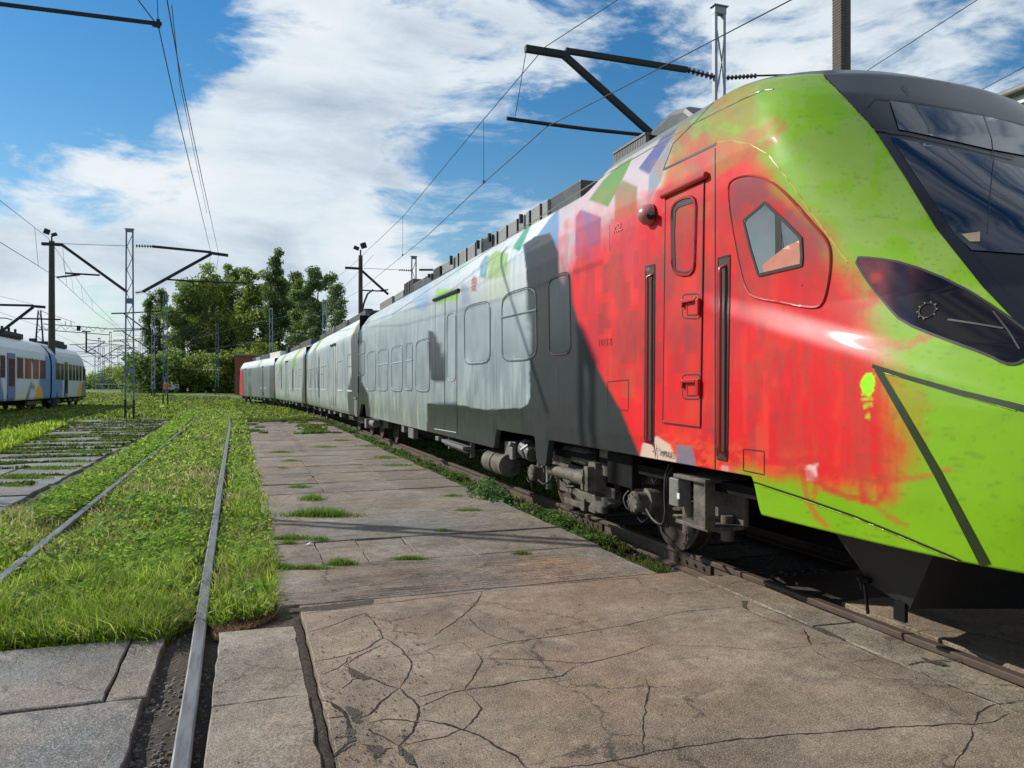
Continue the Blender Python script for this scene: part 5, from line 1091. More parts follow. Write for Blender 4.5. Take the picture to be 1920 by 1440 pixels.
# ------------------------------------------------------------------ rails
def railprof(mbh, mbw, pts, z=.02, full=False):
    """head and web/foot swept along pts (x,y)"""
    pts = [Vector((x, y, z)) for x, y in pts]
    n = len(pts); hp = [(-.036,0),(-.030,.0),(.030,.0),(.036,-.006),(.036,-.038),(-.036,-.038),(-.036,-.006)]; hp = [(-.036,-.006),(-.028,0),(.028,0),(.036,-.006),(.036,-.038),(-.036,-.038)]
    wp = [(-.012,-.038),(.012,-.038),(.014,-.13),(.07,-.15),(.07,-.165),(-.07,-.165),(-.07,-.15),(-.014,-.13)]
    for mb_, prof in ((mbh, hp), (mbw, wp)):
        m = len(prof); vs = []
        for i, p in enumerate(pts):
            t = (pts[min(i+1, n-1)]-pts[max(i-1, 0)]).normalized(); s = Vector((t.y, -t.x, 0)); vs += [p+s*a+Vector((0, 0, b)) for a, b in prof]
        mb_.add(vs, [(i*m+k, i*m+(k+1) % m, (i+1)*m+(k+1) % m, (i+1)*m+k) for i in range(n-1) for k in range(m)]+[tuple(range(m)), tuple(range((n-1)*m, n*m))[::-1]])
def spline(P, k=8):
    P = [Vector((*p, 0)) for p in P]; Q = []
    for i in range(len(P)-1):
        p0, p1, p2, p3 = P[max(i-1, 0)], P[i], P[i+1], P[min(i+2, len(P)-1)]
        for j in range(k): t = j/k; v = .5*((2*p1)+(p2-p0)*t+(2*p0-5*p1+4*p2-p3)*t*t+(3*p1-p0-3*p2+p3)*t**3); Q.append((v.x, v.y))
    Q.append((P[-1].x, P[-1].y)); return Q
def offset(P, d):
    o = []; n = len(P)
    for i in range(n):
        a, b = P[max(i-1, 0)], P[min(i+1, n-1)]; tx, ty = b[0]-a[0], b[1]-a[1]; l = math.hypot(tx, ty); o.append((P[i][0]+ty/l*d, P[i][1]-tx/l*d))
    return o
def track(centre, label, ytie=None, z=.02, fish=None, head='railhead', sleepers=True):
    root = empty('railway_track', (centre[0][0], centre[0][1], 0), label, 'railway track', 'railway tracks')
    for d in (-.7525, .7525):
        mh, mw = MB(), MB(); q = offset(centre, d); q = [p for p in q]; railprof(mh, mw, q, z)
        r_ = mh.build('rail', M[head], root); mw.build('rail_web', M['railweb'], r_)
        if fish:
            for fy in fish:
                fb = MB(); i = min(range(len(q)), key=lambda k: abs(q[k][1]-fy)); x = q[i][0]
                for s in (-1, 1):
                    fb.box((x+s*.028, fy, z-.085), (.02, .6, .08))
                    for k in (-.2, -.07, .07, .2): fb.cyl((x+s*.036, fy+k, z-.085), (x+s*.055, fy+k, z-.085), .016, 6)
                fb.build('fishplate', M['rust'], r_)
    if sleepers:
        sb = MB(); acc = 0
        for i in range(1, len(centre)):
            a, b = Vector((*centre[i-1], 0)), Vector((*centre[i], 0)); L = (b-a).length
            while acc < L:
                p = a.lerp(b, acc/L); d = (b-a).normalized(); rz = math.atan2(-d.x, d.y)
                if p.y > (ytie or 5.6) and p.y < 70: sb.box((p.x, p.y, z-.165-.06), (2.4, .24, .12), rz=rz)
                acc += .62
            acc -= L
        if sb.v: sb.build('sleepers', mat('old sleeper wood', (.06,.048,.038), .9, var=.3, bump=.5), root)
    return root
# middle track: follows the measured line of its right-hand rail
rr_px = [(337.5,1440),(362,1270),(388,1080),(400,1000),(414,905),(427,823),(431,795),(428,778),(419,768),(405,760),(380,754),(350,751),(322,748)]
Rr = [tuple(onZ(a, b, .02))[:2] for a, b in rr_px]; Rr = [(Rr[0][0]+.1, -1.5), (Rr[0][0]+.05, 1.0)]+Rr
Rr = spline(Rr, 6); cen = offset(Rr, -.7525)
track(cen, 'middle track running through the grass, with worn silvery rails curving left', ytie=5.7)
# train track
tc = [(4.5,-6),(4.5,4),(4.5,12),(4.5,22.7),(4.42,31),(4.22,40),(3.85,49),(3.28,57.4),(2.2,66),(.4,77.3),(-2.5,88),(-8,100),(-16,112)]
track(spline(tc, 8), 'rusty brown track under the long painted train', z=.02, fish=[8.0, 5.9], head='railbrown')
# left tracks
lp = [tuple(onZ(a, b, .02))[:2] for a, b in [(0,803.5),(60,787.5),(120,771.5),(160,763),(186,757)]]
lp = [(lp[0][0]+.9, 4.0), (lp[0][0]+.35, 16)]+lp+[(-14.2,84),(-20,104),(-30,122)]; cl = offset(spline(lp, 6), .7525)
track(cl, 'curving track at the left between paving and the blue train', ytie=60)
track(spline([(-13.53,10),(-13.53,34),(-13.53,58),(-13.6,70),(-14.8,88),(-20,112),(-32,130)], 6), 'track beneath the blue and white train', ytie=60, sleepers=False)
track(spline([(-40,92),(-20,90),(-10,86),(0,83),(10,82)], 6), 'far track crossing the grass beyond the masts', z=.42 if False else .25, sleepers=False)
# ------------------------------------------------------------------ vegetation
M['grass'] = mat('grass blade', attr=True, rough=.6, var=.2, vscale=3, trans=.6, spec=.2)
M['leaf'] = mat('leaf', attr=True, rough=.75, var=.2, vscale=2, trans=.5, spec=.15)
def inpoly(x, y, P): return sdpoly(x, y, P) > 0
def blades(name, n, poly, h=(.06,.16), w=.0045, ypow=1.6, z0=None, cols=((.10,.20,.020),(.16,.26,.03),(.05,.13,.015)), leafy=.3, hmap=None, seed=1, bend=.5, extra=None, wscale=True, kind=True):
    g = np.random.default_rng(seed); P = np.array(poly); y0, y1 = max(P[:, 1].min(), .5), P[:, 1].max(); x0, x1 = P[:, 0].min(), P[:, 0].max()
    X = []; Y = []; tot = 0
    while tot < n:
        u = g.random(n*2); e = 1-ypow; yy = (y0**e+u*(y1**e-y0**e))**(1/e); xx = g.uniform(x0, x1, n*2); k = inpoly(xx, yy, P)
        if extra is not None: k &= extra(xx, yy, g)
        X.append(xx[k]); Y.append(yy[k]); tot += k.sum()
        if k.sum() == 0: break
    X = np.concatenate(X)[:n]; Y = np.concatenate(Y)[:n]; n = len(X)
    Z = terrain(X, Y) if z0 is None else np.full(n, z0)
    dist = np.hypot(X, Y); hh = g.uniform(h[0], h[1], n)*(.35+1.3*fbm(X*2.6, Y*2.6, seed)); 
    if hmap is not None: hh *= hmap(X, Y)
    ww = w*g.uniform(.6, 1.4, n)*(np.maximum(1, dist/6) if wscale else 1)
    a = g.uniform(0, 2*np.pi, n); dx, dy = np.cos(a), np.sin(a); b = g.uniform(.1, 1, n)*bend*hh; lb = g.uniform(0, 2*np.pi, n); lx, ly = np.cos(lb)*b, np.sin(lb)*b
    leaf = g.random(n) < leafy; ww = np.where(leaf, ww*3.2, ww); hh = np.where(leaf, hh*.62, hh)
    V = np.zeros((n, 5, 3))
    V[:, 0] = np.stack([X-dx*ww*.6, Y-dy*ww*.6, Z], -1); V[:, 1] = np.stack([X+dx*ww*.6, Y+dy*ww*.6, Z], -1)
    V[:, 2] = np.stack([X+dx*ww+lx*.35, Y+dy*ww+ly*.35, Z+hh*.62], -1); V[:, 3] = np.stack([X-dx*ww+lx*.35, Y-dy*ww+ly*.35, Z+hh*.62], -1)
    V[:, 4] = np.stack([X+lx, Y+ly, Z+hh], -1)
    i = np.arange(n)[:, None]*5; F = np.concatenate([i+np.array([[0,1,2]]), i+np.array([[0,2,3]]), i+np.array([[3,2,4]])])
    C = np.array(cols); pick = C[g.integers(0, len(C), n)]*(.55+.9*fbm(X*1.6, Y*1.6, seed+5))[:, None]*g.uniform(.75, 1.25, (n, 1)); cv = np.repeat(pick, 5, axis=0)
    o = raw_mesh(name, V.reshape(-1, 3), F, M['grass'], cv); 
    if kind: o['kind'] = 'stuff'
    return o
G = lambda *p: [tuple(onZ(a, b, 0))[:2] for a, b in p]
strip_l = [tuple(onZ(a, b, 0))[:2] for a, b in [(-60,1000),(0,968),(80,935),(300,805),(345,770),(440,766),(462,785),(480,870),(507,960),(517,1050),(512,1150),(400,1172),(380,1152),(310,1196),(-60,1212)]]
def rail_gap(x, y, g):
    rx = np.interp(y, [p[1] for p in Rr], [p[0] for p in Rr]); k = (np.abs(x-rx) > .055) & (np.abs(x-(rx-1.505)) > .055)
    soft = (np.abs(x-rx) < .14) | (np.abs(x-(rx-1.505)) < .14)
    return k & ~(soft & (g.random(len(x)) < .5)) & ~((fbm(x*3, y*2, 91) > .66) & (g.random(len(x)) < .6))
def rail_far(x, y):
    rx = np.interp(y, [p[1] for p in Rr], [p[0] for p in Rr]); return (np.abs(x-rx) > .2) & (np.abs(x-(rx-1.505)) > .2)
near_tall = lambda x, y: .65+.9*sstep(9, 5.5, y)*sstep(.25, .6, fbm(x*1.5, y*1.5, 3)+.15)-.25*sstep(10, 18, y)
YG = ((.26,.38,.03),(.38,.50,.055),(.13,.24,.02),(.44,.50,.10),(.19,.33,.025))
blades('grass', 80000, strip_l, (.03,.12), .0026, 1.8, cols=YG+((.30,.30,.12),(.06,.12,.015)), leafy=.25, hmap=near_tall, seed=1, extra=lambda x, y, g: rail_gap(x, y, g) & (g.random(len(x)) < .25+1.6*sstep(.34, .6, fbm(x*4.5, y*4.5, 19))), bend=.9)
blades('tall_grass', 11000, strip_l, (.10,.24), .0024, 2.6, cols=((.20,.34,.03),(.32,.45,.06),(.12,.24,.02),(.40,.46,.12)), leafy=.05, hmap=lambda x, y: .5+.8*sstep(8, 5.5, y), seed=41, extra=lambda x, y, g: rail_far(x, y) & (y < 13) & (fbm(x*2.4, y*2.4, 29) > .48), bend=1.1)
blades('fringe_grass', 700, G((0,1185),(310,1175),(380,1150),(500,1125),(512,1150),(400,1172),(380,1158),(310,1200),(-60,1218),(-60,1200)), (.10,.20), .0026, 1.5, cols=YG, leafy=.05, seed=42, bend=1.6, extra=lambda x, y, g: rail_far(x, y))
# broad-leaved weeds among the grass
def weeds(name, n, poly, r=(.02,.05), ypow=1.7, zr=(.0,.08), cols=((.13,.27,.03),(.20,.34,.04),(.07,.18,.02)), seed=2, extra=None, kind=True, tilt=.6):
    g = np.random.default_rng(seed); P = np.array(poly); y0, y1 = max(P[:, 1].min(), .5), P[:, 1].max(); e = 1-ypow; X = []; Y = []; tot = 0
    while tot < n:
        u = g.random(n*2); yy = (y0**e+u*(y1**e-y0**e))**(1/e); xx = g.uniform(P[:, 0].min(), P[:, 0].max(), n*2); k = inpoly(xx, yy, P)
        if extra is not None: k &= extra(xx, yy, g)
        X.append(xx[k]); Y.append(yy[k]); tot += k.sum()
        if k.sum() == 0: break
    X = np.concatenate(X)[:n]; Y = np.concatenate(Y)[:n]; n = len(X); Z = terrain(X, Y)+.03+g.uniform(zr[0], zr[1], n)*(.4+fbm(X*2, Y*2, 9))
    s = g.uniform(r[0], r[1], n)*np.maximum(1, np.hypot(X, Y)/11); a = g.uniform(0, 2*np.pi, n); nz = g.uniform(.3, 1, n); tx = g.uniform(-tilt, tilt, n); ty = g.uniform(-tilt, tilt, n)
    shp = np.array([(-1,0),(-.35,.42),(.45,.38),(1,0),(.45,-.38),(-.35,-.42)]); V = np.zeros((n, 6, 3))
    for k, (u, v) in enumerate(shp):
        px = u*np.cos(a)-v*np.sin(a); py = u*np.sin(a)+v*np.cos(a); V[:, k, 0] = X+px*s; V[:, k, 1] = Y+py*s; V[:, k, 2] = Z+(px*tx+py*ty)*s+(-.25*abs(v) if True else 0)*s
    i = np.arange(n)[:, None]*6; F = np.concatenate([i+np.array([[0,1,2,3]]), i+np.array([[0,3,4,5]])]); C = np.array(cols)
    cv = np.repeat(C[g.integers(0, len(C), n)]*g.uniform(.7, 1.3, (n, 1)), 6, axis=0); o = raw_mesh(name, V.reshape(-1, 3), F, M['leaf'], cv)
    if kind: o['kind'] = 'stuff'
    return o
wk = lambda x, y, g: rail_gap(x, y, g) & (fbm(x*1.6, y*1.1, 33) > .42)
weeds('weeds', 34000, strip_l, (.010,.030), 1.6, (.0,.09), cols=((.22,.37,.035),(.36,.50,.07),(.09,.20,.02),(.44,.52,.14)), extra=wk, tilt=.9)
# taller leafy band left of the left rail
band = G((60,950),(150,905),(300,812),(352,772),(372,772),(300,850),(230,905),(140,965),(60,985))
weeds('big_weeds', 1500, G((0,1195),(310,1180),(400,1150),(510,1130),(500,960),(440,860),(250,900),(0,1080)), (.025,.05), 1.4, (.05,.12), cols=((.22,.38,.05),(.30,.46,.08),(.12,.26,.03)), seed=52, extra=lambda x, y, g: rail_far(x, y) & (fbm(x*2.2, y*2.2, 35) > .52))
weeds('weed_band', 9000, band, (.014,.035), 1.7, (.02,.13), cols=((.26,.42,.045),(.36,.52,.07),(.13,.27,.025)), seed=12, extra=rail_gap)
# open grass to the left and beyond
meadow = [(-30,24),(-8.4,18),(-6.9,27),(-6.6,38),(-3.6,40),(-2.2,36),(3.1,37.2),(3.0,60),(-2,90),(-20,110),(-60,110),(-60,40)]
blades('meadow_grass', 60000, meadow, (.06,.2), .005, 1.2, cols=((.15,.24,.03),(.22,.29,.045),(.09,.16,.02),(.25,.27,.08)), leafy=.4, seed=5)
edgeL = [(-4.6,14),(-5.0,17.8),(-6.6,34),(-7.4,34),(-7.2,24),(-6.6,14)]
blades('grass_verge', 16000, edgeL, (.08,.25), .005, 1.4, cols=YG, leafy=.2, seed=6)
edgeR = [(3.15,5.5),(3.65,5.5),(3.6,18),(3.6,38),(2.9,38),(3.02,20),(3.1,9)]
blades('trackside_grass', 15000, edgeR, (.03,.10), .004, 1.8, z0=-.14, cols=((.10,.17,.03),(.16,.21,.05),(.06,.09,.02),(.14,.12,.05)), leafy=.5, seed=7, extra=lambda x, y, g: (fbm(x*3, y*2.3, 61) > .44+.10*sstep(9, 6, y)))
weeds('trackside_weeds', 9000, edgeR, (.012,.03), 1.6, (-.12,.02), cols=((.10,.20,.05),(.16,.26,.06),(.06,.12,.03)), seed=13, extra=lambda x, y, g: (fbm(x*2, y*1.3, 62) > .47) & (y > 7))
under_t = [(3.8,9),(5.2,9),(5.2,40),(3.8,40)]
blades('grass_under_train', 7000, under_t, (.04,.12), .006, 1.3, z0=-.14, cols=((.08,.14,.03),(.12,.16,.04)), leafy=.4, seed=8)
# tufts in the slab joints
def tuft(cx, cy, w, d, n, h, seed, name='grass_tuft'):
    return None
TU = [(585,936,28,9,.9),(600,967,85,7,1.25),(545,1012,70,6,.7),(600,1014,25,6,.6),(575,1066,70,5,.4),(640,1058,38,8,.7),(770,1048,45,5,.4),(850,930,26,5,.3),(880,957,35,5,.35),(830,997,24,5,.4),(978,1038,20,5,.35),(540,1020,25,5,.5),
      (527,848,30,4,.35),(545,864,20,4,.4),(530,878,20,4,.3),(560,913,26,4,.4),(722,858,34,5,.4),(745,873,55,5,.4),(700,836,40,4,.3),(610,838,30,4,.3),(640,826,35,4,.3),(520,1066,40,7,.8)]
TU += [(95,878,60,5,.6),(40,895,60,5,.7),(30,848,35,4,.5),(170,848,60,4,.5),(130,865,50,4,.5),(60,835,50,4,.5),(230,822,45,3,.4),(150,815,60,3,.4),(210,806,40,3,.4),(25,910,30,4,.4),(200,833,40,3,.4),(100,826,60,3,.35),(250,808,30,3,.3)]
g = np.random.default_rng(77)
allx, ally, allh = [], [], []
for (px, py, w, dpx, hs) in TU:
    n = int(60+w*14); u = g.normal(0, .42, n).clip(-1, 1); v = g.normal(0, .35, n); xs_ = px+u*w; ys_ = py+v*dpx*.6
    for a, b, uu in zip(xs_, ys_, u): p = onZ(a, b, 0); allx.append(p.x); ally.append(p.y); allh.append(hs*(1-.6*abs(uu)))
X = np.array(allx); Y = np.array(ally); Hh = np.array(allh); n = len(X); di = np.hypot(X, Y); hh = Hh*g.uniform(.03, .11, n); ww = .0028*np.maximum(1, di/5)*g.uniform(.6, 1.4, n); a = g.uniform(0, 6.28, n); lx = g.normal(0, .35, n)*hh; ly = g.normal(0, .35, n)*hh
V = np.zeros((n, 3, 3)); V[:, 0] = np.stack([X-np.cos(a)*ww, Y-np.sin(a)*ww, np.full(n, -.01)], -1); V[:, 1] = np.stack([X+np.cos(a)*ww, Y+np.sin(a)*ww, np.full(n, -.01)], -1); V[:, 2] = np.stack([X+lx, Y+ly, hh], -1)
C = np.array(((.13,.24,.03),(.09,.18,.02),(.18,.26,.05)))
raw_mesh('joint_grass', V.reshape(-1, 3), np.arange(n*3).reshape(-1, 3), M['grass'], np.repeat(C[g.integers(0, 3, n)], 3, axis=0))['kind'] = 'stuff'
# far rows of the paving half-swallowed by moss and grass
blades('paving_grass', 9000, [(-.3,25),(3.1,25),(3.1,37),(-.3,37)], (.03,.08), .006, 1.2, z0=.0, cols=((.09,.14,.03),(.13,.17,.04)), leafy=.5, seed=21, extra=lambda x, y, g: fbm(x*.9, y*.7, 71) > .50+.06*sstep(33, 26, y))
blades('paving_moss', 15000, [(-6.6,9),(-2.9,9),(-3.0,38),(-7,38)], (.02,.07), .006, 1.2, z0=-.01, cols=((.08,.13,.03),(.12,.16,.04),(.05,.08,.02)), leafy=.3, seed=22, extra=lambda x, y, g: (np.min(np.abs(y[:, None]-np.array(YL)[None, :]), axis=1) < .05+.22*sstep(.45, .7, fbm(x*.9, y*1.1, 73))) & (fbm(x*.7, y*2.2, 72) > .40))
blades('dry_stalks', 5000, strip_l, (.06,.2), .0022, 1.9, cols=((.42,.36,.18),(.30,.24,.12),(.50,.46,.24)), leafy=.0, seed=61, extra=lambda x, y, g: rail_gap(x, y, g) & (fbm(x*1.3, y*1.3, 39) > .5), bend=1.3)
# dry straw at the end of the grass strip
blades('dry_grass', 2600, G((400,1172),(430,1160),(512,1140),(520,1150),(440,1180),(400,1190)), (.02,.07), .002, 1.5, z0=-.04, cols=((.20,.12,.07),(.30,.20,.12),(.12,.07,.04)), leafy=.1, seed=31, bend=1.6)
# leafy bush between paving and rail
bp_ = onZ(925, 925, -.05)
def bush(name, c, rx, ry, rz, n, ls, seed, label, cat, cols, group=None):
    root = empty(name, c, label, cat, group); g = np.random.default_rng(seed); th = g.uniform(0, 2*np.pi, n); r = g.random(n)**.45; ph = np.arccos(g.uniform(0, 1, n))
    X = np.cos(th)*np.sin(ph)*rx*r; Y = np.sin(th)*np.sin(ph)*ry*r; Z = np.cos(ph)*rz*r*(.7+.5*fbm(X*6+5, Y*6+5, seed)); s = ls*g.uniform(.5, 1.4, n); a = g.uniform(0, 6.28, n); tx = g.uniform(-.9, .9, n); ty = g.uniform(-.9, .9, n)
    shp = np.array([(-1,0),(-.3,.45),(.45,.35),(1.1,0),(.45,-.35),(-.3,-.45)]); V = np.zeros((n, 6, 3))
    for k, (u, v) in enumerate(shp):
        px = u*np.cos(a)-v*np.sin(a); py = u*np.sin(a)+v*np.cos(a); V[:, k, 0] = X+px*s; V[:, k, 1] = Y+py*s; V[:, k, 2] = Z+(px*tx+py*ty)*s-.2*abs(v)*s
    i = np.arange(n)[:, None]*6; F = np.concatenate([i+np.array([[0,1,2,3]]), i+np.array([[0,3,4,5]])]); C = np.array(cols); cv = np.repeat(C[g.integers(0, len(C), n)]*g.uniform(.7, 1.3, (n, 1)), 6, axis=0)
    o = raw_mesh('foliage', V.reshape(-1, 3)+np.array(c), F, M['leaf'], cv, root); mb = MB()
    for k in range(9): t = k*.7; mb.tube([Vector(c), Vector(c)+Vector((math.cos(t)*rx*.4, math.sin(t)*ry*.4, rz*.5)), Vector(c)+Vector((math.cos(t)*rx*.7, math.sin(t)*ry*.7, rz*.8))], .006*max(1, rx), 4)
    mb.build('stem', M['bark'], root); return root
bush('leafy_weed_bush', (3.13, 10.0, -.1), .30, .75, .34, 1500, .028, 3, 'low grey green leafy bush at the paving edge beside the train bogie', 'bush', ((.10,.20,.06),(.15,.27,.09),(.06,.13,.04)))
bush('leafy_weed_bush', (3.3, 9.0, -.12), .22, .45, .2, 600, .024, 4, 'small scrubby bush just in front of the larger leafy one by the rail', 'bush', ((.10,.17,.05),(.16,.20,.06)))
print('ground ok')
# ------------------------------------------------------------------ overhead line: masts, arms, wires
def lattice_mast(name, base, top, w, label, group, m=M['mastblue'], panels=(.25,.62), pitch=.55, flare=0.0, plain=False):
    """two channel legs with zigzag lacing; legs stand apart along x"""
    b = Vector(base); H = top-b.z; root = empty(name, b, label, 'catenary mast', group)
    mb = MB()
    for s in (-1, 1):
        lw = .06; p0 = b+Vector((s*(w/2+flare), 0, 0)); p1 = b+Vector((s*w/2, 0, H)); mb.bar(p0, p1, lw, .10, up=(0, 1, 0))
    build_each(mb, 'mast_leg', m, root)
    mb = MB(); z = .9; k = 0
    while z < H-.5:
        z2 = min(z+pitch, H-.3); a = -1 if k % 2 else 1; ww = lambda zz: w/2+flare*(1-zz/H)-.03
        mb.bar(b+Vector((a*ww(z), 0, z)), b+Vector((-a*ww(z2), 0, z2)), .03, .012, up=(0, 1, 0)); z = z2; k += 1
    if not plain: mb.build('lacing', m, root)
    mb = MB(); mb.bx((b.x-w/2-.035, b.y-.06, top-.14), (b.x+w/2+.035, b.y+.06, top)); mb.bx((b.x-w/2-.07, b.y-.09, top), (b.x+w/2+.07, b.y+.09, top+.02))
    for f in panels: zz = b.z+H*f; mb.bx((b.x-w/2-.03-flare*(1-f), b.y-.07, zz-.12), (b.x+w/2+.03+flare*(1-f), b.y+.07, zz+.12))
    build_each(mb, 'tie_plate', m, root); return root
def insul(mb, a, b, r=.055, n=6):
    a = Vector(a); b = Vector(b); d = (b-a); L = d.length; d.normalize(); pr = []
    for k in range(n): h = L*(k+.15)/n; pr += [(.02, h), (r, h+L*.25/n), (r*.9, h+L*.4/n), (.02, h+L*.6/n)]
    mb.lathe(a, [(.015, 0)]+pr+[(.015, L)], d, 10)
def arm_set(root, Y, top_tube, strut, reg, tube_r=.045, ins_top=None, ins_strut=None, wire_top=None, tip=None, mat_=M['darksteel'], dropper=None, extra=None):
    """all points are (px,py) measured, lying in the vertical plane across the track at Y"""
    P = lambda p: onY(p[0], p[1], Y)
    if top_tube: mb = MB(); mb.bar(P(top_tube[0]), P(top_tube[1]), tube_r*2, up=(0,1,0)); mb.build('top_tube', mat_, root)
    if tip: mb = MB(); mb.bar(P(tip[0]), P(tip[1]), tube_r*2.4, up=(0,1,0)); mb.build('arm_head', mat_, root)
    if strut: mb = MB(); mb.bar(P(strut[0]), P(strut[1]), tube_r*2.3, up=(0,1,0)); mb.build('arm_strut', mat_, root)
    if reg:
        mb = MB()
        for r in reg: mb.tube([P(q) for q in r], tube_r*.75, 6)
        mb.build('registration_arm', mat_, root)
    if ins_top or ins_strut:
        mb = MB()
        for s in (ins_top, ins_strut):
            if s: insul(mb, P(s[0]), P(s[1]), tube_r*1.5)
        build_each(mb, 'insulator', M['ceramic'], root)
    if wire_top: mb = MB(); mb.tube([P(wire_top[0]), P(wire_top[1])], .012, 5); mb.build('tie_wire', M['wire'], root)
    if dropper:
        mb = MB()
        for d in dropper: mb.tube([P(d[0]), P(d[1])], .008, 4)
        mb.build('support_wire', M['wire'], root)
GM = 'lattice catenary masts'
Ym = 39.3
m1 = lattice_mast('catenary_mast', onZ(243, 784, 0), 8.86, .27, 'tall slim blue grey lattice mast, arms to both sides, left of the middle track', GM, flare=.05)
Y = m1.location.y
mb = MB(); b0 = m1.location
for s in (-1, 1): mb.bx((b0.x+s*.178-.045, b0.y-.06, -.1), (b0.x+s*.178+.045, b0.y+.06, .85))
build_each(mb, 'tarred_foot', M['rubber'], m1)
arm_set(m1, Y, ((285,462),(396,473)), ((268,547),(396,476)), [((313,524),(360,527),(462,531))], ins_top=((254,461),(285,462)), ins_strut=((254,549),(268,547)), tip=((392,474),(428,479)), tube_r=.055)
arm_set(m1, Y, None, ((232,543),(116,459)), [((122,512),(187,516)),((106,520),(150,515))], ins_strut=((232,543),(238,547)), wire_top=((238,461),(118,457)), tip=((78,457),(118,459)), tube_r=.055, dropper=[((117,462),(123,512))])
# right-hand mast by the cab with its arm over the train
m3 = lattice_mast('catenary_mast', (8.72, 12.9, 0), 0, .29, 'pale galvanised lattice mast rising behind the leading cab', GM, m=M['steel']) if False else None
Y3 = 12.9; pt = onY(1348, 14, Y3); m3 = lattice_mast('catenary_mast', (pt.x, Y3, -.05), pt.z, .19, 'pale galvanised lattice mast rising behind the leading green nosed cab car', GM, m=M['steel'], panels=(), pitch=.7)
arm_set(m3, Y3, ((1060,95),(1288,131)), ((1058,104),(1219,249)), [((950,222),(1030,233),(1110,243),(1206,253))], ins_top=((1288,131),(1338,144)), tip=((985,91),(1066,104)), tube_r=.045, dropper=[((986,98),(966,218))])
mb = MB(); insul(mb, onY(1362,146,Y3), onY(1420,142,Y3), .05, 8); mb.tube([onY(1420,142,Y3), onY(1500,140,Y3)], .02, 5); mb.bar(onY(1219,249,Y3), onY(1330,345,Y3), .1, up=(0,1,0)); mb.build('rear_insulators', M['ceramic'], m3)
pt = onY(776, 481, 42.9); Y4 = 42.9; m4 = lattice_mast('catenary_mast', (pt.x, Y4, -.05), pt.z, .24, 'lattice mast rising behind the middle of the long train', GM, panels=())
arm_set(m4, Y4, ((786,506),(812,506)), ((728,552),(679,508)), [((673,544),(720,546)),((706,546),(728,543))], ins_top=((748,506),(772,507)), wire_top=((682,503),(748,506)), tip=((647,502),(680,504)), tube_r=.05)
# masts receding down the yard
def far_mast(base, top, label, w=.27, m=M['mastblue'], arm=None, foot=True):
    r = lattice_mast('catenary_mast', base, top, w, label, GM, m=m, flare=.04, pitch=.8); b0 = r.location
    if foot:
        mb = MB()
        for s in (-1, 1): mb.bx((b0.x+s*.17-.045, b0.y-.06, b0.z-.1), (b0.x+s*.17+.045, b0.y+.06, b0.z+.9))
        build_each(mb, 'tarred_foot', M['rubber'], r)
    for sg, L_, z1, z2 in (arm or []):
        mb = MB(); p = b0; mb.bar((p.x+sg*.3, p.y, p.z+z1), (p.x+sg*L_, p.y, p.z+z1-.25), .09, up=(0,1,0)); mb.bar((p.x+sg*(L_-.05), p.y, p.z+z1-.25), (p.x+sg*(L_+.9), p.y, p.z+z1-.3), .1, up=(0,1,0)); mb.bar((p.x+sg*.3, p.y, p.z+z2), (p.x+sg*L_, p.y, p.z+z1-.3), .1, up=(0,1,0))
        mb.tube([(p.x+sg*L_*.45, p.y, p.z+z2+(z1-z2)*.4), (p.x+sg*(L_+1.4), p.y, p.z+z2+(z1-z2)*.36)], .035, 5); mb.build('cantilever_arm', M['darksteel'], r)
    return r
def at(px, dep, z=None): p = onD(px, CY, dep); return (p.x, p.y, float(terrain(p.x, p.y)) if z is None else z)
far_mast(at(310, 62), 8.85, 'second lattice mast along the row, standing before the tall trees with a low tie plate', arm=[(-1, 3.0, 7.6, 5.2), (1, 3.4, 7.6, 5.2)])
far_mast(at(287, 84), 9.2, 'third lattice mast of the row, pale legs against the left edge of the big trees', m=M['steel'], arm=[(-1, 3.0, 7.4, 5.2)])
far_mast(at(270, 108), 9.4, 'fourth lattice mast of the row, seen close to the tall trees\' left foot', m=M['steel'], arm=[(-1, 3, 7.4, 5.2), (1, 3, 7.4, 5.2)])
far_mast(at(407, 92), 9.0, 'lattice mast alone in front of the tall trees, left of the red train end', m=M['mastblue'], arm=[(-1, 3.2, 7.4, 5.4), (1, 3.2, 7.4, 5.4)])
far_mast((6.2, 61.0, -.05), 8.9, 'pale lattice mast behind the third car roof, before the dark poplar', m=M['steel'], foot=False, arm=[(-1, 2.6, 7.0, 5.0)]) if False else None
p = onD(508, 600, 74); far_mast((p.x, p.y, 0), 9.0, 'pale lattice mast rising behind the rear cars of the long train', m=M['steel'], foot=False, arm=[(1, 3.0, 6.9, 4.6)])
p = onD(609, 560, 60); far_mast((p.x, p.y, 0), 8.2, 'faint lattice mast showing above the second car roof', m=M['steel'], foot=False)
for px, dep, top, lab in ((186,120,9.0,'lattice mast just right of the blue train end, nearer of a close pair'),(207,128,10.5,'taller dark lattice mast right of the blue train end, tapering upward'),(194,140,8.5,'thin lattice mast behind the pair near the blue train end'),(222,165,9.5,'thin distant mast over the low green trees'),(178,170,9.5,'distant mast peeping just past the blue train nose'),(262,135,9.5,'slim distant mast left of the row before the trees')):
    far_mast(at(px, dep), top, lab, arm=[(-1, 3.2, 7.4, 5.2), (1, 3.2, 7.4, 5.2)] if px != 194 else None, foot=False)
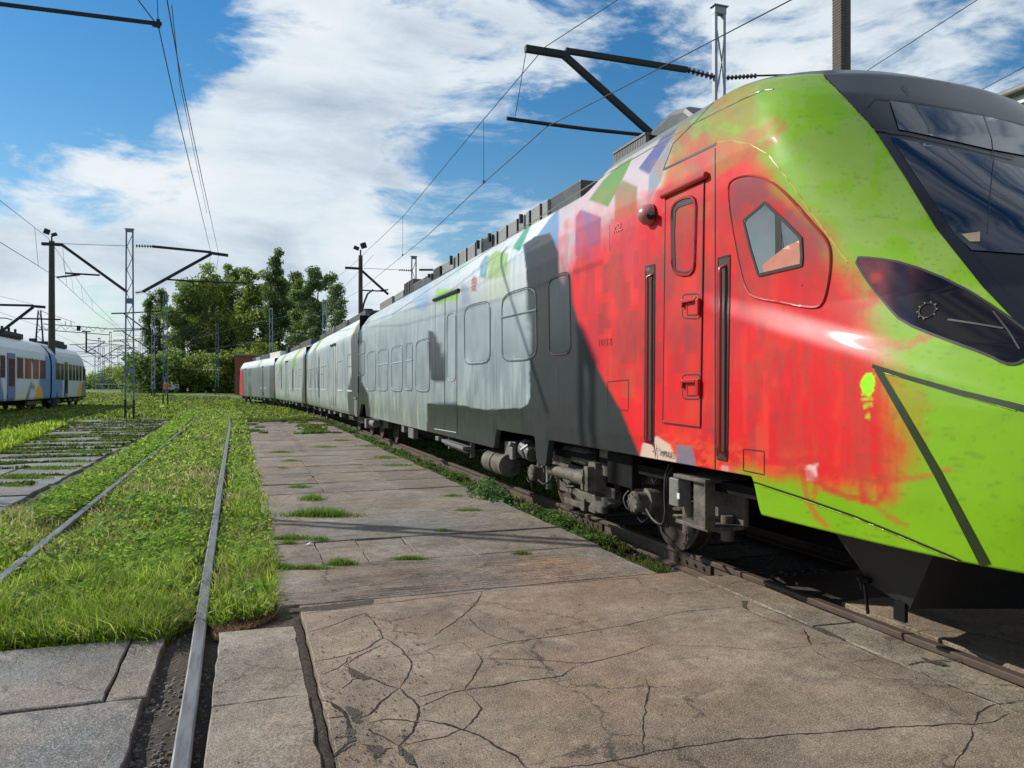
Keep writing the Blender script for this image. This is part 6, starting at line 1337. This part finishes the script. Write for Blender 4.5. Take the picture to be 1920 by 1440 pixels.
# portal with lattice beam on the left
q = Vector(at(74, 88)); gp = empty('gantry', q, 'lattice portal gantry with tapering tower above the blue and white train', 'signal gantry')
zb = onD(74, 612, 88).z; zt = onD(74, 582, 88).z; mb = MB()
for s in (-1, 1):
    for t in (-1, 1): mb.bar((q.x+s*.8, q.y+t*.35, q.z), (q.x+s*.12, q.y+t*.1, zt), .09)
for k in range(14):
    f = k/14; f2 = (k+1)/14; a = 1 if k % 2 else -1; mb.bar((q.x+a*(.8-.68*f), q.y-.3, q.z+(zt-q.z)*f), (q.x-a*(.8-.68*f2), q.y-.3, q.z+(zt-q.z)*f2), .05)
mb.build('tower', M['darksteel'], gp); mb = MB(); e = onD(205, 616, 92); z0 = zb-.35; z1 = zb+.3; n = 14
def bl_(f, z): return Vector((q.x+(e.x-q.x)*f, q.y+(e.y-q.y)*f, z))
mb.bar(bl_(-.02, z0), bl_(1, z0-.35), .1); mb.bar(bl_(.05, z1), bl_(.93, z1-.25), .1)
for k in range(n):
    f, f2 = .03+.93*k/n, .03+.93*(k+1)/n; mb.bar(bl_(f, z0 if k % 2 else z1-.1), bl_(f2, z1-.1 if k % 2 else z0), .05)
mb.build('lattice_beam', M['steel'], gp); mb = MB(); c = bl_(.66, z0-.1); mb.bar(c, c-Vector((0, 0, 2.4)), .16); mb.bar(c-Vector((0,0,.9)), c+Vector((2.0,0,-1.1)), .08); mb.bar(c-Vector((0,0,2.4)), c+Vector((2.0,0,-1.1)), .09); mb.bar(c+Vector((-.2,0,-2.4)), c+Vector((.9,0,-2.5)), .08); mb.box(bl_(.66, z0-.05), (.9,.3,.12)); mb.box(bl_(.55, z0+.3), (.35,.3,.6)); mb.build('hanging_post', M['darksteel'], gp)
mb = MB(); mb.tube([(q.x, q.y, zt), tuple(bl_(.5, z1+.3))], .03, 4); mb.bar(bl_(.36,z1-.1), bl_(.36,z1+.4), .06); mb.bar(bl_(.44,z1-.1), bl_(.44,z1+.4), .06); mb.build('stay_wire', M['wire'], gp)
# arm of an unseen mast entering at the left edge, lower down
def edge_mast(base, px_tip, label):
    pass
mL = lattice_mast('catenary_mast', (-12.4, 38.0, -.05), 8.8, .34, 'lattice mast at the far left edge, its arm reaching over the blue train', GM)
Yl = 38.0
Yq = 46.0; bq = onY(-40, 660, Yq); mL.location = (bq.x, Yq, -.05)
arm_set(mL, Yq, ((-30,571),(62,573)), ((-6,628),(62,576)), [((34,597),(114,599))], tip=((60,574),(85,576)), tube_r=.055)
# mast out of the left side near the camera: its arm enters at the top
mN = lattice_mast('catenary_mast', (-5.1, 13.05, -.05), 8.86, .34, 'mast left of the picture whose dark arm crosses the top left corner', GM)
arm_set(mN, 13.05, ((-60,0),(292,44)), None, None, tip=((286,45),(301,49)), tube_r=.024)
mb = MB(); p = onY(297, 44, 13.05); mb.box(p, (.05,.05,.12)); mb.cyl(p+Vector((-.06,0,0)), p+Vector((.05,0,0)), .03, 8); mb.build('wire_clamp', M['darksteel'], mN)
# ---- floodlight poles
def lamp_pole(base, ztop, r0, r1, label, flip=1, m=None, square=False, arm=True):
    root = empty('lamp_pole', base, label, 'lamp pole', 'lamp poles'); b = Vector(base); mb = MB()
    mb.cyl(b, (b.x, b.y, ztop), r0, 12, r1); mb.build('pole', m or M['polebrown'], root, smooth=40)
    if arm:
        mb = MB(); mb.cyl((b.x, b.y, ztop), (b.x, b.y, ztop+.35), .05, 8); mb.build('lamp_bracket', M['darksteel'], root)
        for s in (1, -1): mb = MB(); mb.box((b.x-.22*flip*s-.05, b.y-.1, ztop+.55+(.06 if s > 0 else -.12)), (.34, .24, .34 if s > 0 else .2), rot=Matrix.Rotation(.35*flip*s, 3, 'Y')); mb.build('floodlight', M['darksteel'], root, bevel=.02)
    return root
M['polebrown'] = mat('brown pole', (.055,.042,.038), .75, .05, var=.25, dirt=(.02,.02,.02), dscale=1.2, damt=.5)
a = onD(97, 764, 52); zt_ = onD(97, 452, 52).z
lp1 = lamp_pole((a.x, a.y, 0), zt_, .24, .17, 'tall dark brown pole with floodlights in front of the blue and white train', flip=1)
mb = MB(); mb.cyl((a.x, a.y, 0), (a.x, a.y, 2.1), .36, 12, .32); mb.build('pole_base', M['rubber'], lp1, smooth=40); mb = MB(); mb.box((a.x+.06, a.y-.34, 1.3), (.26, .06, .8)); mb.build('notice_plate', M['boxgrey'], lp1)
a = onD(676, 724, 48); lamp_pole((a.x, a.y, 0), onD(676, 479, 48).z, .15, .13, 'dark pole with floodlight behind the joint of the first two cars', flip=-1)
# brown ribbed pole at the upper right
M['ribpole'] = mat('brown concrete', (.10,.085,.075), .85, var=.2, vscale=10)
p0 = onX(1578, 145, 10.2); root = empty('concrete_pole', (p0.x, p0.y, 0), 'thick brown ribbed pole rising behind the windscreen of the leading cab', 'pole'); mb = MB()
wv = .108; mb.bx((p0.x-wv, p0.y-wv, 0), (p0.x+wv, p0.y+wv, 11)); mb.build('shaft', M['ribpole'], root); mb = MB()
for k in range(150): z = 3+k*.052; mb.bx((p0.x-wv*.97, p0.y-wv-.006, z), (p0.x+wv*.2, p0.y-wv, z+.022)); mb.bx((p0.x-wv-.006, p0.y-wv*.95, z), (p0.x-wv, p0.y+wv, z+.022))
mb.build('ribs', M['ribpole'], root)
# ---- wires
def wire(name, label, pts, r, group='overhead wires', droppers=None):
    mb = MB(); pts = [Vector(p) for p in pts]; Q = []
    for a, b in zip(pts, pts[1:]):
        n = 6; 
        for k in range(n): Q.append(a.lerp(b, k/n))
    Q.append(pts[-1]); mb.tube(Q, r, 5); o = mb.build(name, M['wire'])
    return tag(o, label, 'overhead wire', group)
def atz(px, py, z): return onZ(px, py, z)
def drops_unused(tops, bots, label):
    mb = MB()
    for a, b in zip(tops, bots): mb.tube([a, b], .006, 4)
    mb.build('dropper_wire', M['wire'])
# over the train track
cw = [atz(1483,0,5.6), onY(1025,238,Y3), atz(907,343,5.6), atz(800,443,5.6), onY(673,546,Y4), Vector((2.0,66,5.6)), Vector((.3,77,5.6)), Vector((-6,98,5.6))]
cw = [cw[0]+(cw[0]-cw[1])*1.5]+cw
wire('contact_wire', 'lower wire running above the painted train, clamped under the black arm', cw, .008)
ms = [atz(1158,0,7.55), onY(1022,88,Y3), atz(905,226,6.85), atz(755,407,6.75), onY(655,502,Y4), Vector((3.0,60,6.8)), Vector((.3,77,7.4)), Vector((-6,98,7))]
ms = [ms[0]+(ms[0]-ms[1])*2]+ms
wire('carrier_wire', 'upper sagging wire carried on the black arm over the painted train', ms, .008)
for (x0, y0, x1, y1, za) in ((907,226,907,341,6.85),(755,407,755,478,6.75)):
    a = atz(x0, y0, za); b = onD(x1, y1, (a-CAM).dot(FW)); mb = MB(); mb.tube([a, b], .006, 4); mb.cyl(b-Vector((0,0,.03)), b+Vector((0,0,.03)), .02, 6); tag(mb.build('dropper_wire', M['wire']), 'thin vertical dropper between the two wires over the train at '+('mid sky' if x0 > 800 else 'its rear half'), 'dropper wire', 'dropper wires')
# middle track
wa = onY(297,50,13.05); wb = onY(395,472,Y); wire('carrier_wire', 'steep wire at upper left meeting the right arm of the slim lattice mast', [atz(236,-30,7.5), wa, atz(335,222,6.6), wb, Vector((wb.x-1.3, 62, 7.2)), Vector((-6,84,7))], .009)
c1 = onY(410,476,Y); wire('contact_wire', 'second steep wire at upper left, right of the first, down to the arm tip', [atz(308,-30,6.0)+Vector((0,0,0)), atz(340,150,6.0), atz(380,340,6.2), c1, Vector((c1.x-1.5, 62, 5.8)), Vector((-6,84,5.7))], .008)
wire('return_wire', 'thin wire dropping from the top edge between the two steep wires', [atz(294,-20,7.3), atz(297,50,7.1)], .006)
wire('feeder_wire', 'faint thin wire between the steep pair at upper left', [atz(322,10,6.6), atz(338,160,6.4), onY(388,400,30)], .006)
# left track
wire('carrier_wire', 'wire slanting down from the left edge to the brown pole, upper of two', [atz(-80,318,7.4), atz(0,376,7.4), onY(90,446,44), onY(170,560,66), onY(222,612,84), onY(262,660,120)], .011)
wire('contact_wire', 'wire slanting down from the left edge below the first, lower of two', [atz(-80,404,5.7), atz(0,454,5.7), onY(108,521,Y), onY(145,555,52), onY(178,585,64), onY(215,612,80), onY(258,662,115)], .011)
for i, (a, b, d_) in enumerate(((65,72,33),(118,126,41),(132,138,52),(152,156,60),(171,174,66),(205,213,80))):
    ya = np.interp(a, [0,90,170,222], [376,446,560,612]); yb = np.interp(b, [0,108,145,178,215], [454,521,555,585,612])
    mb = MB(); mb.tube([onD(a, ya, d_), onD(b, yb, d_)], .009, 4); tag(mb.build('dropper_wire', M['wire']), ('leftmost','second from left','third from left','fourth from left','fifth from left','last and farthest')[i]+' of the thin droppers between the two slanting wires at left', 'dropper wire', 'dropper wires at left')
wire('feeder_wire', 'thin wire above the blue train roof from the left edge', [onD(-30,548,50), onD(60,570,66), onD(150,630,100)], .012)
wire('feeder_wire', 'lowest thin wire crossing left edge towards the gantry beam', [onD(-30,575,50), onD(70,610,70), onD(200,670,120)], .012)
wire('tension_wire', 'long horizontal wire between distant masts before the tall trees', [onD(160,687,110), onD(270,690,108), onD(410,693,92)], .014)
wire('tension_wire', 'horizontal wire through the tall trees at half mast height', [onD(215,628,84), onD(310,630,70), onD(430,636,90)], .012)
# right, other tracks beyond
wire('feeder_wire', 'wire at upper right ending beside the brown ribbed pole', [onD(1900,-48,14), onD(1832,0,15), onD(1605,146,20), onD(1300,340,34)], .010)
wire('feeder_wire', 'wire at the right edge dropping behind the windscreen roof', [onD(2000,80,15), onD(1920,126,16), onD(1814,182,20), onD(1500,350,34)], .010)
wire('feeder_wire', 'thin wire above the rear half of the long train, low in the sky', [onD(700,478,60), onD(640,545,85), onD(560,600,120)], .012)
print('overhead ok')
# ------------------------------------------------------------------ trees
def tree(base, H, cw, label, seed, cols, kind='tree', trunk=.3, n=7000, ls=.20, shape='round', low=.12, gaps=.45, name='broadleaf_tree', group='trees at the end of the yard', lean=0):
    b = Vector(base); root = empty(name, b, label, 'tree', group); g = np.random.default_rng(seed); rr = random.Random(seed)
    mb = MB(); pts = [b+Vector((math.sin(k*.9+seed)*.12*k/2, 0, H*.92*k/6)) for k in range(7)]; mb.tube(pts, trunk, 8, rs=[trunk*(1-.14*k) for k in range(7)])
    tips = []
    nl = 26 if shape != 'poplar' else 40
    for k in range(nl):
        f = low+ (0.93-low)*(k+.5)/nl; p0 = b+Vector((0, 0, H*f)); a = rr.uniform(0, 6.28)
        if shape == 'round': rad = cw*math.sin(math.pi*min(1, (f-low*.5)/(1.02-low*.5)))**.6*rr.uniform(.5, 1.05)
        elif shape == 'poplar': rad = cw*(math.sin(math.pi*min(1, f*.97))**.5)*rr.uniform(.5, 1)
        else: rad = cw*rr.uniform(.35, 1.1)*math.sin(math.pi*min(1, f))**.4
        up = .45 if shape != 'poplar' else 1.4
        tip = p0+Vector((math.cos(a)*rad, math.sin(a)*rad, rad*up*rr.uniform(.3, 1))); mid = p0.lerp(tip, .5)+Vector((0, 0, .15*rad))
        mb.tube([p0, mid, tip], .05, 5, rs=[trunk*.3*(1-f*.6), trunk*.16, .015]); tips.append((p0, mid, tip, rad))
    mb.build('trunk', M['bark'], root, smooth=60)
    # foliage clumps gathered round limb ends
    C = []; 
    for p0, mid, tip, rad in tips:
        for q in range(6 if shape != 'sparse' else 4):
            t = rr.uniform(.35, 1.05); c = p0.lerp(tip, t)+Vector((rr.gauss(0, .25), rr.gauss(0, .25), rr.gauss(0, .3)))*max(.6, rad*.35)
            C.append((*c, max(.55, rad*rr.uniform(.34, .62)*(1 if shape != 'sparse' else .55))))
    C = np.array(C); k = g.choice(len(C), n, p=C[:, 3]**2/np.sum(C[:, 3]**2)); u = g.normal(0, 1, (n, 3)); u /= np.linalg.norm(u, axis=1)[:, None]; rad = g.random(n)**.4
    P = C[k, :3]+u*(C[k, 3]*rad*1.25)[:, None]*np.array([1, 1, .8])
    keep = fbm(P[:, 0]*.9+P[:, 1]*.35, P[:, 2]*.9+P[:, 1]*.3, seed) > gaps-.12; P = P[keep]; k = k[keep]; n = len(P)
    P[:, 2] = np.maximum(P[:, 2], b.z+.2)
    s = ls*g.uniform(.45, 1.25, n); A = g.normal(0, 1, (n, 3)); A /= np.linalg.norm(A, axis=1)[:, None]; B = np.cross(A, g.normal(0, 1, (n, 3))); B /= np.linalg.norm(B, axis=1)[:, None]
    V = np.stack([P-A*s[:, None], P+B*(s*.55)[:, None], P+A*s[:, None], P-B*(s*.55)[:, None]], 1); cl = np.array(cols); hue = g.integers(0, len(cl), len(C))
    cv = cl[hue[k]]*g.uniform(.65, 1.35, (n, 1)); raw_mesh('crown', V.reshape(-1, 3), np.arange(n*4).reshape(-1, 4), M['leaf'], np.repeat(cv, 4, axis=0), root); return root
DG = ((.16,.24,.06),(.21,.29,.08),(.26,.34,.10),(.12,.19,.05)); YGt = ((.29,.36,.08),(.38,.43,.10),(.22,.30,.07),(.16,.23,.06)); PO = ((.11,.18,.065),(.14,.21,.075),(.18,.24,.09)); LO = ((.17,.25,.10),(.22,.30,.12),(.13,.20,.08))
def T(px, dep, pytop, wpx, *a, **k):
    bse = at(px, dep); H = onD(px, pytop, dep).z-bse[2]; return tree(bse, H, wpx*dep/F/2, *a, **k)
T(283, 112, 545, 26, 'narrow dark poplar at the left edge of the tall trees, shorter twin', 1, PO, shape='poplar', n=5200, low=.05, gaps=.3, name='poplar_tree', ls=.17)
T(301, 113, 530, 24, 'narrow dark poplar with the higher tip, second from the left of the tall trees', 2, PO, shape='poplar', n=5200, low=.05, gaps=.3, name='poplar_tree', ls=.17)
T(345, 108, 512, 74, 'broad mid green tree behind the lattice masts, left in the tall group', 3, DG, n=12000, low=.06, gaps=.38)
T(395, 110, 492, 84, 'broad yellowish green tree, widest of the tall group', 4, YGt, n=13000, low=.05, gaps=.38)
T(420, 116, 500, 70, 'dense dark green tree filling the gap behind the lone lattice mast', 16, DG, n=12000, low=.05, gaps=.32)
T(370, 116, 520, 80, 'dark green tree set back behind the broad yellowish one', 17, DG, n=12000, low=.05, gaps=.32)
T(492, 112, 520, 60, 'dark green tree close left of the very tall poplar', 18, DG, n=10000, low=.05, gaps=.32)
T(432, 112, 484, 60, 'upright green tree with a high tip in the middle of the group', 5, DG, n=11000, low=.06, gaps=.38)
T(470, 106, 492, 70, 'yellow green tree standing left of the very tall dark poplar', 6, YGt, n=12000, low=.06, gaps=.38)
T(520, 104, 470, 50, 'very tall dark poplar, highest of all the trees', 7, PO, shape='poplar', n=14000, low=.04, gaps=.3, name='poplar_tree', ls=.2)
T(548, 108, 500, 44, 'dark slim poplar at the right shoulder of the tallest one', 8, PO, shape='poplar', n=9000, low=.04, gaps=.3, name='poplar_tree')
T(592, 84, 492, 88, 'open airy tree with sky showing through, above the middle cars', 9, LO, shape='sparse', n=12500, low=.2, gaps=.46, ls=.17, trunk=.22)
T(568, 100, 512, 60, 'mid green tree bridging the tall poplar and the airy tree', 19, DG, n=9000, low=.08, gaps=.36)
T(632, 80, 518, 56, 'light loose tree at the right end of the group above the train', 10, LO, shape='sparse', n=6500, low=.25, gaps=.46, ls=.15, trunk=.16)
T(250, 150, 684, 66, 'low olive green tree in the distance left of the poplars', 11, YGt, n=4500, low=.0, gaps=.25, ls=.22, name='low_tree')
T(228, 170, 690, 46, 'rounded low green tree, middle of the distant low ones', 12, YGt, n=3800, low=.0, gaps=.25, ls=.22, name='low_tree')
T(200, 180, 692, 50, 'low light green tree right of the blue train end', 13, YGt, n=3600, low=.0, gaps=.25, ls=.22, name='low_tree')
T(268, 160, 694, 30, 'small dark tree just left of the twin poplars', 14, DG, n=3000, low=.0, gaps=.25, ls=.22, name='low_tree')
T(178, 210, 703, 40, 'most distant low tree beside the blue train nose', 15, YGt, n=2400, low=.0, gaps=.2, ls=.25, name='low_tree')
for i, (px, dep, pyt, w, lab) in enumerate([(338,100,672,50,'shrub at the foot of the trees behind the van'),(372,100,664,60,'bright shrub under the broad yellowish tree'),(412,98,668,60,'shrub beside the lone lattice mast'),(448,98,655,54,'tall shrub left of the red train end'),(300,112,690,50,'dark shrub below the twin poplars'),(490,96,640,60,'shrub rising behind the rear cab car')]):
    T(px, dep, pyt, w, lab, 30+i, YGt if i % 2 else DG, n=5200, low=0.0, gaps=.22, ls=.17, name='shrub_tree', group='shrubs below the tall trees', trunk=.1)
# dense belt closing the view under the crowns
def belt(x0, x1, y, z, h, n, seed):
    g = np.random.default_rng(seed); X = g.uniform(x0, x1, n); Y = y+g.normal(0, 2.5, n); hh = h*(.55+.7*fbm(X*.22, X*0, seed)); Z = z+g.random(n)**.8*hh; s = g.uniform(.18, .5, n)
    A = g.normal(0, 1, (n, 3)); A /= np.linalg.norm(A, axis=1)[:, None]; B = np.cross(A, g.normal(0, 1, (n, 3))); B /= np.linalg.norm(B, axis=1)[:, None]; P = np.stack([X, Y, Z], -1)
    V = np.stack([P-A*s[:, None], P+B*(s*.6)[:, None], P+A*s[:, None], P-B*(s*.6)[:, None]], 1); cl = np.array(DG+PO); cv = cl[g.integers(0, len(cl), n)]*g.uniform(.6, 1.3, (n, 1))
    o = raw_mesh('undergrowth', V.reshape(-1, 3), np.arange(n*4).reshape(-1, 4), M['leaf'], np.repeat(cv, 4, axis=0)); o['kind'] = 'stuff'
belt(-15, 60, 112, .6, 5.5, 24000, 5); belt(-150, -20, 190, .7, 3.0, 18000, 6)
# ------------------------------------------------------------------ buildings
root = empty('brick_building', (-2.0, 96, 0), 'low reddish brown building behind the red end of the long train', 'building')
a = onD(440, 664, 92); b = onD(640, 640, 100); zt = onD(440, 664, 92).z; mb = MB(); mb.bx((a.x, a.y, 0), (a.x+22, a.y+9, zt-.15)); mb.build('wall', M['brick'], root); mb = MB(); mb.bx((a.x-.15, a.y-.15, zt-.149), (a.x+22.2, a.y+9.2, zt)); mb.build('roof', mat('pale roof edge', (.34,.25,.22), .8), root); root.location = (0, 0, 0) if False else root.location
mb = MB()
for k in range(5): mb.bx((a.x+1.5+k*3.5, a.y-.03, 2.2), (a.x+3.1+k*3.5, a.y, 3.4))
build_each(mb, 'window', M['winglass'], root)
root = empty('workshop_building', (16, 4, 0), 'building at the upper right corner with grey gutter and brown wall under white eaves', 'building')
p = onX(1850, 190, 14.0); zz = p.z; y1 = p.y+.0
mb = MB(); mb.bx((14.8, -14, 0), (24, y1-.6, zz-.35)); mb.build('wall', mat('brown render', (.20,.115,.06), .85, var=.3, dirt=(.09,.05,.03), dscale=2, damt=.6), root)
mb = MB(); mb.add([(13.95, -14.5, zz-.02), (13.95, y1, zz-.02), (19.5, y1, zz+1.7), (19.5, -14.5, zz+1.7), (13.95, -14.5, zz-.12), (13.95, y1, zz-.12), (19.5, y1, zz+1.6), (19.5, -14.5, zz+1.6)], [(0,1,2,3),(7,6,5,4),(0,4,5,1),(1,5,6,2),(0,3,7,4)]); mb.build('roof', M['roof'], root)
mb = MB(); mb.bx((13.96, -14.4, zz-.30), (14.02, y1-.1, zz-.125)); mb.bx((14.02, -14.4, zz-.34), (14.8, y1-.1, zz-.30)); mb.build('fascia', M['white'], root)
mb = MB(); mb.cyl((13.88, -14.4, zz-.06), (13.88, y1, zz-.06), .085, 12); mb.build('gutter', M['boxgrey'], root, smooth=40)
mb = MB(); mb.bx((14.78,5.5,zz-2.2),(14.8,8.0,zz-.9)); mb.build('window', M['winglass'], root)
# ------------------------------------------------------------------ van and person in the distance
q = Vector(at(324, 101)); z = q.z; vr = empty('parked_van', (q.x, q.y, z), 'small pale grey van parked under the trees beyond the masts', 'van')
mb = MB(); pr = [(-1.0,.35),(-1.0,1.1),(-.9,1.3),(-.78,2.0),(.78,2.0),(.9,1.3),(1.0,1.1),(1.0,.35)]; mb.prism([Vector((q.x+x, q.y-2.0, z+h)) for x, h in pr], (0,0,0), (0,4.2,0)); mb.prism([Vector((q.x+x, q.y-2.6, z+h)) for x, h in [(-.95,.35),(-.95,1.1),(.95,1.1),(.95,.35)]], (0,0,0), (0,.6,0)); mb.build('body', M['white'], vr, bevel=.08)
mb = MB(); mb.bx((q.x-.74, q.y-2.04, z+1.25), (q.x+.74, q.y-2.0, z+1.88)); mb.build('windscreen', M['winglass'], vr)
for sx in (-1, 1):
    for yy in (-1.5, 1.4): mb = MB(); mb.cyl((q.x+sx*.86, q.y+yy, z+.33), (q.x+sx*1.02, q.y+yy, z+.33), .33, 14); mb.build('wheel', M['rubber'], vr)
    mb = MB(); mb.bx((q.x+sx*.7-.14, q.y-2.63, z+.75), (q.x+sx*.7+.14, q.y-2.6, z+.92)); mb.build('headlight', M['winglass'], vr)
def person(px, dep, H, label, vest, legs, seed=0, facing=0.0, feet=None):
    b = Vector(at(px, dep)); k = H/1.75; root = empty('person', b, label, 'person', 'people walking in the yard')
    J = {'pelvis': (0,0,.93), 'spine': (0,0,1.15), 'chest': (0,.0,1.36), 'neck': (0,.0,1.50), 'head': (0,-.02,1.60), 'crown': (0,-.01,1.73),
         'sl': (-.18,0,1.42), 'el': (-.25,.03,1.15), 'wl': (-.26,-.06,.90), 'hl': (-.26,-.08,.81), 'sr': (.18,0,1.42), 'er': (.26,-.02,1.16), 'wr': (.27,-.12,.93), 'hr': (.27,-.15,.84),
         'hpl': (-.10,0,.90), 'kl': (-.11,-.10,.50), 'al': (-.11,.05,.09), 'tl': (-.12,-.13,.04), 'hpr': (.10,0,.90), 'kr': (.11,.02,.50), 'ar': (.11,.18,.12), 'tr': (.12,.03,.04)}
    names = list(J); E = [('pelvis','spine'),('spine','chest'),('chest','neck'),('neck','head'),('head','crown'),('chest','sl'),('sl','el'),('el','wl'),('wl','hl'),('chest','sr'),('sr','er'),('er','wr'),('wr','hr'),('pelvis','hpl'),('hpl','kl'),('kl','al'),('al','tl'),('pelvis','hpr'),('hpr','kr'),('kr','ar'),('ar','tr')]
    rad = {'pelvis':.15,'spine':.13,'chest':.16,'neck':.06,'head':.095,'crown':.07,'sl':.075,'el':.05,'wl':.035,'hl':.035,'sr':.075,'er':.05,'wr':.035,'hr':.035,'hpl':.10,'kl':.07,'al':.045,'tl':.04,'hpr':.10,'kr':.07,'ar':.045,'tr':.04}
    me = bpy.data.meshes.new('body'); me.from_pydata([Vector(J[n_])*k for n_ in names], [(names.index(a_), names.index(b_)) for a_, b_ in E], []); o = bpy.data.objects.new('body', me); col.objects.link(o)
    md = o.modifiers.new('s', 'SKIN'); 
    for i, n_ in enumerate(names): me.skin_vertices[0].data[i].radius = (rad[n_]*k, rad[n_]*k)
    me.skin_vertices[0].data[0].use_root = True; o.modifiers.new('u', 'SUBSURF').levels = 1
    bpy.context.view_layer.update(); ev = bpy.data.meshes.new_from_object(o.evaluated_get(bpy.context.evaluated_depsgraph_get())); bpy.data.objects.remove(o)
    ca = []
    for v in ev.vertices: z_ = v.co.z/k; c = legs if z_ < .9 else (vest if z_ < 1.47 else ((.35,.20,.14) if z_ < 1.64 else (.04,.03,.02))); ca.append((*c, 1))
    at_ = ev.color_attributes.new('Col', 'FLOAT_COLOR', 'POINT'); at_.data.foreach_set('color', [c for q_ in ca for c in q_]); ev.materials.clear(); ev.materials.append(M['paintdull'])
    o = bpy.data.objects.new('body', ev); col.objects.link(o); o.parent = root; root.rotation_euler.z = facing; return root
person(312, 84, 1.75, 'person in an orange red vest standing by the second lattice mast', (.75,.12,.06), (.10,.09,.10), facing=.3)
person(288, 88, 1.75, 'person in dark blue clothes beside the third lattice mast', (.05,.05,.16), (.16,.14,.16), facing=-.6)
# boundary pipe rail in the distance and small marker post
mb = MB(); 
for dx in range(8): p = Vector(at(180+dx*12, 118)); mb.cyl(p, p+Vector((0,0,1.0)), .05, 6)
pa, pb = Vector(at(178,118)), Vector(at(268,118)); mb.tube([pa+Vector((0,0,1.0)), pb+Vector((0,0,1.0))], .06, 6); fr_ = empty('pipe_railing', pa, 'low grey pipe railing in the distance beneath the small trees', 'railing'); mb.build('rails', M['steel'], fr_)
p = Vector(at(386, 78)); mp_ = empty('marker_post', p, 'short grey marker post standing alone in the far grass', 'post'); mb = MB(); mb.cyl(p, p+Vector((0,0,.75)), .06, 8); mb.build('post', M['steel'], mp_); mb = MB(); mb.box(p+Vector((0,-.02,.8)), (.22,.05,.22)); mb.build('plate', M['boxgrey'], mp_)
mb = MB(); p = onZ(580, 1021, .012); mb.add([p+Vector(v) for v in ((-.03,-.01,0),(.0,-.015,.012),(.035,0,.002),(.01,.02,.02),(-.02,.02,.004))], [(0,1,3,4),(1,2,3)]); tag(mb.build('paper_scrap', M['white']), 'crumpled white paper scrap beside the grass on the paving', 'litter')
p = onZ(1411, 1186, .01)
print('far ok', len(bpy.data.objects))
